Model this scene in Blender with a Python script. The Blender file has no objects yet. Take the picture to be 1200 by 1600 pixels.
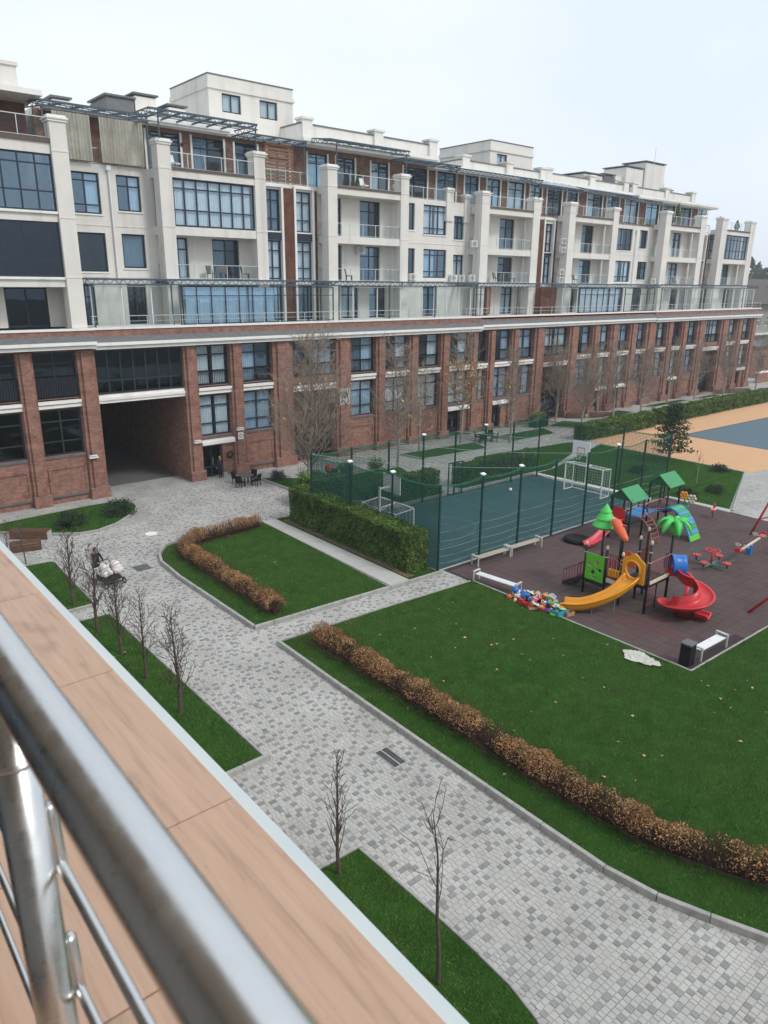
import bpy, math, random
import numpy as np
from mathutils import Vector, Matrix
random.seed(11); RNG = np.random.default_rng(5)
SC = bpy.context.scene
COL = SC.collection
R = math.radians

# ------------------------------------------------------------------ camera
EYE = Vector((0.0, 0.0, 14.5))
cam = bpy.data.cameras.new('camera'); camo = bpy.data.objects.new('camera', cam); COL.objects.link(camo)
ax = Vector((0.76700694, -0.64156907, 0.00945891))     # image right
ay = -Vector((-0.18581013, -0.2362011, -0.95377337))   # image up
az = -Vector((0.6141457, 0.72979323, -0.30037792))     # backwards
camo.matrix_world = Matrix(((ax.x, ay.x, az.x, EYE.x), (ax.y, ay.y, az.y, EYE.y), (ax.z, ay.z, az.z, EYE.z), (0, 0, 0, 1)))
cam.sensor_fit = 'HORIZONTAL'; cam.sensor_width = 36; cam.lens = 36 * 1137 / 1200
cam.clip_start = 0.05; cam.clip_end = 3000
cam.dof.use_dof = True; cam.dof.focus_distance = 35; cam.dof.aperture_fstop = 9.5
SC.camera = camo
# ------------------------------------------------------------------ sky, sun, exposure
w = bpy.data.worlds.new('World'); SC.world = w; w.use_nodes = True
nt = w.node_tree; nt.nodes.clear()
sky = nt.nodes.new('ShaderNodeTexSky'); sky.sky_type = 'NISHITA'; sky.sun_disc = False
sky.sun_elevation = R(47); sky.sun_rotation = R(160); sky.dust_density = 4; sky.air_density = 1.5
mixn = nt.nodes.new('ShaderNodeMix'); mixn.data_type = 'RGBA'; mixn.inputs[0].default_value = 0.88
mixn.inputs[7].default_value = (8.2, 8.95, 9.9, 1)      # overcast veil
bg = nt.nodes.new('ShaderNodeBackground'); bg.inputs[1].default_value = 0.10
out = nt.nodes.new('ShaderNodeOutputWorld')
tcn = nt.nodes.new('ShaderNodeTexCoord'); mpn = nt.nodes.new('ShaderNodeMapping'); mpn.inputs['Scale'].default_value = (1, 1, 2.6); cl = nt.nodes.new('ShaderNodeTexNoise'); cl.inputs['Scale'].default_value = 1.7; cl.inputs['Detail'].default_value = 5; cl.inputs['Roughness'].default_value = .5
nt.links.new(tcn.outputs['Generated'], mpn.inputs[0]); nt.links.new(mpn.outputs[0], cl.inputs['Vector'])
crm = nt.nodes.new('ShaderNodeMix'); crm.data_type = 'RGBA'; crm.inputs[6].default_value = (7.9, 8.8, 9.85, 1); crm.inputs[7].default_value = (9.3, 9.8, 10.3, 1)      # soft cloud deck, thinner and thicker parts
mrg = nt.nodes.new('ShaderNodeMapRange'); mrg.inputs[1].default_value = .35; mrg.inputs[2].default_value = .65; nt.links.new(cl.outputs['Fac'], mrg.inputs[0]); nt.links.new(mrg.outputs[0], crm.inputs[0]); nt.links.new(crm.outputs[2], mixn.inputs[7])
nt.links.new(sky.outputs[0], mixn.inputs[6]); nt.links.new(mixn.outputs[2], bg.inputs[0]); nt.links.new(bg.outputs[0], out.inputs[0])
sun = bpy.data.lights.new('sun', 'SUN'); sun.energy = 1.45; sun.angle = R(13); sun.color = (1, 0.97, 0.92)
suno = bpy.data.objects.new('sun', sun); COL.objects.link(suno)
sd = Vector((math.sin(R(160)) * math.cos(R(47)), math.cos(R(160)) * math.cos(R(47)), math.sin(R(47))))
suno.rotation_euler = sd.to_track_quat('Z', 'Y').to_euler()
vs = SC.view_settings; vs.view_transform = 'Standard'; vs.look = 'None'; vs.exposure = 0.18; vs.gamma = 1; vs.use_curve_mapping = False
SC.cycles.max_bounces = 6; SC.cycles.transparent_max_bounces = 24; SC.cycles.diffuse_bounces = 3; SC.cycles.glossy_bounces = 3
SC.cycles.volume_bounces = 2

# ------------------------------------------------------------------ helpers
OFF = {}
def tag(o, label=None, cat=None, group=None, kind=None):
    if label: o['label'] = label
    if cat: o['category'] = cat
    if group: o['group'] = group
    if kind: o['kind'] = kind
    return o
def thing(name, label, cat, loc=(0, 0, 0), rz=0, group=None, world=False):
    o = bpy.data.objects.new(name, None); COL.objects.link(o); o.empty_display_size = .2
    o.location = loc; o.rotation_euler = (0, 0, rz)
    OFF[o.name] = Vector(loc) if world else Vector((0, 0, 0))
    return tag(o, label, cat, group)
def kids(o): return [c for c in bpy.data.objects if c.parent == o]
TREE = {}
def dup(o, loc=None, rz=None, label=None, group=None, parent=None, scale=None):
    c = o.copy(); COL.objects.link(c)
    if parent is not None: c.parent = parent
    for ch in TREE.get(o.name, []): dup(ch, parent=c)
    if loc is not None: c.location = loc
    if rz is not None: c.rotation_euler = (0, 0, rz)
    if scale is not None: c.scale = scale if hasattr(scale, '__len__') else (scale,) * 3
    if label: c['label'] = label
    if group: c['group'] = group
    if o.name in TREE and parent is None: pass
    if parent is not None: TREE.setdefault(parent.name, []).append(c)
    return c
def link(name, me, m, parent=None, smooth=False):
    o = bpy.data.objects.new(name, me); COL.objects.link(o)
    if m is not None and not me.materials: me.materials.append(m)
    if smooth: me.polygons.foreach_set('use_smooth', [True] * len(me.polygons))
    if parent is not None:
        o.parent = parent; OFF[o.name] = OFF[parent.name]; TREE.setdefault(parent.name, []).append(o)
    else: OFF[o.name] = Vector((0, 0, 0))
    return o
def npmesh(name, V, F, m, parent=None, smooth=False):
    """V (N,3), F (M,k): one mesh of k-gons"""
    V = np.asarray(V, dtype=np.float32); F = np.asarray(F, dtype=np.int32)
    if parent is not None: V = V - np.array(OFF[parent.name], dtype=np.float32)
    me = bpy.data.meshes.new(name); M, k = F.shape
    me.vertices.add(len(V)); me.vertices.foreach_set('co', V.ravel())
    me.loops.add(M * k); me.loops.foreach_set('vertex_index', F.ravel())
    me.polygons.add(M); me.polygons.foreach_set('loop_start', np.arange(0, M * k, k, dtype=np.int32))
    me.update(calc_edges=True); me.polygons.foreach_set('use_smooth', [bool(smooth)] * M)
    return link(name, me, m, parent, smooth)
class MB:
    def __init__(s): s.v = []; s.f = []
    def add(s, vs, fs):
        n = len(s.v); s.v += [tuple(p) for p in vs]; s.f += [tuple(i + n for i in f) for f in fs]; return s
    def box(s, x0, y0, z0, x1, y1, z1):
        if x0 > x1: x0, x1 = x1, x0
        if y0 > y1: y0, y1 = y1, y0
        if z0 > z1: z0, z1 = z1, z0
        return s.add([(x0,y0,z0),(x1,y0,z0),(x1,y1,z0),(x0,y1,z0),(x0,y0,z1),(x1,y0,z1),(x1,y1,z1),(x0,y1,z1)],
                     [(3,2,1,0),(4,5,6,7),(0,1,5,4),(1,2,6,5),(2,3,7,6),(3,0,4,7)])
    def obox(s, c, size, rx=0, ry=0, rz=0):
        M = Matrix.Translation(c) @ Matrix.Rotation(rz, 4, 'Z') @ Matrix.Rotation(ry, 4, 'Y') @ Matrix.Rotation(rx, 4, 'X')
        a, b, d = [q / 2 for q in size]; P = [(-a,-b,-d),(a,-b,-d),(a,b,-d),(-a,b,-d),(-a,-b,d),(a,-b,d),(a,b,d),(-a,b,d)]
        return s.add([M @ Vector(p) for p in P], [(3,2,1,0),(4,5,6,7),(0,1,5,4),(1,2,6,5),(2,3,7,6),(3,0,4,7)])
    def bar(s, p, q, wd, ht=None):
        """square bar p->q"""
        p, q = Vector(p), Vector(q); d = (q - p).normalized(); ht = ht or wd
        u = d.cross(Vector((0, 0, 1)));
        if u.length < 1e-4: u = Vector((1, 0, 0))
        u.normalize(); v = u.cross(d)
        P = [e + u * a * wd / 2 + v * b * ht / 2 for e in (p, q) for a, b in ((-1,-1),(1,-1),(1,1),(-1,1))]
        return s.add(P, [(3,2,1,0),(4,5,6,7),(0,1,5,4),(1,2,6,5),(2,3,7,6),(3,0,4,7)])
    def tube(s, pts, r, n=8, caps=True):
        pts = [Vector(p) for p in pts]; rs = r if hasattr(r, '__len__') else [r] * len(pts); rings = []; u = None
        base = len(s.v)
        for i, p in enumerate(pts):
            d = (pts[min(i + 1, len(pts) - 1)] - pts[max(i - 1, 0)]).normalized()
            if u is None:
                u = d.cross(Vector((0, 0, 1)));
                if u.length < 1e-3: u = Vector((1, 0, 0))
            u = (u - d * u.dot(d)).normalized(); v = d.cross(u)
            s.v += [tuple(p + (u * math.cos(2*math.pi*k/n) + v * math.sin(2*math.pi*k/n)) * rs[i]) for k in range(n)]
        for i in range(len(pts) - 1):
            for k in range(n):
                a = base + i*n + k; b = base + i*n + (k+1) % n; s.f.append((a, b, b + n, a + n))
        if caps:
            s.f.append(tuple(base + k for k in reversed(range(n)))); s.f.append(tuple(base + (len(pts)-1)*n + k for k in range(n)))
        return s
    def lathe(s, prof, c=(0, 0, 0), n=16):
        base = len(s.v); m = len(prof)
        for r, z in prof:
            s.v += [(c[0] + r*math.cos(2*math.pi*k/n), c[1] + r*math.sin(2*math.pi*k/n), c[2] + z) for k in range(n)]
        for i in range(m - 1):
            for k in range(n):
                a = base + i*n + k; b = base + i*n + (k+1) % n; s.f.append((a, b, b + n, a + n))
        s.f.append(tuple(base + k for k in reversed(range(n)))); s.f.append(tuple(base + (m-1)*n + k for k in range(n)))
        return s
    def prism(s, poly, h0, h1, axis='z'):
        """extrude a 2-D outline; axis z: (x,y); axis x: (y,z); axis y: (x,z)"""
        n = len(poly)
        def P(p, h): return (p[0], p[1], h) if axis == 'z' else ((h, p[0], p[1]) if axis == 'x' else (p[0], h, p[1]))
        vs = [P(p, h0) for p in poly] + [P(p, h1) for p in poly]
        fs = [tuple(reversed(range(n))), tuple(range(n, 2*n))] + [(i, (i+1) % n, (i+1) % n + n, i + n) for i in range(n)]
        return s.add(vs, fs)
    def ball(s, c, r, n=10, m=6, sq=(1, 1, 1)):
        base = len(s.v); s.v.append((c[0], c[1], c[2] - r*sq[2]))
        for j in range(1, m):
            t = -math.pi/2 + math.pi*j/m
            s.v += [(c[0] + r*sq[0]*math.cos(t)*math.cos(2*math.pi*k/n), c[1] + r*sq[1]*math.cos(t)*math.sin(2*math.pi*k/n), c[2] + r*sq[2]*math.sin(t)) for k in range(n)]
        s.v.append((c[0], c[1], c[2] + r*sq[2])); top = len(s.v) - 1
        for k in range(n):
            s.f.append((base, base + 1 + (k+1) % n, base + 1 + k)); o = base + 1 + (m-2)*n
            s.f.append((top, o + k, o + (k+1) % n))
        for j in range(m - 2):
            for k in range(n):
                a = base + 1 + j*n + k; b = base + 1 + j*n + (k+1) % n; s.f.append((a, b, b + n, a + n))
        return s
    def build(s, name, m, parent=None, smooth=False, bevel=0, fix=True):
        o = OFF[parent.name] if parent is not None else Vector((0, 0, 0))
        me = bpy.data.meshes.new(name)
        me.from_pydata([(a - o.x, b - o.y, c - o.z) for a, b, c in s.v], [], s.f); me.update()
        ob = link(name, me, m, parent, smooth)
        if bevel:
            b = ob.modifiers.new('bevel', 'BEVEL'); b.width = bevel; b.segments = 2; b.limit_method = 'ANGLE'
        return ob

# ------------------------------------------------------------------ materials
MATS = {}
def mk(name, col, rough=.7, metal=0, var=.18, scale=3.0, bump=0.0, bscale=40, col2=None, spec=.3, coat=0, island=False, dirt=0):
    m = bpy.data.materials.new(name); m.use_nodes = True; MATS[name] = m
    t = m.node_tree; N = t.nodes; L = t.links; b = N['Principled BSDF']
    b.inputs['Roughness'].default_value = rough; b.inputs['Metallic'].default_value = metal
    b.inputs['Specular IOR Level'].default_value = spec; b.inputs['Coat Weight'].default_value = coat
    g = N.new('ShaderNodeNewGeometry')
    ns = N.new('ShaderNodeTexNoise'); ns.inputs['Scale'].default_value = scale; ns.inputs['Detail'].default_value = 6; ns.inputs['Roughness'].default_value = .65
    L.new(g.outputs['Position'], ns.inputs['Vector'])
    mx = N.new('ShaderNodeMix'); mx.data_type = 'RGBA'
    c2 = col2 or tuple(c * (1 - var) for c in col); c1 = col if col2 else tuple(min(1, c * (1 + var)) for c in col)
    mx.inputs[6].default_value = (*c1, 1); mx.inputs[7].default_value = (*c2, 1)
    if island: L.new(g.outputs['Random Per Island'], mx.inputs[0])
    else:
        mr = N.new('ShaderNodeMapRange'); mr.inputs[1].default_value = .3; mr.inputs[2].default_value = .7
        L.new(ns.outputs['Fac'], mr.inputs[0]); L.new(mr.outputs[0], mx.inputs[0])
    last = mx.outputs[2]
    if dirt:
        n2 = N.new('ShaderNodeTexNoise'); n2.inputs['Scale'].default_value = .45; n2.inputs['Detail'].default_value = 8
        mp = N.new('ShaderNodeMapping'); mp.inputs['Scale'].default_value = (2.6, 2.6, .16)
        L.new(g.outputs['Position'], mp.inputs[0]); L.new(mp.outputs[0], n2.inputs['Vector'])
        r2 = N.new('ShaderNodeMapRange'); r2.inputs[1].default_value = .52; r2.inputs[2].default_value = .75; r2.inputs[4].default_value = dirt
        L.new(n2.outputs['Fac'], r2.inputs[0])
        m2 = N.new('ShaderNodeMix'); m2.data_type = 'RGBA'; m2.inputs[7].default_value = (.16, .14, .12, 1)
        L.new(r2.outputs[0], m2.inputs[0]); L.new(last, m2.inputs[6]); last = m2.outputs[2]
    L.new(last, b.inputs['Base Color'])
    if bump:
        nb = N.new('ShaderNodeTexNoise'); nb.inputs['Scale'].default_value = bscale; nb.inputs['Detail'].default_value = 4
        L.new(g.outputs['Position'], nb.inputs['Vector'])
        bp = N.new('ShaderNodeBump'); bp.inputs['Strength'].default_value = bump; bp.inputs['Distance'].default_value = .02
        L.new(nb.outputs['Fac'], bp.inputs['Height']); L.new(bp.outputs[0], b.inputs['Normal'])
    return m
def mk_brick(name, c1, c2, mortar, bw=.25, bh=.075):
    m = bpy.data.materials.new(name); m.use_nodes = True; t = m.node_tree; N = t.nodes; L = t.links; b = N['Principled BSDF']
    b.inputs['Roughness'].default_value = .9; b.inputs['Specular IOR Level'].default_value = .2
    g = N.new('ShaderNodeNewGeometry'); sp = N.new('ShaderNodeSeparateXYZ'); L.new(g.outputs['Position'], sp.inputs[0])
    ad = N.new('ShaderNodeMath'); ad.operation = 'ADD'; L.new(sp.outputs[0], ad.inputs[0]); L.new(sp.outputs[1], ad.inputs[1])
    cb = N.new('ShaderNodeCombineXYZ'); L.new(ad.outputs[0], cb.inputs[0]); L.new(sp.outputs[2], cb.inputs[1])
    br = N.new('ShaderNodeTexBrick'); br.inputs['Scale'].default_value = 1; br.inputs['Brick Width'].default_value = bw; br.inputs['Row Height'].default_value = bh
    br.inputs['Mortar Size'].default_value = .008; br.inputs['Color1'].default_value = (*c1, 1); br.inputs['Color2'].default_value = (*c2, 1); br.inputs['Mortar'].default_value = (*mortar, 1)
    br.inputs['Bias'].default_value = -.1
    L.new(cb.outputs[0], br.inputs['Vector'])
    ns = N.new('ShaderNodeTexNoise'); ns.inputs['Scale'].default_value = 1.6; ns.inputs['Detail'].default_value = 9; ns.inputs['Roughness'].default_value = .75
    L.new(cb.outputs[0], ns.inputs['Vector'])
    mr = N.new('ShaderNodeMapRange'); mr.inputs[1].default_value = .3; mr.inputs[2].default_value = .72; mr.inputs[3].default_value = .55; mr.inputs[4].default_value = 1.42
    L.new(ns.outputs['Fac'], mr.inputs[0])
    mu = N.new('ShaderNodeMix'); mu.data_type = 'RGBA'; mu.blend_type = 'MULTIPLY'; mu.inputs[0].default_value = 1
    L.new(br.outputs['Color'], mu.inputs[6]); L.new(mr.outputs[0], mu.inputs[7])
    L.new(mu.outputs[2], b.inputs['Base Color'])
    bp = N.new('ShaderNodeBump'); bp.inputs['Strength'].default_value = .6; bp.inputs['Distance'].default_value = .01; bp.invert = True
    L.new(br.outputs['Fac'], bp.inputs['Height']); L.new(bp.outputs[0], b.inputs['Normal'])
    return m
def mk_glass(name, tint, base_refl=.08, rough=.02, ior=1.6, wave=0, gcol=(.93, .96, 1)):
    m = bpy.data.materials.new(name); m.use_nodes = True; t = m.node_tree; N = t.nodes; L = t.links; N.clear()
    o = N.new('ShaderNodeOutputMaterial'); mx = N.new('ShaderNodeMixShader'); tr = N.new('ShaderNodeBsdfTransparent'); gl = N.new('ShaderNodeBsdfGlossy')
    fr = N.new('ShaderNodeFresnel'); fr.inputs[0].default_value = ior; tr.inputs[0].default_value = (*tint, 1); gl.inputs['Roughness'].default_value = rough
    gl.inputs['Color'].default_value = (*gcol, 1)
    ad = N.new('ShaderNodeMath'); ad.operation = 'ADD'; ad.use_clamp = True; ad.inputs[1].default_value = base_refl
    L.new(fr.outputs[0], ad.inputs[0])
    bf = N.new('ShaderNodeNewGeometry'); inv = N.new('ShaderNodeMath'); inv.operation = 'SUBTRACT'; inv.inputs[0].default_value = 1; L.new(bf.outputs['Backfacing'], inv.inputs[1])   # thin pane: one reflecting face, no internal mirror
    mlt = N.new('ShaderNodeMath'); mlt.operation = 'MULTIPLY'; L.new(ad.outputs[0], mlt.inputs[0]); L.new(inv.outputs[0], mlt.inputs[1]); L.new(mlt.outputs[0], mx.inputs[0]); L.new(tr.outputs[0], mx.inputs[1]); L.new(gl.outputs[0], mx.inputs[2]); L.new(mx.outputs[0], o.inputs[0])
    if wave:
        g = N.new('ShaderNodeNewGeometry'); ns = N.new('ShaderNodeTexNoise'); ns.inputs['Scale'].default_value = .7; L.new(g.outputs['Position'], ns.inputs['Vector'])
        bp = N.new('ShaderNodeBump'); bp.inputs['Strength'].default_value = wave; bp.inputs['Distance'].default_value = .1; L.new(ns.outputs['Fac'], bp.inputs['Height']); L.new(bp.outputs[0], gl.inputs['Normal'])
    return m
BRICK = mk_brick('red_brick', (.345, .162, .120), (.215, .096, .074), (.29, .225, .19))
BROWNB = mk_brick('brown_brick', (.17, .07, .045), (.12, .05, .035), (.12, .07, .05))
CREAM = mk('cream_render', (.72, .69, .645), .85, var=.06, scale=.6, bump=.15, bscale=60, dirt=.24)
WHITE = mk('white_stone', (.82, .805, .77), .75, var=.05, scale=2, bump=.1, dirt=.16)
FRAME = mk('dark_frame', (.022, .032, .052), .45, var=.1)
STEEL = mk('blue_grey_steel', (.065, .095, .125), .5, var=.15)
GLASS = mk_glass('window_glass', (.88, .93, .96), .08, wave=.06, gcol=(.60, .80, 1))
GLASSB = mk_glass('blue_window_glass', (.80, .88, .94), .17, wave=.08, gcol=(.52, .76, 1))
GLASSK = mk_glass('dim_window_glass', (.62, .70, .76), .03, wave=.08, gcol=(.6, .78, .95))
DGLASS = mk_glass('dark_tinted_glass', (.22, .26, .31), .01, wave=.08, gcol=(.6, .78, 1))
RGLASS = mk_glass('rail_glass', (.95, .975, .97), .0, ior=1.34)
ROOFG = mk_glass('canopy_glass', (.86, .91, .92), .08, rough=.2)
CURT = mk('curtain', (.80, .80, .79), .9, var=.06)
BCURT = mk('beige_curtain', (.50, .47, .40), .9, var=.1)
ROOM = mk('room_plaster', (.30, .28, .25), .9)
SLATE = mk('grey_flashing', (.13, .135, .14), .6, var=.2)
CONC = mk('concrete', (.42, .41, .39), .85, var=.12, scale=5, bump=.3)
KERB = mk('kerb_concrete', (.36, .355, .335), .85, var=.2, scale=4, bump=.4, bscale=30, dirt=.4)
METAL = mk('rail_metal', (.62, .64, .66), .35, metal=.8, var=.05)
WMETAL = mk('white_metal', (.78, .79, .79), .4, var=.05)
BROWN = mk('brown_fascia', (.12, .09, .075), .7)
ACM = mk('ac_casing', (.70, .70, .67), .5, var=.06)
BLACK = mk('black_plastic', (.012, .012, .014), .6, spec=.15)
GREYF = mk('grey_rattan', (.12, .11, .10), .8)
# ------------------------------------------------------------------ ground, paving, lawns
def mk_pave(name):
    m = bpy.data.materials.new(name); m.use_nodes = True; t = m.node_tree; N = t.nodes; L = t.links; b = N['Principled BSDF']
    b.inputs['Roughness'].default_value = .85; b.inputs['Specular IOR Level'].default_value = .2
    g = N.new('ShaderNodeNewGeometry')
    br = N.new('ShaderNodeTexBrick'); br.inputs['Scale'].default_value = 1; br.inputs['Brick Width'].default_value = .22; br.inputs['Row Height'].default_value = .17
    br.inputs['Mortar Size'].default_value = .008; br.inputs['Bias'].default_value = -.45
    br.inputs['Color1'].default_value = (.43, .425, .405, 1); br.inputs['Color2'].default_value = (.26, .26, .255, 1); br.inputs['Mortar'].default_value = (.15, .145, .13, 1)
    L.new(g.outputs['Position'], br.inputs['Vector'])
    ns = N.new('ShaderNodeTexNoise'); ns.inputs['Scale'].default_value = .6; ns.inputs['Detail'].default_value = 8; L.new(g.outputs['Position'], ns.inputs['Vector'])
    mr = N.new('ShaderNodeMapRange'); mr.inputs[1].default_value = .3; mr.inputs[2].default_value = .7; mr.inputs[3].default_value = .85; mr.inputs[4].default_value = 1.12; L.new(ns.outputs['Fac'], mr.inputs[0])
    mu = N.new('ShaderNodeMix'); mu.data_type = 'RGBA'; mu.blend_type = 'MULTIPLY'; mu.inputs[0].default_value = 1
    L.new(br.outputs['Color'], mu.inputs[6]); L.new(mr.outputs[0], mu.inputs[7]); L.new(mu.outputs[2], b.inputs['Base Color'])
    return m
def mk_island3(name, cols, rough=.85, spec=.2, noise=.15, nscale=.6, trans=0, pos=None, cellvar=False, bump=0, patch=None):
    """one of several colours per separate piece, with soft large-scale wear"""
    m = bpy.data.materials.new(name); m.use_nodes = True; t = m.node_tree; N = t.nodes; L = t.links; b = N['Principled BSDF']
    b.inputs['Roughness'].default_value = rough; b.inputs['Specular IOR Level'].default_value = spec
    g = N.new('ShaderNodeNewGeometry'); rp = N.new('ShaderNodeValToRGB'); e = rp.color_ramp.elements; rp.color_ramp.interpolation = 'CONSTANT' if cellvar else 'LINEAR'
    n = len(cols); pos = pos or [i / max(1, n - 1) if not cellvar else i / n for i in range(n)]
    e[0].position = pos[0]; e[0].color = (*cols[0], 1); e[1].position = pos[1]; e[1].color = (*cols[1], 1)
    for p, c in zip(pos[2:], cols[2:]): q = e.new(p); q.color = (*c, 1)
    L.new(g.outputs['Random Per Island'], rp.inputs[0])
    ns = N.new('ShaderNodeTexNoise'); ns.inputs['Scale'].default_value = nscale; ns.inputs['Detail'].default_value = 8; L.new(g.outputs['Position'], ns.inputs['Vector'])
    mr = N.new('ShaderNodeMapRange'); mr.inputs[1].default_value = .35; mr.inputs[2].default_value = .65; mr.inputs[3].default_value = 1 - noise; mr.inputs[4].default_value = 1 + noise; L.new(ns.outputs['Fac'], mr.inputs[0])
    mu = N.new('ShaderNodeMix'); mu.data_type = 'RGBA'; mu.blend_type = 'MULTIPLY'; mu.inputs[0].default_value = 1
    L.new(rp.outputs[0], mu.inputs[6]); L.new(mr.outputs[0], mu.inputs[7]); last = mu.outputs[2]
    if patch:      # worn or yellowed patches with their own shape
        pc, ps, p0, p1, pm = patch
        n3 = N.new('ShaderNodeTexNoise'); n3.inputs['Scale'].default_value = ps; n3.inputs['Detail'].default_value = 7; n3.inputs['Roughness'].default_value = .7; L.new(g.outputs['Position'], n3.inputs['Vector'])
        r3 = N.new('ShaderNodeMapRange'); r3.inputs[1].default_value = p0; r3.inputs[2].default_value = p1; r3.inputs[4].default_value = pm; L.new(n3.outputs['Fac'], r3.inputs[0])
        m3 = N.new('ShaderNodeMix'); m3.data_type = 'RGBA'; m3.inputs[7].default_value = (*pc, 1); L.new(r3.outputs[0], m3.inputs[0]); L.new(last, m3.inputs[6]); last = m3.outputs[2]
    L.new(last, b.inputs['Base Color'])
    if bump:
        nb = N.new('ShaderNodeTexNoise'); nb.inputs['Scale'].default_value = 90; L.new(g.outputs['Position'], nb.inputs['Vector'])
        bp = N.new('ShaderNodeBump'); bp.inputs['Strength'].default_value = bump; bp.inputs['Distance'].default_value = .01; L.new(nb.outputs['Fac'], bp.inputs['Height']); L.new(bp.outputs[0], b.inputs['Normal'])
    return m
PAVE = mk_pave('paving_far')
DAMP = ((.25, .24, .22), .42, .54, .78, .65)
PAVER = mk_island3('paver_stone', [(.42, .412, .388), (.455, .442, .41), (.435, .43, .412), (.405, .388, .362)], noise=.10, nscale=.5, bump=.12, patch=DAMP)
PAVERD = mk_island3('dark_paver_stone', [(.235, .237, .235), (.285, .283, .277), (.205, .208, .207)], noise=.12, nscale=.5, bump=.12, patch=DAMP)
EARTH = mk('earth', (.09, .07, .05), .95, var=.3, scale=3, bump=.5)
LAWN = mk('lawn_turf', (.032, .092, .014), .95, col2=(.018, .056, .009), scale=1.2, bump=.8, bscale=60, spec=.05)
GRASS = mk_island3('grass_blade', [(.040, .108, .018), (.074, .176, .033), (.118, .222, .05), (.21, .27, .09)], rough=.85, spec=.08, noise=.42, nscale=1.6, pos=[0, .5, .9, 1], patch=((.165, .20, .065), .42, .37, .62, .75))
PATHM = mk('smooth_path', (.46, .455, .43), .85, var=.07, scale=1.5, bump=.2, dirt=.15)

g_ = MB(); g_.add([(-500, -500, -.08), (900, -500, -.08), (900, 900, -.08), (-500, 900, -.08)], [(0, 1, 2, 3)])
tag(g_.build('ground', mk('far_ground', (.10, .10, .075), .95, var=.3, scale=.02)), kind='structure')
pv = MB(); pv.add([(-3, -30, -.012), (125, -30, -.012), (125, 74, -.012), (-3, 74, -.012)], [(0, 1, 2, 3)])
paving = tag(pv.build('paving', PAVE), kind='structure')

def inside(poly, x, y):
    c = False; j = len(poly) - 1
    for i in range(len(poly)):
        a, b = poly[i], poly[j]
        if (a[1] > y) != (b[1] > y) and x < (b[0] - a[0]) * (y - a[1]) / (b[1] - a[1] + 1e-12) + a[0]: c = not c
        j = i
    return c
def arc(cx, cy, r, a0, a1, n): return [(cx + r*math.cos(R(a0 + (a1-a0)*i/n)), cy + r*math.sin(R(a0 + (a1-a0)*i/n))) for i in range(n + 1)]
LAWNS = {
 'big': [(14.42, 23.8), (14.35, 20), (14.3, 14), (14.33, 7.9), (14.55, 6.6), (14.95, 5.5), (15.45, 4.3), (16.5, 2.3), (18.5, 0), (21, -3), (60, -3), (60, 11.2), (25.62, 11.62), (25.55, 23.3), (20, 23.6)],
 'hooked': [(14.35, 25.72), (21.75, 25.4), (22.15, 38.3), (19.6, 38.25), (16.6, 38.0), (15.6, 37.7), (14.85, 36.7), (14.45, 35.5), (14.3, 33)],
 'hedge': [(23.2, 25.6), (25.1, 25.55), (25.1, 37.9), (23.2, 38.2)],
 'front far': [(2.0, 32.7), (9.65, 32.5), (9.85, 39.3), (2, 40.2)],
 'front middle': [(1.2, 17.55), (9.8, 17.55), (9.8, 30.95), (1.2, 31.3)],
 'front near': [(1.2, -6), (9.45, 6.0), (9.62, 6.5), (9.78, 7.3), (9.82, 8.3), (9.82, 9.4), (9.74, 12.5), (1.2, 12.7)],
 'corner': [(5.5, 47.6), (8.9, 46.2), (10.6, 44.5), (12.5, 43.1), (13.6, 43.0), (14.9, 43.6), (16.2, 44.8), (17.1, 46.0), (17.4, 47.2), (17.0, 48.2), (15.0, 48.4)],
 'door side': [(27.6, 47.5), (27.75, 42.9), (29.2, 38.6), (31.5, 36.5), (31.5, 44.2), (28.9, 46.7)],
 'behind cage': [(29.8, 36.0), (35.9, 36.0), (38.4, 43.7), (33.4, 44.2), (31.6, 44.0)],
 'behind cage far': [(39.0, 36.0), (48.2, 35.9), (59.2, 40.2), (57.5, 41.2), (46, 42.4)],
 'bench bed': [(41.5, 47.3), (42.0, 44.6), (49.5, 44.1), (50.5, 46.8)],
 'table bed': [(54.0, 47.4), (54.4, 44.7), (60.2, 44.6), (61.6, 47.3)],
 'tree bed': [(62.6, 47.6), (64.4, 45.1), (68.4, 45.7), (66.6, 48.7)],
 'far bed one': [(72.3, 48.4), (73.3, 46.3), (78.2, 47.0), (77.8, 48.9)],
 'far bed two': [(83.3, 48.9), (83.8, 47.5), (92.8, 47.6), (92.0, 48.9)],
 'far bed three': [(95.6, 48.6), (96.2, 47.4), (101, 47.4), (100.8, 48.5)],
 'cage end': [(46.4, 25.6), (48.4, 25.5), (59.5, 25.3), (59.4, 38.8), (48.2, 35.6), (45.6, 35.4)],
 'slope': [(47.7, 25.4), (47.9, 20.9), (59.3, 25.2)],
}
for nm, poly in LAWNS.items():
    mb = MB(); mb.prism(poly, -.06, .075); tag(mb.build('lawn', LAWN), kind='structure')

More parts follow.
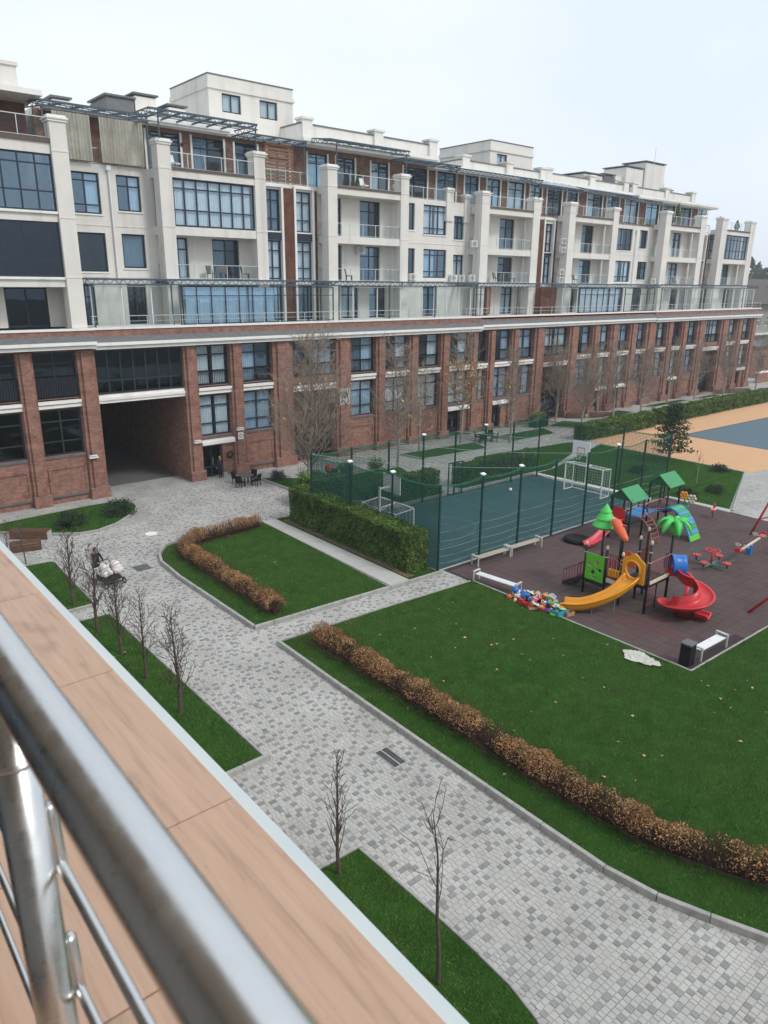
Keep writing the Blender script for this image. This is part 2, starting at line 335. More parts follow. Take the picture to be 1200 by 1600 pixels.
# --- the small rubber sheet of the playground and the court surfaces
RUB = mk('rubber_tile', (.118, .083, .080), .9, col2=(.088, .063, .063), scale=1.1, bump=.5, bscale=120, spec=.15)
RUBR = mk('worn_red_rubber_tile', (.125, .068, .068), .9, col2=(.10, .058, .06), scale=1.5, bump=.5, bscale=120, spec=.15)
PLAY = [(25.7, 11.75), (47.6, 11.05), (48.0, 20.7), (47.6, 25.35), (25.55, 25.45)]
mb = MB(); mb.prism(PLAY, -.05, .0); pg = tag(mb.build('playground_surface', mk('rubber_joint', (.045, .035, .036), .95)), kind='structure')
tiles = []
for i in range(46):
    for j in range(29):
        x, y = 25.72 + i * .5, 11.1 + j * .5
        if all(inside(PLAY, x + a, y + b) for a, b in ((.01, .01), (.49, .01), (.49, .49), (.01, .49))): tiles.append((x, y))
tiles.sort(key=lambda p: (p[0])**2 + (p[1])**2)
tm = {}
for k, (x, y) in enumerate(tiles[:280]):
    z = random.uniform(0, .004); red = abs(x - 27.6) + abs(y - 14.6) < 1.6 + random.uniform(-.5, .5)
    if red not in tm:
        q = MB(); q.box(.006, .006, 0, .494, .494, .012); tm[red] = q.build('rubber_tile', RUBR if red else RUB, pg); tm[red].location = (x, y, z)
    else:
        o = tm[red].copy(); COL.objects.link(o); o.location = (x, y, z)
q = MB()
for x, y in tiles[280:]:
    z = random.uniform(0, .004); q.box(x + .006, y + .006, 0, x + .494, y + .494, z + .012)
tag(q.build('rubber_tiles', RUB, pg), kind='stuff')
COURT = mk('court_acrylic', (.028, .078, .086), .7, var=.12, scale=.8, bump=.15, bscale=200)
mb = MB(); mb.prism([(25.3, 25.62), (45.9, 25.62), (45.9, 35.42), (25.3, 35.42)], -.05, .006); tag(mb.build('sports_court', COURT), kind='structure')
LINE = mk('court_line', (.11, .18, .20), .8, var=.4, scale=2)
mb = MB(); yb = .010
def seg(a, b, wd=.045):
    a, b = Vector((*a, 0)), Vector((*b, 0)); d = (b - a).normalized(); n = Vector((-d.y, d.x, 0)) * wd / 2
    mb.add([(a + n)[:2] + (yb,), (a - n)[:2] + (yb,), (b - n)[:2] + (yb,), (b + n)[:2] + (yb,)], [(0, 1, 2, 3)])
for a, b in (((26.2, 26.1), (44.9, 26.1)), ((44.9, 26.1), (44.9, 35)), ((44.9, 35), (26.2, 35)), ((26.2, 35), (26.2, 26.1)), ((35.5, 26.13), (35.5, 34.97)), ((26.23, 28), (31, 28)), ((31, 28), (31, 33)), ((44.87, 28), (40, 28)), ((40, 28), (40, 33))): seg(a, b)
pts = arc(31, 30.5, 1.7, -90, 90, 14)
for a, b in zip(pts, pts[1:]): seg(a, b, .05)
tag(mb.build('court_lines', LINE), kind='structure')
mb = MB(); mb.prism([(45.95, 25.75), (46.45, 25.75), (45.75, 35.4), (45.25, 35.4)], 0, .14); tag(mb.build('court_edge_kerb', WHITE), kind='structure')
mb = MB(); mb.box(25.35, 35.45, 0, 36.0, 35.75, .14); mb.box(37.2, 35.45, 0, 46.0, 35.75, .14); tag(mb.build('court_back_kerb', CONC), kind='structure')
mb = MB(); mb.prism([(47.62, 20.75), (48.25, 20.9), (47.95, 25.35), (47.62, 25.35)], -.05, .10); tag(mb.build('playground_edge_slab', PATHM), kind='structure')
ORANGE = mk('orange_rubber', (.60, .36, .20), .9, var=.05, scale=1, bump=.2)
mb = MB(); mb.prism([(59.6, 25.0), (60.3, 40.6), (78, 41.2), (110, 40.6), (110, 5), (66, 5), (64, 24.4)], -.05, .0); tag(mb.build('orange_sports_ground', ORANGE), kind='structure')
mb = MB(); mb.prism([(70.2, 5), (70.2, 36.4), (104, 35.0), (104, 5)], .0, .005); tag(mb.build('blue_sports_ground', mk('blue_acrylic', (.10, .155, .19), .8, var=.06)), kind='structure')
mb = MB()
for a, b in (((70.2, 5), (70.2, 36.4)), ((70.2, 36.4), (104, 35.0))):
    yb = .009; seg(a, b, .18)
tag(mb.build('sports_ground_line', mk('black_line', (.05, .06, .07), .8)), kind='structure')
# smooth slab path beside the clipped hedge, and its joints between slabs
mb = MB(); mb.prism([(21.95, 25.45), (23.2, 25.45), (23.18, 38.3), (22.22, 38.35)], -.05, .05); tag(mb.build('slab_path', PATHM), kind='structure')

# --- pavers: every stone of the near drive and the cross path is a piece
ROAD = [(9.9, -4), (9.9, 40), (8, 43), (17.6, 43), (17.6, 46.2), (23.5, 49.7), (27.4, 47.4), (27.6, 43), (23.0, 38.5), (16.5, 38.25), (15.3, 37.8), (14.5, 36.8), (14.1, 35.5), (14.0, 33), (14.1, 25.4), (25.3, 25.2), (25.3, 23.5), (14.2, 24.0), (14.05, 20), (14.0, 14), (14.05, 7.8), (14.3, 6.4), (14.75, 5.2), (15.2, 4.1), (16.2, 2.1), (18, -.3), (20, -4)]
GAPS = [[(2, 12.8), (9.9, 12.75), (9.9, 17.4), (2, 17.4)], [(2, 31.2), (9.9, 31.1), (9.9, 32.4), (2, 32.5)], [(20, 38.4), (27, 38.4), (27.4, 43.0), (23, 43)]]
FAR = 49.5; y = -4.0; near = []
fwd = Vector((0.6141457, 0.72979323, -0.30037792))
def inview(x, y, mg=1.03):
    d = Vector((x, y, 0)) - EYE; zc = d.dot(fwd)
    if zc < .5: return False
    px = 600 + 1137 * d.dot(ax) / zc; py = 800 - 1137 * d.dot(ay) / zc
    return -30 < px < 1235 and 380 < py < 1640
prev_dark = []
while y < FAR:
    x = 2 + random.uniform(0, .2); row_dark = []; last_d = False
    while x < 28:
        wd = random.choice((.11, .14, .14, .18, .21))
        cx, cy = x + wd/2, y + .078
        touch = last_d or any(a < x + wd and b > x for a, b in prev_dark[-3:] if True) or any(a < x + wd and b > x for a, b in prev_dark)
        dk = random.random() < (.07 if touch else .44) and wd > .12; last_d = dk
        if dk: row_dark.append((x, x + wd))
        if inview(cx, cy) and not (abs(cx-13.02) < .33 and abs(cy-15.03) < .58) and (inside(ROAD, cx, cy) or any(inside(g, cx, cy) for g in GAPS)): near.append((x, y, wd, dk))
        x += wd
    prev_dark = [d for d in row_dark]
    y += .155
near.sort(key=lambda p: p[0]**2 + p[1]**2 + 210)
def paver_v(x, y, wd, z, b=.007):
    x0, x1, y0, y1 = x + .004, x + wd - .004, y + .004, y + .151
    return [(x0, y0, -.012), (x1, y0, -.012), (x1, y1, -.012), (x0, y1, -.012), (x0 + b, y0 + b, z), (x1 - b, y0 + b, z), (x1 - b, y1 - b, z), (x0 + b, y1 - b, z)]
PF = [(0, 1, 5, 4), (1, 2, 6, 5), (2, 3, 7, 6), (3, 0, 4, 7), (4, 5, 6, 7)]
PLIGHT = [mk('pale_paver', (.425, .42, .40), .85, var=.08, scale=2, bump=.3), mk('sandy_paver', (.445, .435, .41), .85, var=.08, scale=2, bump=.3), mk('grey_paver', (.40, .395, .38), .85, var=.08, scale=2, bump=.3)]
PDARK = [mk('dark_paver', (.28, .281, .28), .85, var=.1, scale=2, bump=.3), mk('mid_paver', (.29, .29, .285), .85, var=.1, scale=2, bump=.3)]
pvm = {}
for x, y, wd, dk in near[:290]:
    i = random.choice((3, 4)) if dk else random.choice((0, 1, 2))
    if (wd, i) not in pvm:
        q = MB(); q.add(paver_v(0, 0, wd, .004), PF); o = q.build('paver', (PLIGHT + PDARK)[i], paving); pvm[(wd, i)] = o
    else: o = pvm[(wd, i)].copy(); COL.objects.link(o)
    o.location = (x, y, random.uniform(-.003, .003))
for flag, nm, mt in ((False, 'pale_pavers', PAVER), (True, 'dark_pavers', PAVERD)):
    V = []; F = []
    for k, (x, y, wd, dk) in enumerate([q for q in near[290:] if q[3] == flag]):
        V += paver_v(x, y, wd, random.uniform(-.001, .006)); F += [tuple(i + 8*k for i in f) for f in PF]
    tag(npmesh(nm, V, F, mt, paving), kind='stuff')

# --- kerbs: a concrete bed with single kerbstones on it
def kerb(pts, h=.15, wd=.14, step=1.0, side=0):
    bed = MB(); L_ = []
    for a, b in zip(pts, pts[1:]):
        a, b = Vector((*a, 0)), Vector((*b, 0)); bed.bar(a + Vector((0, 0, -.03)), b + Vector((0, 0, -.03)), wd * .9, .05); L_.append((a, b))
    k = tag(bed.build('kerb', CONC), kind='structure')
    for a, b in L_:
        n = max(1, round((b - a).length / step)); ln = (b - a).length / n; d = (b - a).normalized()
        key = None
        for i in range(n):
            c = a + d * ln * (i + .5)
            if key is None:
                q = MB(); q.obox((0, 0, 0), (ln - .012, wd, h + .03)); o = q.build('kerbstone', KERB, k); o.modifiers.new('bevel', 'BEVEL').width = .015; key = o
            else: o = key.copy(); COL.objects.link(o)
            o.location = (c.x, c.y, (h - .03)/2 + random.uniform(-.004, .004)); o.rotation_euler = (0, 0, math.atan2(d.y, d.x) + random.uniform(-.006, .006))
    return k
kerb([(14.32, 23.82), (14.25, 20), (14.2, 14), (14.23, 7.9), (14.45, 6.55), (14.86, 5.4), (15.35, 4.2), (16.4, 2.2), (18.4, -.1), (20.4, -2.4)], h=.2)
kerb([(14.38, 23.95), (19.9, 23.72), (25.5, 23.4)], h=.09, wd=.08)
kerb([(25.6, 23.3), (25.66, 11.66), (33, 11.45), (47.6, 11.0)], h=.1, wd=.09)
kerb([(14.25, 25.62), (21.75, 25.28), (25.2, 25.15)], h=.17)
kerb([(14.25, 25.72), (14.18, 33), (14.33, 35.52), (14.75, 36.77), (15.55, 37.82), (16.6, 38.12)], h=.2)
kerb([(16.7, 38.14), (19.6, 38.36), (22.2, 38.42)], h=.09, wd=.08)
kerb([(23.2, 38.3), (25.2, 38.0)], h=.09, wd=.08)
kerb([(2, 32.42), (9.7, 32.4)], h=.13); kerb([(9.74, 32.5), (9.94, 39.3)], h=.08, wd=.08)
kerb([(1.2, 17.46), (10.02, 17.42)], h=.18); kerb([(9.9, 17.6), (9.9, 30.95)], h=.08, wd=.08); kerb([(9.9, 31.03), (1.2, 31.38)], h=.08, wd=.08)
kerb([(1.2, 12.78), (9.84, 12.58)], h=.08, wd=.08); kerb([(9.8, 12.5), (9.9, 9.4), (9.9, 8.3), (9.86, 7.3), (9.7, 6.45), (9.5, 5.9)], h=.08, wd=.08)
kerb([(5.4, 47.6), (8.85, 46.1), (10.5, 44.4), (12.45, 43.0), (13.6, 42.9), (14.95, 43.5), (16.27, 44.7), (17.2, 45.95), (17.5, 47.2)], h=.14)
kerb([(27.5, 47.5), (27.65, 42.9), (29.1, 38.5), (31.4, 36.4)], h=.14)
for nm in ('bench bed', 'table bed', 'tree bed', 'far bed one', 'far bed two', 'far bed three'):
    p = LAWNS[nm]; kerb(p + [p[0]], h=.12, step=1.5)
kerb([(48.3, 20.8), (59.7, 25.2)], h=.1)
kerb([(59.6, 25.2), (59.55, 38.8)], h=.1, step=1.5)

# --- grass: short blades over every lawn, one mass
def grass_points(poly, dens):
    xs = [p[0] for p in poly]; ys = [p[1] for p in poly]; A = (max(xs) - min(xs)) * (max(ys) - min(ys)); n = int(A * dens)
    P = np.stack([RNG.uniform(min(xs), max(xs), n), RNG.uniform(min(ys), max(ys), n)], 1)
    c = np.zeros(n, bool); j = len(poly) - 1
    for i in range(len(poly)):
        a, b = poly[i], poly[j]
        t = ((a[1] > P[:, 1]) != (b[1] > P[:, 1])) & (P[:, 0] < (b[0]-a[0]) * (P[:, 1]-a[1]) / (b[1]-a[1] + 1e-12) + a[0]); c ^= t; j = i
    P = P[c]; d = np.stack([P[:, 0], P[:, 1], np.full(len(P), -14.5)], 1); zc = d @ np.array(fwd)
    px = 600 + 1137 * (d @ np.array(ax)) / np.maximum(zc, .1); py = 800 - 1137 * (d @ np.array(ay)) / np.maximum(zc, .1)
    return P[(zc > 1) & (px > -40) & (px < 1240) & (py < 1640)]
def blades(P, h, wd, z0=.07):
    n = len(P); a = RNG.uniform(0, 2*np.pi, n); hh = h * RNG.uniform(.5, 1.2, n); t = RNG.uniform(0, .8, n) * hh; b = RNG.uniform(0, 2*np.pi, n)
    X = np.stack([P[:, 0], P[:, 1], np.full(n, z0)], 1); s = np.stack([np.cos(a) * wd, np.sin(a) * wd, np.zeros(n)], 1)
    top = X + np.stack([np.cos(b) * t, np.sin(b) * t, hh], 1)
    return np.stack([X - s, X + s, top], 1).reshape(-1, 3)
GV = []
for nm, poly in LAWNS.items():
    dens = {'big': 560, 'hooked': 420, 'front middle': 500, 'front near': 700, 'front far': 350, 'hedge': 200}.get(nm, 70)
    q = poly
    if nm == 'big': q = [p for p in poly if p[0] < 59]; q = [(14.42, 23.8), (14.35, 20), (14.3, 14), (14.33, 7.9), (14.55, 6.6), (14.95, 5.5), (15.45, 4.3), (16.5, 2.3), (18.5, 0), (34, 0), (40, 11.2), (25.62, 11.62), (25.55, 23.3), (20, 23.6)]
    if nm.startswith('front'): q = [(max(4.5, a), b) for a, b in poly]
    GV.append(blades(grass_points(q, dens), 0.068 if dens > 100 else .07, .011 if dens > 100 else .02))
GV = np.concatenate(GV); gr = npmesh('grass', GV, np.arange(len(GV)).reshape(-1, 3), GRASS)
tag(gr, 'short green autumn grass covering the courtyard lawns', 'grass', kind='stuff')
# fallen leaves on the lawns
P = np.concatenate([grass_points([(15, 5), (24, 5), (34, 3), (36, 11), (25.4, 11.5), (25.4, 23), (15, 23.4)], .38), grass_points([(15.5, 26), (21.6, 25.8), (21.8, 37.5), (16, 37)], .22), grass_points([(6, 18), (9.6, 18), (9.6, 30), (6, 30)], .3)])
V = []; F = []
for x, y in P:
    s = random.uniform(.035, .085); a = random.uniform(0, 6.28); M = Matrix.Translation((x, y, .125)) @ Matrix.Rotation(a, 4, 'Z') @ Matrix.Rotation(random.uniform(-.5, .5), 4, 'X')
    base = len(V)
    V += [tuple(M @ Vector(p)) for p in ((-s, 0, 0), (-.3*s, -.7*s, .02), (s, 0, 0), (-.3*s, .7*s, .02))]; F.append((base, base+1, base+2, base+3))
tag(npmesh('fallen_leaves', V, F, mk_island3('dry_leaf', [(.50, .33, .17), (.38, .20, .08), (.58, .44, .28), (.28, .15, .07)], rough=.7)), 'scattered dry tan leaves fallen on the green lawns', 'leaves', kind='stuff')

# ------------------------------------------------------------------ hedges
def along(pts, n):
    P = [np.array(p, float) for p in pts]; L_ = [np.linalg.norm(b - a) for a, b in zip(P, P[1:])]; T = sum(L_)
    s = RNG.uniform(0, T, n); X = np.zeros((n, 2)); D = np.zeros((n, 2)); acc = 0
    for (a, b), l in zip(zip(P, P[1:]), L_):
        k = (s >= acc) & (s <= acc + l); d = (b - a) / l; X[k] = a + np.outer(s[k] - acc, d); D[k] = d; acc += l
    return X, D, s, T
def leafquads(C, size, nrm=None, jit=1.0):
    n = len(C); u = RNG.normal(size=(n, 3)); u /= np.linalg.norm(u, axis=1)[:, None]; v = RNG.normal(size=(n, 3))
    if nrm is not None: u = u - nrm * (np.sum(u * nrm, 1)[:, None]) * (1 - jit); u /= np.linalg.norm(u, axis=1)[:, None]
    v -= u * np.sum(u * v, 1)[:, None]; v /= np.linalg.norm(v, axis=1)[:, None]
    s = size * RNG.uniform(.6, 1.3, n)[:, None]
    return np.stack([C - u*s, C - v*s*.5, C + u*s, C + v*s*.5], 1).reshape(-1, 3)
def quads(n): return np.arange(n).reshape(-1, 4)
THUJA = mk_island3('thuja_leaf', [(.034, .074, .016), (.080, .150, .030), (.150, .230, .050), (.24, .29, .08)], rough=.75, noise=.3, nscale=1.2, pos=[0, .5, .88, 1])
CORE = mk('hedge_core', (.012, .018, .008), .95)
def clipped_hedge(pts, wd, h, label, dens=900, size=.055, m=THUJA, z0=.05):
    t = thing('clipped_hedge', label, 'hedge', (*pts[0], 0), world=True)
    c = MB()
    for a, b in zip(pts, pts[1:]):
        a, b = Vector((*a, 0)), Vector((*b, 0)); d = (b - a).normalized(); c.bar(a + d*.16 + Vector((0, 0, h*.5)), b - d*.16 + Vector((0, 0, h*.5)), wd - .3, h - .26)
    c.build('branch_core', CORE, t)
    L_ = sum(math.dist(a, b) for a, b in zip(pts, pts[1:])); n = int(dens * L_ * (2*h + wd)); X, D, s, T = along(pts, n)
    per = RNG.uniform(0, 2*h + wd, n); off = np.where(per < h, -wd/2, np.where(per > h + wd, wd/2, per - h - wd/2)); z = np.where(per < h, per, np.where(per > h + wd, 2*h + wd - per, h))
    # lumps and tufts push the skin in and out
    lump = .05*np.sin(s*2.1 + z*1.3) + .04*np.sin(s*5.3 - z*4.1 + 1) + .035*np.sin(s*11 + z*9)
    dep = np.abs(RNG.normal(0, .09, n)) - .03
    Nn = np.stack([-D[:, 1], D[:, 0]], 1); side = np.sign(off); onside = (per < h) | (per > h + wd)
    off2 = np.where(onside, off + side * (lump - dep), off*1.02); z2 = np.where(onside, z, z + lump - dep) + z0
    C = np.stack([X[:, 0] + Nn[:, 0]*off2, X[:, 1] + Nn[:, 1]*off2, z2], 1)
    # end faces
    for e, (p, q) in ((0, (pts[0], pts[1])), (1, (pts[-1], pts[-2]))):
        k = int(dens * h * wd); d = np.array(q, float) - np.array(p); d /= np.linalg.norm(d); o = RNG.uniform(-wd/2, wd/2, k); zz = RNG.uniform(0, h, k); dd = np.abs(RNG.normal(0, .07, k)) - .05
        C = np.concatenate([C, np.stack([p[0] + d[0]*dd - d[1]*o, p[1] + d[1]*dd + d[0]*o, zz + z0], 1)])
    npmesh('foliage', leafquads(C, size), quads(4*len(C)), m, t)
    return t
clipped_hedge([(24.25, 26.0), (24.25, 37.3)], 1.25, 2.2, 'tall clipped green hedge along the left side of the sports cage', dens=950)
clipped_hedge([(29.9, 36.6), (35.5, 36.6)], 1.1, 1.7, 'dark clipped hedge behind the sports cage left of its gate gap', dens=420, size=.07)
clipped_hedge([(26.2, 39.6), (28.6, 38.2)], 1.3, 2.0, 'short rounded green hedge between the big bare tree and the cage corner', dens=420, size=.07)
clipped_hedge([(37.9, 36.6), (46.6, 36.7)], 1.1, 1.6, 'dark clipped hedge behind the sports cage right of its gate gap', dens=420, size=.07)
clipped_hedge([(59.6, 41.3), (72.0, 41.2)], 1.4, 1.5, 'clipped hedge at the edge of the orange ground behind the pine', dens=260, size=.09)
clipped_hedge([(73.6, 41.4), (90, 41.6), (118, 41.4)], 1.4, 1.5, 'long clipped hedge running to the right edge along the orange ground', dens=170, size=.11)

mb = MB(); mb.prism([(23.25, 25.7), (23.72, 25.7), (23.72, 37.6), (23.3, 37.6)], .0, .088); tag(mb.build('soil_bed', mk('reddish_soil', (.16, .105, .075), .95, var=.35, scale=4, bump=.8)), kind='structure')
TWIG = mk('red_brown_twig', (.085, .045, .035), .85, var=.3)
ALEAF = mk_island3('autumn_leaf', [(.18, .08, .038), (.33, .155, .062), (.45, .235, .095), (.54, .35, .18), (.20, .11, .075)], rough=.75, noise=.3, nscale=1.3)
def autumn_hedge(pts, label, h=.82, wd=.95, leafd=2300, bare=None):
    t = thing('autumn_hedge', label, 'hedge', (*pts[0], 0), world=True)
    L_ = sum(math.dist(a, b) for a, b in zip(pts, pts[1:]))
    n = int(L_ * 330); X, D, s, T = along(pts, n); Nn = np.stack([-D[:, 1], D[:, 0]], 1)
    cl = 1 + .08*np.sin(s*2.3) + .08*np.sin(s*5.9 + 2) + .05*np.sin(s*13.1) + .05*np.sin(s*1.1)
    o = RNG.normal(0, .16, n)*wd; rootx = X + Nn*o[:, None]; sp = RNG.normal(0, .20, (n, 2)) + Nn*(o*1.0)[:, None]; hh = h*cl*RNG.uniform(.6, 1.1, n)*(1 - .25*np.clip(np.abs(o)/wd*2, 0, 1))
    A = np.stack([rootx[:, 0], rootx[:, 1], np.full(n, .05)], 1); B = np.stack([rootx[:, 0] + sp[:, 0], rootx[:, 1] + sp[:, 1], hh], 1)
    wv = np.cross(B - A, RNG.normal(size=(n, 3))); wv /= np.linalg.norm(wv, axis=1)[:, None]; wv *= .008
    npmesh('twigs', np.stack([A - wv, A + wv, B + wv*.6, B - wv*.6], 1).reshape(-1, 3), quads(4*n), TWIG, t)
    n = int(L_ * leafd); X, D, s, T = along(pts, n); Nn = np.stack([-D[:, 1], D[:, 0]], 1)
    cl = 1 + .08*np.sin(s*2.3) + .08*np.sin(s*5.9 + 2) + .05*np.sin(s*13.1) + .05*np.sin(s*1.1)
    th = RNG.uniform(.05, .95, n)*np.pi; rr = RNG.uniform(.72, 1.04, n)
    o = np.cos(th)*wd*.52*rr*cl; z = (.16 + np.sin(th)**.6*h*.86*rr*cl)
    dens = .62 + .38*np.sin(s*1.7 + 1) + .25*np.sin(s*4.4)
    if bare is not None: dens = dens * np.interp(s / T, [0, 1], bare)
    keep = RNG.uniform(0, 1, n) < np.clip(dens*(.25 + .9*(z/h)**1.5), .05, 1)
    C = np.stack([X[:, 0] + Nn[:, 0]*o, X[:, 1] + Nn[:, 1]*o, z], 1)[keep]
    npmesh('leaves', leafquads(C, .031), quads(4*len(C)), ALEAF, t)
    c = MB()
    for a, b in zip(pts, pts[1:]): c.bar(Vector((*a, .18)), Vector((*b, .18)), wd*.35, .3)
    c.build('root_shade_bar', mk('root_shade', (.04, .025, .02), .95), t)  # dark bar paints in the shade low among the stems
    e = MB()
    for a, b in zip(pts, pts[1:]): e.bar(Vector((*a, .07)), Vector((*b, .07)), wd*.5, .02)
    e.build('soil_strip', EARTH, t)
    return t
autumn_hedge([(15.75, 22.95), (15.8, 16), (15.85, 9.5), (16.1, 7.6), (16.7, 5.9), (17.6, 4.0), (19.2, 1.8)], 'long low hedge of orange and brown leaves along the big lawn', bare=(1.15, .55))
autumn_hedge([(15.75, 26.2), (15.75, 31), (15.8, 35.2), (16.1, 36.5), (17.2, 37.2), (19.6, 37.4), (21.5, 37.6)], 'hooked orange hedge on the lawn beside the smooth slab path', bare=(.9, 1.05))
# ------------------------------------------------------------------ the long apartment building
bld = thing('apartment_building', 'long apartment building with red brick base and cream upper floors across the courtyard', 'building', (16, 50, 0), world=True)
YB, YW, YF = 50.35, 53.7, 52.0       # brick wall, cream wall, front of the cream bays
def wall(name, m, x0, x1, z0, z1, y, th, holes, parent=bld):
    xs = sorted({x0, x1} | {v for h in holes for v in h[:2] if x0 < v < x1}); zs = sorted({z0, z1} | {v for h in holes for v in h[2:] if z0 < v < z1})
    inh = lambda x, z: any(h[0] < x < h[1] and h[2] < z < h[3] for h in holes)
    s = [[not inh((xs[i] + xs[i+1])/2, (zs[j] + zs[j+1])/2) for j in range(len(zs)-1)] for i in range(len(xs)-1)]
    mb = MB(); y2 = y + th
    for i in range(len(xs)-1):
        for j in range(len(zs)-1):
            if not s[i][j]: continue
            a, b, c, d = xs[i], xs[i+1], zs[j], zs[j+1]
            mb.add([(a,y,c),(b,y,c),(b,y,d),(a,y,d)], [(0,1,2,3)]); mb.add([(a,y2,c),(b,y2,c),(b,y2,d),(a,y2,d)], [(3,2,1,0)])
            if i == 0 or not s[i-1][j]: mb.add([(a,y,c),(a,y,d),(a,y2,d),(a,y2,c)], [(0,1,2,3)])
            if i == len(xs)-2 or not s[i+1][j]: mb.add([(b,y,c),(b,y,d),(b,y2,d),(b,y2,c)], [(3,2,1,0)])
            if j == 0 or not s[i][j-1]: mb.add([(a,y,c),(b,y,c),(b,y2,c),(a,y2,c)], [(3,2,1,0)])
            if j == len(zs)-2 or not s[i][j+1]: mb.add([(a,y,d),(b,y,d),(b,y2,d),(a,y2,d)], [(0,1,2,3)])
    return mb.build(name, m, parent)
NP = [0]
def window(x0, x1, z0, z1, y, cols=2, rows=(.28, .78), glass=None, curtain=0, name='window', fr=.11, sep=None, parent=bld, axis='y', frame=None):
    """frame with mullions; panes of glass set in it; axis 'x' = the window looks along x at x=y"""
    glass = glass or random.choice((GLASS, GLASS, GLASSB, GLASSK))
    cx = [x0 + (x1-x0)*i/cols for i in range(cols+1)]; cz = [z0] + [z0 + (z1-z0)*r for r in rows] + [z1]; mb = MB()
    def B(m, a, yy, c, b, yy2, d): return m.box(a, yy, c, b, yy2, d) if axis == 'y' else m.box(yy, a, c, yy2, b, d)
    for i, x in enumerate(cx):
        k = fr if i in (0, cols) else fr*.45; B(mb, max(x0, x-k), y, z0, min(x1, x+k), y+.09, z1)
    for i, z in enumerate(cz):
        k = fr if i in (0, len(cz)-1) else fr*.4
        for a, b in zip(cx, cx[1:]): B(mb, a + fr*.5, y+.004, max(z0, z-k), b - fr*.5, y+.086, min(z1, z+k))
    w_ = mb.build(name, frame or FRAME, parent)
    sep = (x1-x0)/cols > .55 and NP[0] < 280 and x1 < 55 if sep is None else sep
    pm = MB()
    for a, b in zip(cx, cx[1:]):
        for c, d in zip(cz, cz[1:]):
            q = MB() if sep else pm
            B(q, a+.02, y+.03, c+.02, b-.02, y+.045, d-.02)
            if sep: q.build('pane', glass, w_); NP[0] += 1
    if not sep: pm.build('glazing', glass, w_)
    if curtain and axis == 'y':
        c = MB(); spans = {1: [(.04, .96)], 2: [(.06, .44), (.56, .94)], 3: [(.04, .52)], 4: [(.5, .96)]}[curtain]
        for a, b in spans:
            n = int((b-a)*(x1-x0)/.09); pts = [(x0 + (x1-x0)*(a + (b-a)*i/n), y + .17 + (.035 if i % 2 else -.035) + random.uniform(-.012, .012)) for i in range(n+1)]
            for p, q in zip(pts, pts[1:]): c.add([(p[0], p[1], z0+.05), (q[0], q[1], z0+.05), (q[0], q[1], z1-.08), (p[0], p[1], z1-.08)], [(0,1,2,3)])
        c.build('curtain', CURT, w_)
    return w_
def railing(x0, x1, y, z0, h=1.0, step=1.3, parent=bld, axis='y', name='balcony_railing', glass=True, g0=.06):
    mb = MB(); n = max(1, round(abs(x1-x0)/step))
    P = lambda t, z: (t, y, z) if axis == 'y' else (y, t, z)
    for i in range(n+1):
        t = x0 + (x1-x0)*i/n; mb.bar(P(t, z0), P(t, z0+h), .045)
    mb.bar(P(x0, z0+h), P(x1, z0+h), .06, .045); mb.bar(P(x0, z0+.08), P(x1, z0+.08), .03)
    r = mb.build(name, METAL, parent)
    if glass:
        for i in range(n):
            a, b = x0 + (x1-x0)*i/n + .05, x0 + (x1-x0)*(i+1)/n - .05
            q = MB()
            if axis == 'y': q.box(a, y-.006, z0+g0, b, y+.006, z0+h-.04)
            else: q.box(y-.006, a, z0+g0, y+.006, b, z0+h-.04)
            q.build('glass_panel', RGLASS, r)
    return r
# ---- brick base
PIERS = [(12.02, 12.98), (15.72, 16.88), (23.15, 24.2), (26.9, 27.91), (30.62, 32.47), (36.79, 38.35), (41.13, 42.2), (45.03, 46.14), (49.01, 50.16), (53.13, 54.0), (55.6, 56.6), (59.14, 60.25), (62.75, 64.47), (68.76, 70.42), (73.11, 74.37), (76.7, 78.29), (80.76, 82.32), (84.34, 86.58), (89.2, 90.62), (92.9, 94.39), (96.96, 99.07), (103.47, 105.76), (108.31, 109.93), (112.62, 114.31)]
kinds = ['n', 'tunnel', 'door', 'n', 'wide', 'n', 'n', 'n', 'door', 'n', 'door', 'n', 'wide', 'n', 'door', 'door', 'n', 'n', 'door', 'n', 'wide', 'n', 'door']
holes = []; bays = [(8.2, 12.02, 'n'), (4.2, 7.2, 'n')]
for i, k in enumerate(kinds): bays.append((PIERS[i][1], PIERS[i+1][0], k))
for x0, x1, k in bays:
    holes.append((x0, x1, 7.05, 10.05))
    if k == 'tunnel': holes.append((x0, x1, -1, 6.45))
    elif k == 'wide': holes.append((x0 + .1, x1 - .1, .05, 5.95))
    else:
        holes.append((x0 + .05, x1 - .05, 3.25, 6.35))
        if k == 'door': holes.append((x0 + .05, x1 - .95, -1, 2.5))
wall('brick_wall', BRICK, 2, 114.31, -.05, 10.1, YB, .5, holes)
for i, (a, b) in enumerate(PIERS):
    m = MB(); m.box(a, YB-.22, .75, b, YB-.001, 10.1); wd = b - a; m.box(a + wd*.2, YB-.40, .75, b - wd*.2, YB-.221, 10.08)
    p = m.build('pilaster', BRICK, bld)
    q = MB(); q.box(a - .07, YB-.48, -.05, b + .07, YB-.002, .75); q.build('pilaster_base', BRICK, p)
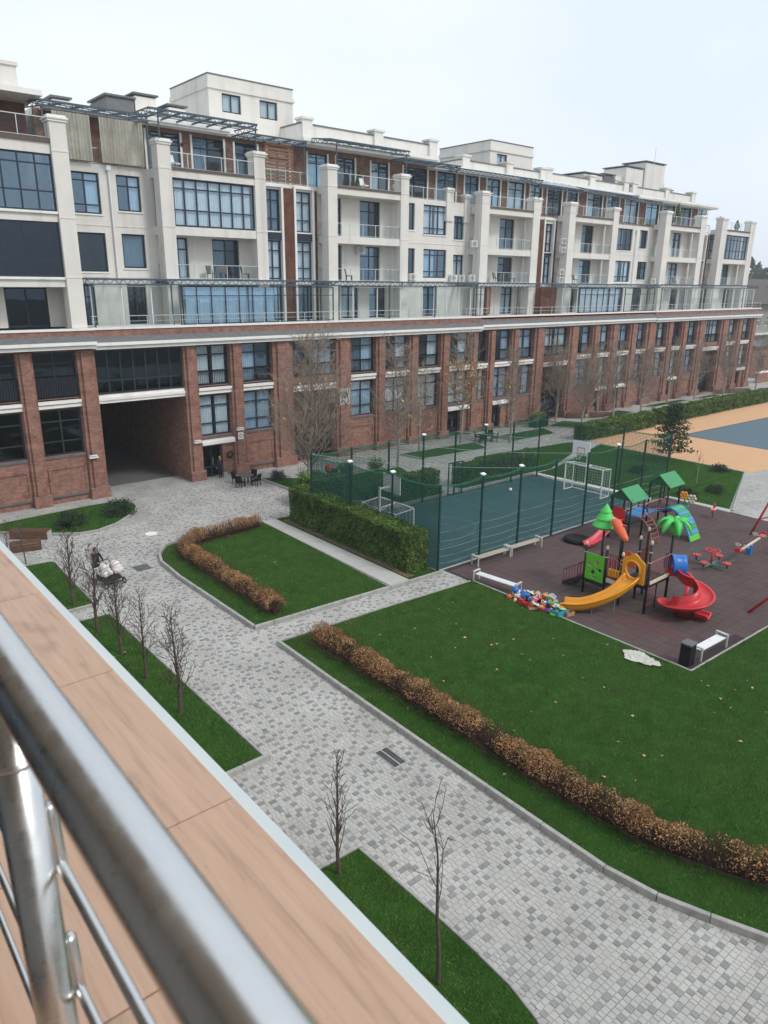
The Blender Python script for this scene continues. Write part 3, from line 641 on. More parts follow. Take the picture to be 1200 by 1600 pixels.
for n_, (x0, x1, k) in enumerate(bays):
    if k == 'tunnel': continue
    wide = k == 'wide'
    # stone ledge under the upper window
    z = 6.45 if not wide else 5.96
    m = MB(); m.box(x0, YB-.17, z, x1, YB+.35, z+.21); m.box(x0, YB-.05, z+.211, x1, YB+.355, z+.27); m.box(x0, YB-.27, z+.271, x1, YB+.36, z+.47); m.box(x0, YB-.0, z+.471, x1, YB+.37, z+.56); m.build('stone_ledge', WHITE, bld)
    cu = random.choice((1, 2, 3, 4)) if x0 > 23 else 0
    g = DGLASS if x0 < 16 else random.choice((GLASS, GLASS, GLASSB))
    window(x0, x1, 7.05, 10.02, YB+.26, 3 if wide else 2, (.34, .76), curtain=cu, glass=g)
    r = MB()
    if x0 < 16:
        r.box(x0+.02, YB+.02, 7.15, x1-.02, YB+.06, 8.45); b = r.build('balcony_parapet', BLACK, bld)
        s = MB(); nn = int((x1-x0)/.16)
        for i in range(nn): s.box(x0+.06+i*.16, YB-.01, 7.2, x0+.12+i*.16, YB+.018, 8.4)
        tag(s.build('slats', FRAME, b), kind='stuff')
    else:
        nn = int((x1-x0)/.14); r.bar((x0, YB+.1, 8.15), (x1, YB+.1, 8.15), .05); r.bar((x0, YB+.1, 7.2), (x1, YB+.1, 7.2), .04)
        for i in range(nn): r.bar((x0+.07+i*.14, YB+.1, 7.2), (x0+.07+i*.14, YB+.1, 8.15), .022)
        r.build('window_rail', BLACK, bld)
    if wide:
        d = MB(); d.box(x0+.1, YB+.62, -.05, x1-.1, YB+.7, 5.95); d.build('recess_wall', mk('ivy_dark_wall', (.06, .048, .04), .95, var=.5, scale=3, bump=1.0, bscale=12), bld)
        window(x0+.5, x1-.5, .1, 3.4, YB+.52, 3, (.7,), glass=DGLASS, name='entrance_glazing')
        continue
    window(x0+.05, x1-.05, 3.25, 6.33, YB+.24, 2, (.3, .74), curtain=random.choice((1, 2, 1, 4, 2)) if x0 > 23 else 0, glass=g)
    m = MB(); m.box(x0+.02, YB-.06, 3.08, x1-.02, YB+.3, 3.24); m.build('window_sill', SLATE, bld)
    if k == 'door':
        m = MB(); m.box(x0-.02, YB-.32, 2.62, x1+.02, YB-.003, 2.86); m.box(x0-.02, YB-.26, 2.861, x1+.02, YB-.004, 2.98); m.build('door_canopy', WHITE, bld)
        d = MB(); d.box(x0+.1, YB+.3, .02, x1-1, YB+.36, 2.5)
        dd = window(x0+.06, x1-.96, .0, 2.5, YB+.28, 2, (.3,), glass=DGLASS, name='entrance_door')
        h = MB(); h.bar(((x0+x1)/2-.36, YB+.22, .9), ((x0+x1)/2-.36, YB+.22, 1.5), .04); h.build('handle', METAL, dd)
    else:
        m = MB(); a, b = x0+.12, x1-.12        # frame of proud brick round a sunken field
        m.box(a, YB-.07, 2.35, b, YB-.001, 2.5); m.box(a, YB-.07, .55, b, YB-.001, .8); m.box(a, YB-.07, .801, a+.14, YB-.001, 2.349); m.box(b-.14, YB-.07, .801, b, YB-.001, 2.349); m.build('brick_panel_frame', BRICK, bld)
        m = MB(); m.box(a, YB-.13, .42, b, YB-.002, .549); m.build('plinth_ledge', SLATE, bld)
# cornice, roof strip, brick parapet and cap above the base
for a, b, y, dz in ((2, 16.86, 49.6, .12), (16.88, 54.1, 49.85, 0), (54.12, 85.6, 49.95, .12), (85.62, 114.6, 49.85, .06)):
    m = MB(); m.box(a, y-.16, 10.10+dz, b, YB+.45, 10.29+dz); m.box(a, y-.02, 10.291+dz, b, YB+.46, 10.345+dz); m.box(a, y-.34, 10.346+dz, b, YB+.47, 10.56+dz); m.build('cornice', WHITE, bld)
    m = MB(); m.add([(a, y-.33, 10.562+dz), (b, y-.33, 10.562+dz), (b, y+.06, 10.93+dz), (a, y+.06, 10.93+dz)], [(0,1,2,3)]); m.build('flashing', SLATE, bld)
    m = MB(); m.box(a, y+.05, 10.565+dz, b, y+.32, 11.36); m.build('brick_parapet', BRICK, bld)
    m = MB(); m.box(a, y-.02, 11.362, b, y+.38, 11.5); m.build('parapet_cap', WHITE, bld)
    if a > 10:
        m = MB(); n = round((b-a)/1.9)
        for i in range(n+1): x = a + .1 + (b-a-.2)*i/n; m.bar((x, y+.18, 11.5), (x, y+.18, 12.22), .045)
        m.bar((a, y+.18, 12.22), (b, y+.18, 12.22), .05); m.bar((a, y+.18, 11.87), (b, y+.18, 11.87), .028); m.build('terrace_rail', METAL, bld)
m = MB(); m.box(2, 50.0, 11.2, 114.3, 70, 11.35); m.build('terrace_floor', CONC, bld)
# tunnel: brick flank, shade-painted flank, upper glazing, dark gate at its far end
m = MB(); m.box(23.15, YB+.501, -.05, 23.5, 71, 6.4); m.build('passage_wall', BRICK, bld); m = MB(); m.box(16.5, YB+.501, -.05, 16.88, 71, 6.4); m.build('passage_wall', mk('passage_shade_render', (.05, .048, .046), .9), bld)  # left wall coloured dark to paint in the passage's inner shade
m = MB(); m.box(16.5, YB+.5, 6.46, 23.5, 71, 6.9); m.build('passage_ceiling', MATS['passage_shade_render'], bld); m = MB(); m.prism([(16.9, 52.5), (23.1, 52.5), (23.1, 70.9), (16.9, 70.9)], -.008, .012); m.build('passage_floor', mk('passage_floor_shade', (.13, .13, .13), .9), bld)  # ceiling and floor colours darkened to stand in for shade deep inside
m = MB(); m.box(16.9, 71.0, -.05, 23.1, 71.2, 6.4); m.build('passage_gate', FRAME, bld)
m = MB(); m.box(16.88, YB-.12, 6.46, 23.15, YB+.36, 6.66); m.box(16.88, YB-.2, 6.661, 23.15, YB+.37, 6.86); m.box(16.88, YB-.08, 6.861, 23.15, YB+.38, 7.02); m.build('stone_ledge', WHITE, bld)
window(16.9, 23.12, 7.06, 10.02, YB+.1, 7, (.3,), glass=DGLASS)
# small wall lamps on the piers
for x, z in ((16.0, 2.9), (23.7, 2.95), (27.3, 3.5)):
    m = MB(); m.box(x-.3, YB-.62, z, x+.3, YB-.41, z+.09); m.box(x-.26, YB-.60, z+.14, x+.26, YB-.41, z+.2); m.build('wall_lamp', WMETAL, bld)
# solid rooms behind
m = MB(); m.box(2, 54.0, -.05, 16.4, 71, 11.15); m.box(23.6, 54.0, -.05, 114.2, 71, 11.15); m.box(16.45, 54.0, 6.95, 23.55, 71, 11.15); m.build('inner_rooms', ROOM, bld)
m = MB(); m.box(2, YB+.52, 6.75, 16.45, 53.98, 6.95); m.box(23.55, YB+.52, 6.6, 114, 53.98, 6.9); m.build('inner_floor', ROOM, bld)
for x in [p[0] + .5 for p in PIERS]:
    m = MB(); m.box(x-.1, YB+.53, 6.91, x+.1, 53.97, 10.05)
    if not 16 < x < 23.2: m.box(x-.1, YB+.54, .0, x+.1, 53.96, 6.5)
    m.build('inner_wall', ROOM, bld)

# ---- cream storeys
def cwin(a, b, c, d, cols=2, rows=(.22, .8), cu=0, **k):
    WH.append((a, b, c, d)); WI.append((a, b, c, d, cols, rows, cu, k))
def flush():
    global WI
    WI = [(*q[:6], q[6] or random.choice((0, 0, 1, 2, 3, 4)), q[7]) for q in WI]
    for a, b, c, d, cols, rows, cu, k in WI:
        window(a, b, c, d, YW+.16, cols, rows, curtain=cu, **k)
        if c > 15.0 or c > 18 or b - a < 2.2 and c > 15:
            m = MB(); m.box(a-.06, YW-.07, c-.1, b+.06, YW+.1, c-.002); m.build('window_sill', WHITE, bld)
WH, WI = [], []
UP, LO = (18.95, 21.45), (15.2, 17.62)
TOP = 21.95; TOP2 = 21.45
# wall left of the first bay
cwin(17.65, 19.65, 18.8, 21.4, 2, (.22, .8), 4, glass=GLASSB); cwin(20.82, 22.5, 19.1, 21.42, 2, (.7,), 4, glass=GLASSB)
cwin(17.72, 19.72, 15.05, 17.6, 1, (), glass=GLASSK); cwin(20.85, 22.53, 15.33, 17.62, 1, (), glass=GLASSK)
cwin(17.3, 18.6, 11.45, 14.2, 2, (.7,)); cwin(20.9, 22.3, 11.45, 14.2, 2, (.7,))
# doors in the bays
def bay_doors(l, glaze_top=False, lo=14.65, sh=0):
    for z0, z1 in ((lo, 17.55 - sh), (18.2 - sh, 21.3 - sh)):
        cwin(l+1.4, l+2.6, z0, z1, 1, (.72,), cu=random.choice((0, 1))); cwin(l+4.6, l+6.9, z0, z1, 2, (.72,), cu=random.choice((0, 3, 4)))
for l, s in ((23.2, 0), (37.5, 0), (55.7, .4), (69.7, .3), (89.3, .2), (103.8, .1)): bay_doors(l, sh=s)
# brown recess strips with tall windows, between the bays
STR = [(32.45, 34.0), (35.4, 37.0)]
for a, b in STR: cwin(a, b, 14.7, 17.7, 2, (.3, .74), cu=1); cwin(a, b, 18.4, 21.5, 2, (.3, .74), cu=random.choice((0, 1))); cwin(a, b, 11.45, 14.3, 2, (.7,), cu=1)
cwin(67.5, 69.0, 14.5, 17.5, 2, (.3, .74)); cwin(67.5, 69.0, 17.9, 20.8, 2, (.3, .74))
cwin(101.2, 102.7, 14.5, 17.5, 2, (.3, .74)); cwin(101.2, 102.7, 17.9, 20.9, 2, (.3, .74))
# walls between bays two/three and four/five
cwin(47.6, 48.55, 19.2, 21.5, 1, ()); cwin(49.65, 52.7, 18.9, 21.5, 3, (.22, .8), cu=2); cwin(53.7, 55.1, 18.6, 20.75, 2, (.75,), cu=1)
cwin(47.7, 48.65, 15.3, 17.6, 1, ()); cwin(49.75, 52.8, 15.0, 17.6, 3, (.22, .8), cu=0); cwin(53.75, 55.2, 15.05, 17.2, 2, (.75,))
cwin(81.5, 84.7, 18.55, 21.05, 3, (.25,)); cwin(86.3, 88.1, 18.9, 21.05, 2, ()); cwin(81.6, 84.9, 14.9, 17.35, 3, (.25,)); cwin(86.5, 88.6, 15.2, 17.35, 2, (.7,))
cwin(79.0, 80.6, 14.6, 17.3, 2, (.7,)); 
for x in (25.5, 28.5, 40, 43.2, 49.8, 57.6, 61, 65, 72, 75, 79, 82, 86, 91.5, 95, 99.5, 103, 106.5, 110): cwin(x, x + 1.9, 11.45, 14.2, 2, (.72,), cu=random.choice((0, 1, 3)))
wall('render_wall', CREAM, 16.4, 66.2, 11.3, TOP, YW, .3, [h for h in WH if h[0] < 66])
wall('render_wall', CREAM, 66.2, 113.8, 11.3, TOP2, YW, .3, [h for h in WH if h[0] > 66])
flush()
for a, b, z1 in ((32.0, 32.3, TOP), (34.2, 35.2, TOP), (37.2, 37.5, TOP), (66.3, 67.3, TOP2), (69.2, 69.6, TOP2), (100.4, 101.0, TOP2), (102.9, 103.5, TOP2)):
    m = MB(); m.box(a, YW-.12, 11.36, b, YW-.002, z1-.3); m.build('brown_brick_strip', BROWNB, bld)
for a, b, z1 in ((34.0, 34.19, TOP), (35.21, 35.4, TOP), (37.0, 37.19, TOP), (32.31, 32.45, TOP), (67.3, 67.5, TOP2), (69.0, 69.19, TOP2), (101.0, 101.19, TOP2), (102.7, 102.88, TOP2)):
    m = MB(); m.box(a, YW-.2, 11.36, b, YW-.003, z1-.29); m.build('white_window_surround', WHITE, bld)
for a, b, z1 in ((32.3, 34.2, TOP), (35.2, 37.2, TOP), (67.3, 69.2, TOP2), (101.0, 102.9, TOP2)):
    m = MB(); m.box(a, YW-.21, z1-.29, b, YW-.004, z1-.12); m.build('white_window_surround', WHITE, bld)
    m = MB(); m.box(a+.2, YW-.05, 17.72, b-.2, YW+.1, 18.38) if z1 == TOP else m.box(a+.21, YW-.05, 17.52, b-.21, YW+.1, 17.88); m.build('spandrel_panel', FRAME, bld)
# pale joints that mark the storeys
for z in (18.05, 14.62):
    for a, b in ((17, 23), (46.6, 55.4), (79.2, 88.8)): m = MB(); m.box(a, YW-.03, z, b, YW-.002, z+.07); m.build('string_course', CREAM, bld)
def column(l, r, zb, zt, y=YF, dp=.95, cap=True):
    m = MB(); m.box(l, y, zb, r, y+dp, zt-.3)
    c = m.build('column', CREAM, bld)
    for z in (14.6, 18.12, 21.9):
        if zb + 1 < z < zt - 1: q = MB(); q.box(l-.025, y-.025, z, r+.025, y+dp-.05, z+.07); q.build('column_band', CREAM, c)
    if cap:
        k = MB(); k.box(l-.07, y-.07, zt-.299, r+.07, y+dp+.07, zt-.16); k.box(l-.14, y-.14, zt-.159, r+.14, y+dp+.14, zt-.05); k.box(l-.05, y-.05, zt-.049, r+.05, y+dp+.05, zt+.06); k.build('column_cap', WHITE, c)
    return c
def slab(x0, x1, z0, z1, y=YF+.06, name='balcony_slab', mat=CREAM):
    m = MB(); m.box(x0, y, z0, x1, YW-.003, z1); return m.build(name, mat, bld)
def bay(l, r, cw, zt, glazed_up=False, glazed_lo=False, sh=0):
    column(l, l+cw, 11.36, zt); column(r-cw, r, 11.36, zt)
    z_ = [14.62, 17.62-sh, 18.2-sh, 21.4-sh, 22.0-sh]
    slab(l+cw+.001, r-cw-.001, z_[1], z_[2]); slab(l+cw+.001, r-cw-.001, z_[3], z_[4]); slab(l+cw+.001, r-cw-.001, 14.25, z_[0])
    for a, b in ((l+.12, l+cw-.12), (r-cw+.12, r-.12)):
        for z0, z1 in ((z_[1], z_[2]), (z_[3], z_[4]), (14.25, z_[0])): m = MB(); m.box(a, YF+.951, z0, b, YW-.004, z1); m.build('side_slab', CREAM, bld)
    for lv, (z0, z1) in enumerate(((z_[0], z_[1]), (z_[2], z_[3]))):
        if (lv == 1 and glazed_up) or (lv == 0 and glazed_lo):
            window(l+cw, r-cw, z0+.02, z1-.02, YF+.25, 7, (.35, .8), curtain=1 if l < 30 else 0); window(YF+.95, YW, z0, z1, l+.3, 1, (.35, .8), axis='x', sep=False)
        else:
            railing(l+cw, r-cw, YF+.12, z0, 1.0); railing(YF+.95, YW-.02, l+.2, z0, 1.0, axis='x')
    railing(l+cw, r-cw, YF+.12, z_[4], 1.02)
    m = MB(); m.box(l+cw, YF-.02, z_[4]-.12, r-cw, YF+.058, z_[4]+.06); m.build('fascia', BROWN, bld)
bay(23.2, 31.7, .95, 23.72, glazed_up=True); bay(37.5, 46.3, .95, 23.5); bay(55.75, 64.6, 1.1, 22.95, sh=.35); bay(69.6, 78.9, 1.1, 22.95, sh=.3)
bay(89.1, 99.1, 1.3, 23.3, sh=.2); bay(103.6, 113.5, 1.5, 23.4, glazed_up=True, sh=.1)
# corner piers with caps on the flat walls
for l, r, zt in ((52.55, 53.45, 23.1), (55.0, 55.7, 22.7), (79.2, 80.0, 22.9), (46.3, 46.95, 22.9)): column(l, r, 20.2, zt, y=YW-.12, dp=.5)
for a, b, z, y in ((17, 22.9, TOP, YW+.15), (31.9, 37.4, TOP, YW+.1), (46.9, 52.5, TOP, YW+.15), (53.5, 55.2, TOP - .35, YW+.15), (64.7, 69.5, TOP2, YW+.1), (79.9, 89, TOP2, YW+.15), (99.2, 103.5, TOP2, YW+.1)):
    railing(a, b, y, z, 1.0, step=1.5)
m = MB(); m.box(16.4, YW+.301, 21.5, 66.2, 72, TOP); m.box(66.2, YW+.301, 21.0, 113.6, 72, TOP2); m.build('roof_terrace_floor', CONC, bld)
m = MB(); m.box(16.5, 57.2, 11.36, 113.4, 71.5, 20.9); m.build('inner_rooms', ROOM, bld)
m = MB()
for z in (14.3, 17.75): m.box(16.5, YW+.302, z, 113.4, 57.19, z+.3)
m.build('inner_floor', ROOM, bld)
for x in np.arange(19.9, 113, 3.1):
    m = MB(); m.box(x-.08, YW+.7, 11.37, x+.08, 57.18, 14.29); m.box(x-.08, YW+.7, 14.61, x+.08, 57.18, 17.74); m.box(x-.08, YW+.7, 18.06, x+.08, 57.18, 20.95); m.build('inner_wall', ROOM, bld)
for x, z0, z1 in ((20.3, 14.6, 21.75), (85.4, 14.5, 20.9), (46.7, 14.6, 21.2)): m = MB(); m.tube([(x, YW-.14, z0), (x, YW-.14, z1)], .07, 8); m.obox((x, YW-.12, z1), (.3, .25, .3)); m.build('downpipe', WMETAL, bld)

# ---- left wing that stands forward over the brick
YL = 50.0
column(15.62, 16.6, 11.52, 23.85, y=YL, dp=1.0)
wall('render_wall', CREAM, 2, 15.6, 11.5, 22.35, YL+.2, .35, [(3, 15.6, 18.5, 21.75), (3, 15.6, 14.65, 17.9), (3, 15.6, 11.5, 14.05)])
window(3, 15.6, 18.5, 21.75, YL+.28, 13, (.35, .82), glass=GLASSB, sep=True)
window(3, 15.6, 14.65, 17.9, YL+.28, 6, (.32,), glass=DGLASS, sep=True)
for z in (18.36, 14.5):
    m = MB(); m.box(2, YL+.05, z, 15.6, YL+.199, z+.14); m.build('stone_ledge', WHITE, bld)
m = MB(); m.box(2, YL+.1, 22.351, 15.6, 56, 22.6); m.build('balcony_slab', BROWN, bld)
wall('render_wall', CREAM, 2, 16.3, 11.5, 14.1, 52.3, .3, [(12.4, 15.0, 11.5, 14.0)]); window(12.4, 15.0, 11.5, 14.0, 52.4, 2, (), glass=DGLASS)
m = MB(); m.box(2, YL+.6, 14.1, 16.6, 54, 14.4); m.build('inner_floor', ROOM, bld)
m = MB(); m.box(2, 54.0, 14.0, 16.38, 71, 22.3); m.box(16.2, 51.05, 11.5, 16.395, 54, 22.3); m.build('inner_rooms', ROOM, bld)
railing(2, 15.6, YL+.35, 22.6, 1.15, step=1.6)
m = MB(); m.box(2, 54.3, 22.6, 15.6, 54.6, 25.2); m.build('brown_brick_strip', BROWNB, bld)
m = MB(); m.box(2, 51.4, 25.1, 15.9, 60, 25.4); m.build('roof_slab', WHITE, bld)
m = MB(); m.box(2, 53, 25.4, 14.6, 60, 26.6); m.box(13.6, 52.6, 25.41, 14.9, 54, 26.75); m.box(13.5, 52.5, 26.751, 15.0, 54.1, 26.95); m.build('roof_parapet', CREAM, bld)

# ---- recessed brick top floor, roof slab, parapets
TW = []
x = 24.2
while x < 105:
    b = random.choice((2.0, 2.6, 3.0)); TW.append((x, x + b)); x += b + random.choice((1.0, 1.3, 1.9))
wall('brown_brick_wall', mk_brick('umber_brick', (.26, .135, .10), (.17, .085, .065), (.2, .15, .125)), 16.6, 106.5, 21.5, 25.3, 56, .3, [(a, b, 22.0, 24.9) for a, b in TW])
for a, b in TW:
    window(a, b, 22.0, 24.9, 56.1, 2, (.74,), curtain=random.choice((0, 1, 3)))
    m = MB(); m.box(a-.16, 55.93, 22, a-.002, 55.998, 25.0); m.build('white_window_surround', WHITE, bld); m = MB(); m.box(b+.002, 55.93, 22, b+.16, 55.998, 25.0); m.build('white_window_surround', WHITE, bld)
m = MB(); m.box(16.7, 58.2, 21.96, 106, 70, 25.2); m.build('inner_rooms', ROOM, bld)
for a, b, y, z in ((17, 30.5, 55.0, 25.2), (30.6, 36.7, 55.6, 25.2), (36.8, 52.0, 54.4, 25.3), (52.1, 66, 54.9, 24.9), (66.1, 86, 54.9, 24.9), (86.1, 106.3, 54.3, 24.7)):
    m = MB(); m.box(a, y, z, b, 71, z+.16); m.box(a, y-.12, z+.161, b, 71, z+.42); m.build('roof_slab', WHITE, bld)
    q = MB(); q.add([(a, y-.13, z+.425), (b, y-.13, z+.425), (b, y+2.4, z+.62), (a, y+2.4, z+.62)], [(0,1,2,3)]); q.build('roof_sheet', ROOFG, bld)
for a, b, y, z in ((38.3, 54.2, 57, 27.35), (57.6, 71.2, 57, 26.5), (71.3, 88, 57.2, 26.6), (88.1, 104, 56.8, 26.5)):
    m = MB(); m.box(a, y, 25, b, 70, z-.1); m.build('roof_parapet', CREAM, bld)
    q = MB(); q.box(a-.08, y-.08, z-.1, b+.08, 70, z); q.build('parapet_coping', SLATE, bld)
    for x in (a+.1, (a+b)/2, b-1.1):
        q = MB(); q.box(x, y-.25, 25.3, x+1.0, y+.7, z+.25); q.box(x-.12, y-.37, z+.251, x+1.12, y+.82, z+.42); q.build('parapet_pier', CREAM, bld)
# penthouse blocks and chimneys
def block(a, b, y0, y1, z0, z1, wins=()):
    h = [w_ for w_ in wins]
    wall('penthouse_wall', CREAM, a, b, z0, z1, y0, .3, h)
    m = MB(); m.box(a+.001, y0+.301, z0, b-.001, y1, z1-.001); m.build('penthouse_wall', CREAM, bld)
    m = MB(); m.box(a-.12, y0-.12, z1-1.0, b+.12, y1+.1, z1-.86); m.box(a-.06, y0-.06, z1-.85, b+.06, y1+.1, z1-.62); m.build('penthouse_band', CREAM, bld)
    m = MB(); m.box(a-.05, y0-.05, z1, b+.05, y1, z1+.09); m.build('parapet_coping', SLATE, bld)
    for w_ in wins: window(*w_, y0+.12, 2, (), glass=GLASS)
block(31.5, 39.6, 60, 67, 25.3, 30.4, [(32.7, 34.45, 27.8, 29.2), (36.25, 38.0, 27.8, 29.2)])
block(65.2, 72.4, 60, 68, 25.3, 29.45, [(66.3, 68.0, 27.1, 28.25)])
for a, b, z, mt in ((23.1, 25.2, 27.5, SLATE), (25.3, 27, 27.9, CREAM), (28, 29.4, 27.5, CREAM), (91.6, 95.6, 29.3, CREAM), (96.0, 100.9, 30.3, CREAM), (86.6, 89.0, 27.9, SLATE), (82.5, 86.4, 27.7, CREAM), (102, 103.5, 27.2, CREAM), (19.2, 20.4, 26.8, CREAM)):
    m = MB(); m.box(a, 60, 25, b, 63.5, z); c = m.build('chimney', mt, bld)
    q = MB(); q.box(a-.15, 59.85, z+.12, b+.15, 63.65, z+.24); q.box(a+.1, 60.1, z, b-.1, 63.4, z+.12); q.build('chimney_cap', SLATE, c)
m = MB(); m.box(90, 60.5, 25, 102, 66, 28.2); m.box(90-.1, 60.4, 27.6, 102.1, 66, 27.75); m.build('penthouse_wall', CREAM, bld)
m = MB(); m.tube([(97.6, 59.7, 27), (97.6, 59.7, 32.3)], .035, 6); m.build('aerial', METAL, bld)
# ---- steel pergolas on the roof terraces and over the brick-level terrace
def truss(mb, p, q, dp=.32, n=8, k=1):
    p, q = Vector(p), Vector(q); dn = Vector((0, 0, -dp)); mb.bar(p, q, .08*k); mb.bar(p + dn, q + dn, .06*k)
    for i in range(n):
        a, b = p.lerp(q, i/n), p.lerp(q, (i+.5)/n); c = p.lerp(q, (i+1)/n); mb.bar(a, b + dn, .035); mb.bar(b + dn, c, .035)
def pergola(x0, x1, y0, y1, z, posts=(), glass=True, ph=1.75, zb=None):
    zb = z if zb is None else zb; n = max(2, round((x1-x0)/1.25))
    mb = MB(); truss(mb, (x0, y0, z), (x1, y0, z), n=n*2, k=1.5); truss(mb, (x0, y0, z), (x0, y1, zb), n=4); truss(mb, (x1, y0, z), (x1, y1, zb), n=4)
    for i in range(1, n): x = x0 + (x1-x0)*i/n; mb.bar((x, y0, z-.01), (x, y1, zb-.01), .06, .12)
    for k in (.33, .66): mb.bar((x0, y0 + (y1-y0)*k, z + (zb-z)*k - .02), (x1, y0 + (y1-y0)*k, z + (zb-z)*k - .02), .05)
    p = mb.build('pergola', STEEL, bld)
    for x in posts: q = MB(); q.bar((x, y0+.1, z-ph), (x, y0+.1, z-.3), .08); q.build('post', STEEL, p)
    if glass:
        for i in range(n):
            q = MB(); a, b = x0 + (x1-x0)*i/n + .04, x0 + (x1-x0)*(i+1)/n - .04
            q.add([(a, y0, z+.06), (b, y0, z+.06), (b, y1, zb+.06), (a, y1, zb+.06)], [(0,1,2,3)]); q.build('roof_pane', ROOFG, p)
    return p
pergola(15.6, 22.4, 51.2, 55.2, 24.85, (15.7, 22.3), ph=2.9, zb=25.3)
pergola(22.6, 30.9, 51.6, 55.0, 25.45, (23.3, 30.8), zb=25.5)
pergola(31.0, 36.6, 53.6, 55.6, 25.2, (36.4,), ph=2.9)
pergola(37.6, 46.2, 51.9, 54.4, 25.35, (38.4, 45.9), zb=25.7)
pergola(46.4, 53.6, 53.0, 54.6, 25.0, (53.2,), ph=2.2)
pergola(53.8, 64.4, 51.8, 54.9, 24.6, (56.8, 64), zb=25.2)
pergola(64.6, 72.5, 52.6, 54.9, 24.4, (70.2,), zb=25.2)
pergola(72.7, 82.2, 51.9, 54.9, 24.4, (78.3,), zb=25.1)
pergola(82.4, 88.5, 52.4, 54.9, 24.3, (85,), ph=2.6, zb=25.0)
for x0, x1 in ((17.0, 23), (23.1, 37), (37.1, 54), (54.2, 70), (70.2, 87), (87.2, 113.8)):
    pergola(x0, x1, 50.4, YW-.1, 14.56, tuple(np.arange(x0+.3, x1, 5.5)), ph=3.1, zb=14.66, glass=x0 < 80)
# beige curtains of the first roof terrace
m = MB()
for a, b in ((16.9, 19.3), (19.9, 22.9)):
    n = int((b-a)/.11); pts = [(a + (b-a)*i/n, 53.4 + (.05 if i % 2 else -.05) + random.uniform(-.03, .03)) for i in range(n+1)]
    for p, q in zip(pts, pts[1:]): m.add([(p[0], p[1], 22.05), (q[0], q[1], 22.05), (q[0], q[1], 24.8), (p[0], p[1], 24.8)], [(0,1,2,3)])
m.build('terrace_curtain', BCURT, bld)
# glass screens of the brick-level terrace
for a, b, c, f, g in ((17.2, 23.4, 3, WMETAL, RGLASS), (23.6, 31.6, 7, FRAME, GLASSB), (31.8, 36.9, 4, FRAME, RGLASS), (38.9, 46.9, 3, WMETAL, RGLASS), (48.3, 53.2, 3, WMETAL, RGLASS), (53.6, 55.2, 1, FRAME, RGLASS), (67.5, 70.2, 2, WMETAL, RGLASS), (70.5, 78.6, 7, FRAME, GLASS), (79.5, 86.0, 4, FRAME, RGLASS), (87.4, 113.0, 12, WMETAL, RGLASS)):
    window(a, b, 11.5, 14.15, 50.55, c, () if f is WMETAL else (.75,), glass=g, name='terrace_screen', fr=.06, curtain=1 if g is GLASSB or g is GLASS else 0, sep=(b-a)/c > 1.5 and a < 60, frame=f)
m = MB(); m.box(55.4, 50.5, 11.5, 55.75, 50.9, 14.2); m.build('terrace_pier', BRICK, bld)
m = MB(); m.box(64.6, 51.2, 11.5, 67.2, 51.5, 14.2); m.build('terrace_wall', BROWNB, bld)
# timber slat screen between two roof terraces
TIM = mk('slat_timber', (.22, .11, .06), .8, var=.25)
sc_ = MB(); sc_.bar((32.9, 53.9, 22), (32.9, 53.9, 24.9), .1); sc_.bar((35.4, 53.9, 22), (35.4, 53.9, 24.9), .1); so = sc_.build('slat_screen', TIM, bld)
for i in range(10): q = MB(); q.box(32.95, 53.84, 22.1 + i*.28, 35.35, 53.96, 22.1 + i*.28 + .2); q.build('slat', TIM, so)
m = MB()
for x in (37.62, 45.6): m.tube([(x, YF-.1, 14.0), (x, YF-.1, 14.6)], .03, 5)
for x, z in ((41.3, 24.2), (45.7, 24.2), (49.6, 24.2), (26.9, 24.2), (30.3, 24.2)): m.lathe([(.07, -.12), (.09, 0), (.07, .12)], (x, 55.9, z), 8)
m.build('wall_lamp', FRAME, bld)

# ---- things on the building: air conditioners, garden chairs, planters
def ac(x, y, z, label, grp=None):
    t = thing('air_conditioner', label, 'air conditioner', (x, y, z), group=grp)
    m = MB(); m.box(-.42, -.32, 0, .42, 0, .62); m.build('casing', ACM, t, bevel=.02)
    m = MB()
    for k in range(12): a0 = 2*math.pi*k/12; a1 = a0 + 2*math.pi/12; m.bar((-.1 + .25*math.cos(a0), -.335, .31 + .25*math.sin(a0)), (-.1 + .25*math.cos(a1), -.335, .31 + .25*math.sin(a1)), .02)
    for k in range(6): a0 = math.pi*k/6; m.bar((-.1 - .25*math.cos(a0), -.33, .31 - .25*math.sin(a0)), (-.1 + .25*math.cos(a0), -.33, .31 + .25*math.sin(a0)), .012)
    m.build('fan_grille', FRAME, t)
    m = MB(); m.bar((-.3, -.3, -.04), (-.3, .05, -.04), .04); m.bar((.3, -.3, -.04), (.3, .05, -.04), .04); m.build('bracket', METAL, t)
    return t
ac(42.0, YW-.1, 16.9, 'white air conditioner high on the wall of the second bay loggia')
for x, y, z, l in ((48.2, YW-.1, 14.75, 'small white air conditioner left of the wide lower window past the second bay'), (53.6, YW-.1, 14.7, 'left air conditioner of the pair under the small lower window'), (54.7, YW-.1, 14.7, 'right air conditioner of the pair under the small lower window'), (55.3, 52.7, 14.72, 'air conditioner at the foot of the third bay column'), (55.3, 52.6, 17.9, 'air conditioner halfway up the side of the third bay'), (69.3, 52.5, 17.8, 'upper air conditioner beside the fourth bay column'), (69.3, 52.5, 18.7, 'top air conditioner beside the fourth bay column'), (69.3, 52.5, 14.7, 'lowest air conditioner in the stack beside the fourth bay'), (69.3, 52.5, 15.5, 'middle air conditioner in the lower stack beside the fourth bay'), (88.4, 52.6, 14.7, 'air conditioner beside the fifth bay column')):
    ac(x, y, z, l, 'air conditioners on the facade')
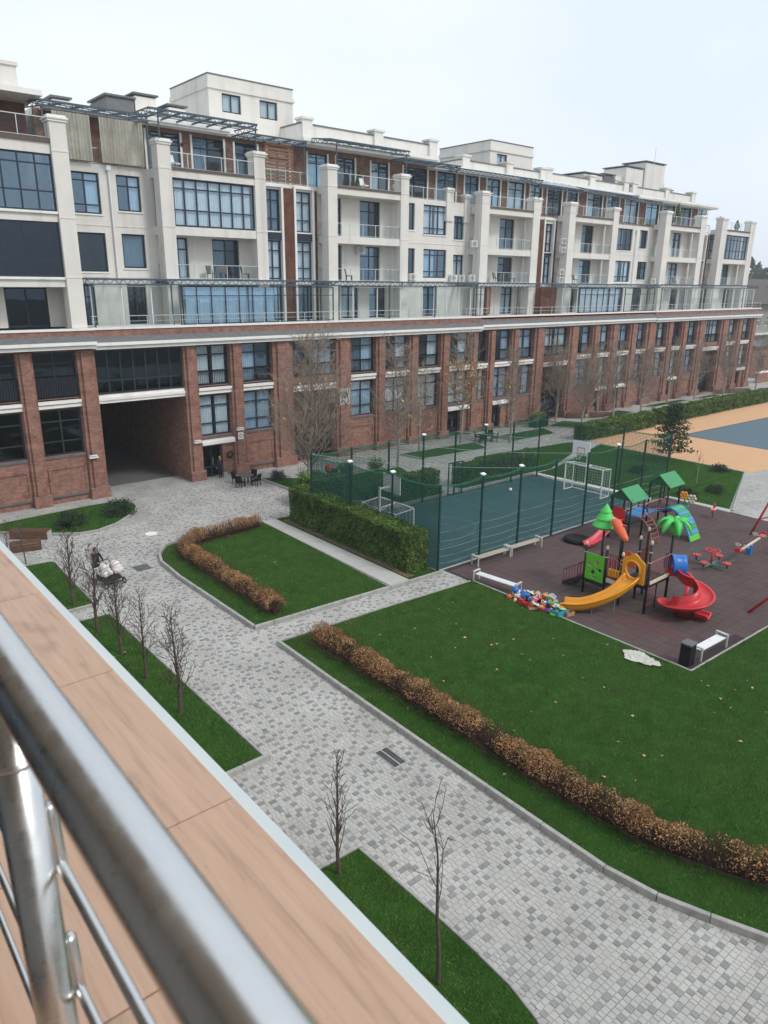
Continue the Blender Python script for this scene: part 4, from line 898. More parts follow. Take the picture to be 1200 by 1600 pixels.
def lounge_chair(x, y, z, rz, label, m=GREYF):
    t = thing('garden_chair', label, 'chair', (x, y, z), rz, 'garden chairs on the balconies')
    q = MB(); q.box(-.28, -.28, .38, .28, .28, .46); q.build('seat', m, t)
    q = MB(); q.obox((0, .30, .72), (.56, .06, .62), rx=R(-14)); q.build('backrest', m, t)
    for a in (-.25, .25):
        for b in (-.24, .24): q = MB(); q.bar((a, b, 0), (a*.95, b*.95, .38), .045); q.build('leg', BLACK, t)
    return t
lounge_chair(27.2, 52.8, 14.63, .3, 'left dark chair on the first bay balcony'); lounge_chair(28.2, 52.8, 14.63, -.2, 'middle dark chair on the first bay balcony'); lounge_chair(30.0, 52.7, 14.63, 1.2, 'dark chair near the right column of the first bay balcony')
lounge_chair(40.2, 52.8, 14.63, .8, 'dark chair on the lower balcony of the second bay')
lounge_chair(59.2, 52.8, 14.63, .2, 'left brown chair on the lower balcony of the third bay'); lounge_chair(61.6, 52.8, 14.63, .6, 'right brown chair on the lower balcony of the third bay')
lounge_chair(24.9, 53.0, 22.0, .5, 'pale chair behind the glass rail on the first bay roof', WMETAL); lounge_chair(42.2, 53.2, 22.0, .2, 'pale chair behind the glass rail on the second bay roof', WMETAL)
lounge_chair(72.6, 52.8, 14.63, .2, 'chair on the lower balcony of the fourth bay'); lounge_chair(94.4, 52.9, 14.63, .2, 'chair on the lower balcony of the fifth bay')
def potted(x, y, z, h, label, cat='plant'):
    t = thing('potted_plant', label, cat, (x, y, z), world=True)
    q = MB(); q.lathe([(.2, 0), (.3, .5), (.32, .55)], (x, y, z), 12); q.build('pot', SLATE, t)
    n = int(500*h); zz = RNG.uniform(0, 1, n); rr = .42*(1 - zz**1.4)*np.sqrt(RNG.uniform(.3, 1, n)); a = RNG.uniform(0, 6.28, n)
    npmesh('foliage', leafquads(np.stack([x + rr*np.cos(a), y + rr*np.sin(a), z + .5 + zz*h], 1), .09), quads(4*n), THUJA, t)
    q = MB(); q.tube([(x, y, z+.4), (x, y, z+.5+h*.8)], [.04, .015], 5); q.build('stem', TWIG, t)
potted(93.4, 53.0, 21.8, 2.2, 'dark conical shrub in a pot on the fifth bay roof terrace')
potted(104.6, 53.0, 21.95, 1.2, 'rounded potted shrub left on the last bay roof'); potted(109.8, 53.0, 21.95, 1.0, 'rounded potted shrub right on the last bay roof')
potted(43.2, 55.2, 22.0, 1.4, 'small potted plant by the second bay roof doors')
# ------------------------------------------------------------------ sports cage
GPOST = mk('dark_green_post', (.010, .045, .040), .45, var=.1)
GREENR = mk('green_rope', (.03, .16, .10), .8, var=.2)
NETM = mk('green_net', (.012, .075, .055), .9, var=.1)
PALEN = mk('pale_net_rope', (.34, .44, .41), .8, var=.1)
cage = thing('sports_cage_fence', 'tall dark green post and net cage around the blue ball court', 'fence', (25.25, 25.55, 0), world=True)
HZ = 4.65
NL, NR, BR_, BL = Vector((25.25, 25.55)), Vector((47.2, 25.25)), Vector((45.2, 35.0)), Vector((24.1, 35.5))
NEAR = [NL.lerp(NR, i/7) for i in range(8)]; BACK = [BL.lerp(BR_, i/7) for i in range(8)]; LEFT = [NL.lerp(BL, i/3) for i in range(4)]; RIGHT = [NR.lerp(BR_, i/3) for i in range(4)]
def cpost(p): x, y = p; m = MB(); m.box(x-.045, y-.045, 0, x+.045, y+.045, HZ + .05); m.box(x-.10, y-.10, 0, x+.10, y+.10, .02); q = m.build('post', GPOST, cage); return q
for p in NEAR + BACK + LEFT[1:-1] + RIGHT[1:-1]: cpost(p)
def ribbon(mb, a, b, w, nrm):
    """flat strand a->b facing nrm"""
    a, b = Vector(a), Vector(b); d = (b - a).normalized(); u = d.cross(Vector(nrm)).normalized() * w / 2
    mb.add([a - u, a + u, b + u, b - u], [(0, 1, 2, 3)])
def netpanel(p, q, z0, z1, st, wd, diag=False, name='net', gate=None, mt=NETM):
    p, q = Vector((*p, 0)), Vector((*q, 0)); L_ = (q - p).length; d = (q - p) / L_; n = d.cross(Vector((0, 0, 1))); mb = MB()
    nx = int(L_ / st); nz = int((z1 - z0) / st)
    sag = lambda t: .09 * math.sin(math.pi * t)
    bow = lambda t, s: n * (.10 * math.sin(math.pi * t) * math.sin(math.pi * s))
    G = lambda i, j: p + d * L_ * (i / nx) + Vector((0, 0, z0 + (z1 - z0) * j / nz - sag(i/nx) * (j/nz))) + bow(i/nx, j/nz)
    for i in range(nx + 1):
        for j in range(0, nz, 6): ribbon(mb, G(i, j), G(i, min(nz, j + 6)), wd, n)
    for j in range(nz + 1):
        for i in range(0, nx, 6): ribbon(mb, G(i, j), G(min(nx, i + 6), j), wd, n)
    return mb.build(name, mt, cage)
for ps, st, wd in ((NEAR, .13, .011), (BACK, .10, .020), (LEFT, .075, .026), (RIGHT, .10, .017)):
    for a, b in zip(ps, ps[1:]): netpanel(a, b, .05, HZ - .05, st, wd)
# sagging top ropes and the pale horizontal ropes low on the near side
def rope(p, q, z, sag, r, m, name, n=8):
    p, q = Vector((*p, z)), Vector((*q, z)); mb = MB(); mb.tube([p.lerp(q, i/n) - Vector((0, 0, sag*math.sin(math.pi*i/n))) for i in range(n+1)], r, 5); return mb.build(name, m, cage)
for ps in (NEAR, BACK, LEFT, RIGHT):
    for p, q in zip(ps, ps[1:]): rope(p, q, HZ, .14, .022, GREENR, 'top_rope'); rope(p, q, HZ - .12, .07, .014, GREENR, 'top_rope')
for a, b in zip(NEAR, NEAR[1:]):
    for z in (.35, .75, 1.15, 1.6, 2.1): rope((a.x, a.y + .02), (b.x, b.y + .02), z, random.uniform(.04, .12), .008, PALEN, 'pale_rope')
for a, b in zip(BACK, BACK[1:]): rope(a, b, 3.0, .03, .012, PALEN, 'pale_rope')
for a, b in zip(BACK[::2], NEAR[2::2]): rope(a, b, HZ, .25, .012, PALEN, 'cross_rope')
# gate frame in the back side
Y1 = 35.25
m = MB(); m.bar((35.6, Y1, 0), (35.6, Y1, 2.4), .07); m.bar((37.0, Y1, 0), (37.0, Y1, 2.4), .07); m.bar((35.6, Y1, 2.4), (37.0, Y1, 2.4), .07); m.bar((35.6, Y1, .1), (37.0, Y1, .1), .05); m.build('gate_frame', GPOST, cage)
for x, y in (LEFT[2], LEFT[1], NEAR[1], NEAR[2], NEAR[5], BACK[3], BACK[5]):
    m = MB(); m.obox((x + .12, y + .1, HZ + .1), (.28, .2, .06), rx=R(18)); m.bar((x, y, HZ), (x + .12, y + .1, HZ + .08), .04); m.build('floodlight', WMETAL, cage)
def goal(x, dx, y0, y1, label):
    t = thing('ball_goal', label, 'goal', (x, (y0+y1)/2, 0), world=True); h = 2.1; xb = x + dx
    m = MB(); m.bar((x, y0, 0), (x, y0, h), .08); m.bar((x, y1, 0), (x, y1, h), .08); m.bar((x, y0, h), (x, y1, h), .08); m.build('goal_frame', WMETAL, t)
    m = MB(); m.bar((xb, y0, 0), (xb, y0, h - .1), .045); m.bar((xb, y1, 0), (xb, y1, h - .1), .045); m.bar((xb, y0, h - .1), (xb, y1, h - .1), .045); m.bar((x, y0, h), (xb, y0, h - .1), .045); m.bar((x, y1, h), (xb, y1, h - .1), .045); m.bar((x, (y0+y1)/2, h), (xb, (y0+y1)/2, h - .1), .09, .05); m.bar((x, y0, .03), (xb, y0, .03), .05); m.bar((x, y1, .03), (xb, y1, .03), .05); m.bar((xb, y0, .03), (xb, y1, .03), .05); m.build('rear_frame', WMETAL, t)
    m = MB()
    for i in range(16): y = y0 + (y1-y0)*i/15; ribbon(m, (xb, y, .03), (xb, y, h-.1), .012, (1, 0, 0)); ribbon(m, (x, y, h), (xb, y, h-.1), .012, (0, 0, 1))
    for i in range(11): z = .03 + (h-.15)*i/10; ribbon(m, (xb, y0, z), (xb, y1, z), .012, (1, 0, 0))
    for i in range(6): xx = x + dx*i/5; ribbon(m, (xx, y0, h-.02*i), (xx, y1, h-.02*i), .012, (0, 0, 1)); ribbon(m, (xx, y0, 0), (xx, y0, h), .012, (0, 1, 0)); ribbon(m, (xx, y1, 0), (xx, y1, h), .012, (0, 1, 0))
    m.build('net', WMETAL, t)
goal(27.1, -1.35, 29.55, 32.65, 'white goal with net seen over the clipped hedge at the left court end'); goal(43.7, 1.0, 28.1, 31.25, 'white goal with net at the far right end of the court')
def hoop(x, y, d, zb, label):
    t = thing('basketball_hoop', label, 'basketball hoop', (x, y, 0), world=True)
    m = MB(); m.bar((x - d*.9, y, 0), (x - d*.9, y, zb + .5), .11); m.bar((x - d*.9, y, zb + .4), (x - d*.05, y, zb + .4), .09); m.build('pole', WMETAL, t)
    m = MB(); m.box(x-.025, y-.75, zb, x+.025, y+.75, zb+1.05); b = m.build('backboard', WMETAL, t)
    m = MB(); xs = x + d*.03
    for a, c, e, f in ((-.3, .12, .3, .12), (-.3, .57, .3, .57), (-.3, .12, -.3, .57), (.3, .12, .3, .57)): m.bar((xs, y+a, zb+c), (xs, y+e, zb+f), .035)
    m.build('target_square', mk('hoop_red', (.45, .08, .05), .6), b)
    m = MB(); P = [(x + d*(.28 + .22*math.cos(k*math.pi/6)), y + .22*math.sin(k*math.pi/6), zb + .1) for k in range(13)]; m.tube(P, .014, 5); m.build('rim', MATS['hoop_red'], t)
    m = MB()
    for k in range(12): a = k*math.pi/6; ribbon(m, (x + d*(.28 + .22*math.cos(a)), y + .22*math.sin(a), zb+.1), (x + d*(.28 + .12*math.cos(a+.4)), y + .12*math.sin(a+.4), zb-.3), .012, (1, .3, 0))
    m.build('net', WMETAL, t)
hoop(26.4, 30.7, 1, 2.92, 'basketball hoop rising from the left goal, seen from behind'); hoop(45.1, 31.0, -1, 2.45, 'basketball hoop with red square behind the right goal')
t = thing('ball', 'white ball lying on the blue court floor', 'ball', (40.2, 33.4, .0)); m = MB(); m.ball((0, 0, .13), .13, 12, 8); m.build('ball_skin', WMETAL, t, True)

# ------------------------------------------------------------------ playground furniture
PB = mk('pole_black', (.018, .014, .015), .45, var=.1); RED = mk('plastic_red', (.56, .022, .030), .35, var=.05, spec=.5); PINK = mk('slide_pinkish_red', (.62, .045, .075), .35, var=.05, spec=.5)
YEL = mk('plastic_yellow', (.78, .33, .015), .35, var=.05, spec=.5); BLU = mk('plastic_blue', (.012, .15, .52), .35, var=.05, spec=.5); GRN = mk('plastic_green', (.10, .48, .020), .4, var=.05, spec=.5); LGRN = mk('leaf_green_plastic', (.07, .55, .10), .4, var=.05, spec=.5)
ORG = mk('plastic_orange', (.72, .12, .035), .4, var=.05, spec=.5); DGRN = mk('roof_green_plastic', (.035, .26, .10), .45, var=.05, spec=.5); SKYB = mk('slat_blue', (.045, .27, .52), .4, var=.06, spec=.5); CRM = mk('cap_cream', (.62, .56, .46), .5); BRD = mk('dark_red_rail', (.25, .025, .03), .4, var=.08); TEAL = mk('teal_plate', (.03, .18, .15), .5)
DECK = mk('black_deck', (.02, .02, .022), .6)
pt = thing('playground_tower', 'play tower with yellow slide, red spiral slide, green panel, cone and palm tops', 'playground', (28.9, 16.5, 0), world=True)
def leg(x, y, z, cap=True, par=None, r=.062):
    m = MB(); m.tube([(x, y, 0), (x, y, z)], r, 10); l = m.build('leg', PB, par or pt, True)
    if cap: m = MB(); m.lathe([(.065, 0), (.075, .05), (.06, .14), (.03, .19)], (x, y, z), 10); m.build('cap', CRM, l, True)
    m = MB()
    return l
def clamps(x, y, zs, par=None):
    m = MB()
    for z in zs: m.lathe([(.075, -.02), (.075, .02)], (x, y, z), 10)
    m.build('clamp', CRM, par or pt)
XA, XB = 28.9, 30.2
for x, y, z in ((XA, 19.05, 2.5), (XA, 17.9, 2.58), (XA, 17.05, 2.5), (XB, 17.0, 3.05), (XA+.08, 15.75, 3.42), (XB, 18.0, 2.9)): leg(x, y, z)
leg(XB - .05, 18.97, 3.1, False); leg(30.95, 15.82, 3.6, False); leg(30.95, 17.05, 3.3)
for x, y, zs in ((XA, 19.05, (2.15,)), (XA, 17.9, (2.2,)), (XA, 17.05, (2.3, 2.1)), (XB, 17, (2.45,)), (XA+.08, 15.75, (3.05, 2.55)), (30.95, 15.82, (2.5,))): clamps(x, y, zs)
for x0, x1, y0, y1, z in ((XA+.05, XB-.05, 17.95, 19.0, .82), (XA+.1, 30.9, 15.85, 17.0, 1.42)):
    m = MB(); m.box(x0, y0, z-.24, x1, y1, z); m.build('platform', DECK, pt)
def cutpanel(y0, y1, z0, z1, x, th, holes, m_, name):
    """upright panel in the y-z plane with real holes (polygons), filled by a fan of strips"""
    import bmesh
    from mathutils.geometry import tessellate_polygon
    outer = y0 if isinstance(y0, list) else [(y0, z0), (y1, z0), (y1, z1), (y0, z1)]
    loops = [[Vector((a, b, 0)) for a, b in outer]] + [[Vector((a, b, 0)) for a, b in h] for h in holes]
    flat = [v for l in loops for v in l]; tri = tessellate_polygon(loops); n = len(flat)
    mb = MB(); vs = [(x, v.x, v.y) for v in flat] + [(x+th, v.x, v.y) for v in flat]; fs = [tuple(t) for t in tri] + [tuple(i+n for i in reversed(t)) for t in tri]
    k = 0
    for l in loops:
        for i in range(len(l)): a, b = k+i, k+(i+1) % len(l); fs.append((a, b, b+n, a+n))
        k += len(l)
    mb.add(vs, fs); return mb.build(name, m_, pt)
petals = []
cy, cz = 18.48, 1.5
for k in range(4):
    a = math.pi/2*k + .35; P = [(cy + math.cos(a+da)*r*1.0, cz + math.sin(a+da)*r*1.05) for da, r in ((0, .09), (-.42, .26), (-.2, .40), (.12, .42), (.42, .27))]; petals.append(P)
petals.append([(cy - .22 + .44*i/6, cz - .46 - .09*math.sin(math.pi*i/6)) for i in range(7)] + [(cy + .20 - .40*i/5, cz - .45) for i in range(6)])
cutpanel(17.97, 18.99, .82, 2.15, XA-.04, .05, petals, GRN, 'flower_panel')
# yellow portal: rounded outline with a round hole, hooded, then the trough of the slide
oc, ocz = 16.45, 2.02
outl = [(15.86, 1.42), (17.0, 1.42), (17.0, 2.42), (16.9, 2.52), (16.75, 2.56), (16.62, 2.72), (16.45, 2.80), (16.28, 2.74), (16.12, 2.58), (15.97, 2.52), (15.86, 2.40)]
hole = [(oc + .36*math.cos(2*math.pi*k/18), ocz + .40*math.sin(2*math.pi*k/18)) for k in range(18)]
cutpanel(outl, None, None, None, XA-.08, .10, [hole], YEL, 'slide_portal')
m = MB(); ring = [(XA-.11, oc + .40*math.cos(a), ocz + .44*math.sin(a)) for a in [R(-20 + 220*k/14) for k in range(15)]]; m.tube(ring, .055, 8); m.build('portal_hood', YEL, pt, True)
def spline(P, n):
    P = [Vector(p) for p in P]; out_ = []
    Q = [P[0]*2 - P[1]] + P + [P[-1]*2 - P[-2]]
    for i in range(1, len(Q)-2):
        for k in range(n):
            t = k/n; a, b, c, d = Q[i-1], Q[i], Q[i+1], Q[i+2]
            out_.append(.5*((2*b) + (c-a)*t + (2*a-5*b+4*c-d)*t*t + (3*b-a-3*c+d)*t**3))
    return out_ + [P[-1]]
def trough(pts, w, hL, hR, th=.035, bank=None, skirt=None):
    """slide: floor with two side walls swept along pts; skirt(i) lowers the outer wall"""
    mb = MB(); n = len(pts); sec = []
    for i, p in enumerate(pts):
        d = pts[min(i+1, n-1)] - pts[max(i-1, 0)]; d.z = 0; d.normalize(); l = Vector((-d.y, d.x, 0)); z = Vector((0, 0, 1))
        a = hL(i/(n-1)) if callable(hL) else hL; b = hR(i/(n-1)) if callable(hR) else hR
        c0 = w/2; k = .10
        inner = [(-c0, a), (-c0+.02, .12), (-c0+k, .02), (0, 0), (c0-k, .02), (c0-.02, .12), (c0, b)]
        outer = [(c0+.09, b), (c0+.09, b-.05), (c0+.035, b-.06), (c0+.03, .08), (c0-.06, -th-.03), (0, -th-.03), (-c0+.06, -th-.03), (-c0-.03, .08), (-c0-.035, a-.06), (-c0-.09, a-.05), (-c0-.09, a)]
        if skirt: s = skirt(i/(n-1)); outer[3] = (c0+.03, min(.08, s - p.z) if s is not None else .08)
        sec.append([p - l*u + z*v for u, v in inner + outer])
    m_ = len(sec[0])
    for s in sec: mb.v += [tuple(q) for q in s]
    for i in range(n-1):
        for k in range(m_): a = i*m_ + k; b = i*m_ + (k+1) % m_; mb.f.append((a, b, b+m_, a+m_))
    mb.f.append(tuple(range(m_-1, -1, -1))); mb.f.append(tuple((n-1)*m_ + k for k in range(m_)))
    return mb
P = spline([(XA-.05, 16.45, 1.52), (28.35, 16.5, 1.28), (27.85, 16.75, .90), (27.35, 17.2, .55), (26.95, 17.7, .30), (26.7, 18.15, .2), (26.55, 18.5, .17)], 6)
trough(P, .66, .28, .28, th=.08).build('slide_chute', YEL, pt, True)
m = MB(); m.box(26.4, 18.42, .02, 26.7, 18.6, .2); m.build('slide_foot', CRM, pt, bevel=.03)
for x, y, z in ((27.15, 17.3, .40), (27.95, 16.66, .85)): m = MB(); m.tube([(x, y, 0), (x, y, z)], .02, 6); m.build('slide_strut', METAL, pt)
# red spiral slide with its blue hood
SPC = (30.28, 14.5)
SP = [(30.98, 15.9, 1.5), (31.35, 15.5, 1.46)] + [(SPC[0] + 0.84*math.cos(R(a)), SPC[1] + 0.84*math.sin(R(a)), z) for a, z in ((26, 1.35), (0, 1.25), (-28, 1.12), (-62, 1.01), (-96, .9), (-128, .8), (-160, .7), (-195, .58), (-232, .46), (-265, .36))] + [(30.3, 14.75, .28), (30.42, 14.3, .21), (30.52, 13.85, .18), (30.6, 13.45, .17)]
P = spline(SP, 5)
trough(P, .60, .14, lambda t: .46 if t < .70 else .22, skirt=lambda t: max(.02, .55 - 2.6*(t - .22)) if .22 < t < .62 else None).build('spiral_chute', RED, pt, True)
m = MB(); m.tube([(SPC[0], SPC[1], 0), (SPC[0], SPC[1], 1.45)], .09, 10); m.build('spiral_post', RED, pt, True)
m = MB(); n = 12; prof = [(.42*math.cos(R(-35 + 250*k/n)), .42 + .52*math.sin(R(-35 + 250*k/n))) for k in range(n+1)]
secs = []
for (cx, cy_, cz_, an, s) in ((30.98, 15.86, 1.46, -32, 1.18), (31.06, 15.8, 1.46, -34, 1.06), (31.25, 15.66, 1.44, -38, 1.04), (31.45, 15.48, 1.42, -44, 1.05), (31.56, 15.36, 1.40, -48, 1.08)):
    dv = Vector((math.cos(R(an)), math.sin(R(an)), 0)); l = Vector((-dv.y, dv.x, 0)); secs.append([Vector((cx, cy_, cz_)) + l*u*s + Vector((0, 0, v*s)) for u, v in prof])
for s in secs: m.v += [tuple(q) for q in s]
for i in range(len(secs)-1):
    for k in range(n): a = i*(n+1) + k; m.f.append((a, a+1, a+n+2, a+n+1))
h = m.build('slide_hood', BLU, pt, True); sm = h.modifiers.new('thick', 'SOLIDIFY'); sm.thickness = .04
# rails
def rails(p, q, z0, z1, n, m_=BRD, par=None, rise=0, w=.022, name='rail'):
    m = MB(); p, q = Vector((*p, 0)), Vector((*q, 0)); up = Vector((0, 0, rise))
    m.bar(p + Vector((0, 0, z1)), q + Vector((0, 0, z1)) + up, .04); m.bar(p + Vector((0, 0, z0)), q + Vector((0, 0, z0)) + up, .035)
    for i in range(n+1): t = i/n; a = p.lerp(q, t) + up*t; m.bar(a + Vector((0, 0, z0)), a + Vector((0, 0, z1)), w)
    return m.build(name, m_, par or pt)
PALER = mk('faded_red_rail', (.38, .12, .11), .5, var=.1)
rails((29.05, 15.76), (30.88, 15.79), 1.5, 2.5, 9, PALER); rails((30.95, 16.0), (30.95, 15.85), 1.5, 2.5, 2, PALER); rails((30.95, 16.85), (30.95, 17.05), 1.5, 2.5, 2, BRD); rails((XB + .1, 17.05), (30.9, 17.07), 1.5, 2.5, 6, BRD)
rails((29.1, 17.95), (XB, 17.98), .95, 1.85, 7, BRD); rails((XB - .02, 18.05), (XB - .04, 18.9), .95, 1.85, 6, BRD)
m = MB(); m.bar((29.1, 15.7, 1.52), (30.85, 15.73, 1.52), .04, .16); m.build('toe_board', CRM, pt)
# stair with dark red rails beside the green panel
m = MB()
for i in range(3): m.box(XA+.1, 19.15 + i*.38, .62 - i*.26, XB-.1, 19.5 + i*.38, .68 - i*.26)
m.build('stair_tread', DECK, pt)
for x in (XA+.02, XB-.08):
    m = MB(); m.prism([(19.1, .70), (20.3, .0), (20.3, .16), (19.1, .92)], x, x+.05, 'x'); m.build('stair_side', DECK, pt); rails((x+.03, 19.12), (x+.03, 20.28), .9, 1.55, 7, BRD, rise=-.72)
# ladder under the second platform and a yellow bead game panel
m = MB(); m.tube([(29.95, 15.8, 0), (29.95, 15.8, 1.4)], .03, 6); m.build('ladder_post', PB, pt); m = MB()
for z in (.35, .7, 1.05): m.bar((29.0, 15.78, z), (29.92, 15.8, z), .03)
m.build('ladder_rung', BRD, pt)
m = MB()
for i in range(4): m.tube([(XA+.02, 17.2 + .16*i, 1.32), (XA+.02, 17.2 + .16*i, 1.68)], .065, 8)
m.build('bead_game', YEL, pt); m = MB(); m.box(XA, 17.12, .95, XA+.04, 17.82, 1.15); m.build('toe_board', CRM, pt)
rails((XA+.02, 17.12), (XA+.02, 17.84), 1.2, 2.1, 5, BRD)
# orange curved panel and the black arch that carries an orange bird-like ornament
m = MB(); pts_ = [(XB+.02 - .02*k, 18.1 - .1*k, 0) for k in range(9)]
m.prism([(17.1, 1.55), (17.9, 1.55), (17.9, 2.05), (17.75, 2.25), (17.5, 2.33), (17.25, 2.25), (17.1, 2.1)], XB-.1, XB-.05, 'x'); m.build('curved_panel', ORG, pt)
m = MB(); m.tube([(XA+.05, 17.2, 2.3), (XA+.1, 17.2, 3.0), (XA+.25, 17.3, 3.25), (XA+.7, 17.7, 3.3), (XA+1.1, 18.2, 3.35)], .06, 8); m.build('arch_pole', PB, pt, True)
m = MB(); B_ = spline([(29.95, 18.35, 3.62), (29.7, 18.1, 3.68), (29.4, 17.75, 3.62), (29.15, 17.35, 3.42), (29.0, 17.0, 3.2)], 4); nb = len(B_)
m.tube(B_, [.10 + .17*math.sin(math.pi*min(1, (i+2)/(nb+2)))**.8 * (1 - .4*i/nb) if i < nb-1 else .03 for i in range(nb)], 8); orn = m.build('ornament', ORG, pt, True)
m = MB(); m.ball((29.93, 18.35, 3.66), .19, 10, 7); m.build('ornament_head', CRM, orn, True)
m = MB(); m.obox((29.55, 17.6, 3.72), (.5, .16, .06), rz=R(50), ry=R(14)); m.obox((29.75, 18.05, 3.82), (.16, .4, .05), rz=R(50)); m.build('ornament_wing', RED, orn, bevel=.02)
# cone top like a fir tree, three stacked skirts
m = MB(); m.lathe([(.06, -.12), (.50, -.02), (.60, .10), (.56, .16), (.42, .34), (.36, .44), (.44, .46), (.30, .68), (.22, .80), (.28, .82), (.12, 1.06), (.01, 1.22)], (XB-.05, 18.97, 3.15), 18); m.build('cone_top', LGRN, pt, False)
# palm top: trunk sleeve and drooping leaves
m = MB(); m.lathe([(.13, 0), (.20, .25), (.22, .5), (.14, .6)], (30.95, 15.82, 3.45), 10); m.build('palm_sleeve', LGRN, pt, True)
for k in range(7):
    a = 2*math.pi*k/7 + .3; d = Vector((math.cos(a), math.sin(a), 0)); l = Vector((-d.y, d.x, 0)); c = Vector((30.95, 15.82, 4.02)); m = MB(); sec = []
    for r, z, w_ in ((.05, .02, .09), (.25, .20, .15), (.48, .20, .19), (.68, .02, .18), (.80, -.25, .10), (.82, -.38, .02)): sec.append((c + d*r + Vector((0, 0, z)), w_))
    for p, w_ in sec: m.v += [tuple(p - l*w_ - Vector((0, 0, .05))), tuple(p + Vector((0, 0, .05))), tuple(p + l*w_ - Vector((0, 0, .05))), tuple(p - Vector((0, 0, .05)))]
    for i in range(len(sec)-1):
        for q in range(4): a_ = i*4 + q; b_ = i*4 + (q+1) % 4; m.f.append((a_, b_, b_+4, a_+4))
    m.build('palm_leaf', LGRN, pt, True)

# second play unit: two little roofed towers, bridge, arches
hu = thing('playground_tower', 'play unit with two green roofed huts joined by a blue bridge', 'playground', (38, 22.2, 0), world=True)
def hut(x0, x1, y0, y1, ze, label=None):
    for x in (x0, x1):
        for y in (y0, y1): m = MB(); m.tube([(x, y, 0), (x, y, ze+.02)], .06, 8); m.build('leg', PB, hu, True)
    m = MB(); m.box(x0, y0, 1.05, x1, y1, 1.18); m.build('platform', DECK, hu)
    zr = ze + .55; ym = (y0+y1)/2
    for s in (-1, 1):
        m = MB(); e = y0 - .18 if s < 0 else y1 + .18
        A = [(e, ze-.12), (ym, zr), (ym, zr-.05), (e, ze-.17)]; m.prism(A if s < 0 else A[::-1], x0-.18, x1+.18, 'x'); m.build('roof_slope', DGRN, hu)
    for x in (x0-.12, x1+.08): m = MB(); m.prism([(y0-.05, ze-.1), (y1+.05, ze-.1), (ym, zr-.07)], x, x+.04, 'x'); m.build('gable', mk('gable_green', (.018, .10, .05), .5), hu)
hut(37.1, 38.5, 21.75, 23.05, 2.62); hut(41.1, 42.5, 21.7, 22.95, 2.85)
m = MB()
for i in range(4): m.bar((37.05, 21.95 + i*.3, 1.25), (37.05, 21.95 + i*.3, 2.0), .03); m.bar((37.05, 21.8, 1.3 + i*.22), (37.05, 23.0, 1.3 + i*.22), .03)
m.build('lattice', GPOST, hu)
for i in range(14):
    t = (i + .5)/14; x = 38.56 + 2.48*t; z = 1.14 + .22*math.sin(math.pi*t)
    m = MB(); m.obox((x, 22.4, z), (.165, 1.1, .05), ry=-R(20)*math.cos(math.pi*t)); m.build('bridge_slat', SKYB if i % 4 else BLU, hu)
for y in (21.83, 22.95):
    m = MB(); P = [(38.5 + 2.6*i/8, y, 1.9 + .22*math.sin(math.pi*i/8)) for i in range(9)]; m.tube(P, .028, 6); m.tube([(a, b, c-.6) for a, b, c in P], .02, 6)
    for a, b, c in P[1:-1]: m.bar((a, b, c), (a, b, c-.6), .022)
    m.build('bridge_rail', PALER, hu)
# blue and green slatted arch climber
N_ = 13; A0 = [(21.55 - 2.2*(i/N_), 1.62*math.sin(math.pi*(.36 + .64*i/N_))**.8 if i < N_ else .03) for i in range(N_+1)]
for i in range(N_):
    (ya, za), (yb_, zb_) = A0[i], A0[i+1]; xs = 41.15 - .65*(i/N_); m = MB(); m.obox((xs + .02, (ya+yb_)/2, (za+zb_)/2), (1.12, math.hypot(ya-yb_, za-zb_)*.93, .05), rx=math.atan2(zb_-za, yb_-ya) + math.pi); m.build('arch_slat', SKYB if i in (2, 4, 6, 8, 9, 11) or i == 0 else GRN if i in (3, 12) else MATS.get('dim_green') or mk('dim_green', (.04, .30, .06), .45), hu)
for s in (-.52, .54): m = MB(); m.tube([(41.15 - .65*(i/N_) + s, y, z-.05) for i, (y, z) in enumerate(A0)], .035, 6); m.build('arch_side', BLU, hu)
# red curved ladder
LP = [(21.75, 1.5), (21.4, 1.55), (21.0, 1.35), (20.7, .95), (20.5, .45), (20.42, 0)]
for x in (37.55, 38.35): m = MB(); m.tube(spline([(x, a, b) for a, b in LP], 4), .032, 6); m.build('ladder_side', MATS['faded_red_rail'], hu)
for a, b in LP[1:-1] + [(20.85, 1.17), (20.6, .7)]: m = MB(); m.bar((37.55, a, b), (38.35, a, b), .035); m.build('ladder_rung', MATS['faded_red_rail'], hu)
P = spline([(37.1, 22.4, 1.2), (36.6, 22.4, 1.15), (35.9, 22.5, .72), (35.2, 22.55, .35), (34.6, 22.6, .2), (34.3, 22.6, .18)], 5); trough(P, .5, .2, .2).build('slide_chute', PINK, hu, True)
m = MB(); m.prism([(22.0, 1.2), (22.85, 1.2), (22.85, 1.8), (22.65, 2.05), (22.2, 2.05), (22.0, 1.8)], 36.95, 37.0, 'x'); m.build('slide_portal', RED, hu)
m = MB(); m.tube([(38.55, 21.7, 1.95), (38.2, 21.3, 1.9), (37.6, 21.0, 2.0)], .05, 6); m.build('side_bar', PB, hu)

t = thing('rubber_ring', 'round black rubber ring lying near the cage fence', 'play ring', (34.9, 23.75, 0)); m = MB(); m.lathe([(.55, .02), (.72, .02), (.78, .12), (.72, .26), (.55, .28), (.45, .2)], n=20); m.build('ring', BLACK, t, True); m = MB(); m.lathe([(.44, .1), (.44, .14)], n=16); m.build('centre', GREYF, t)

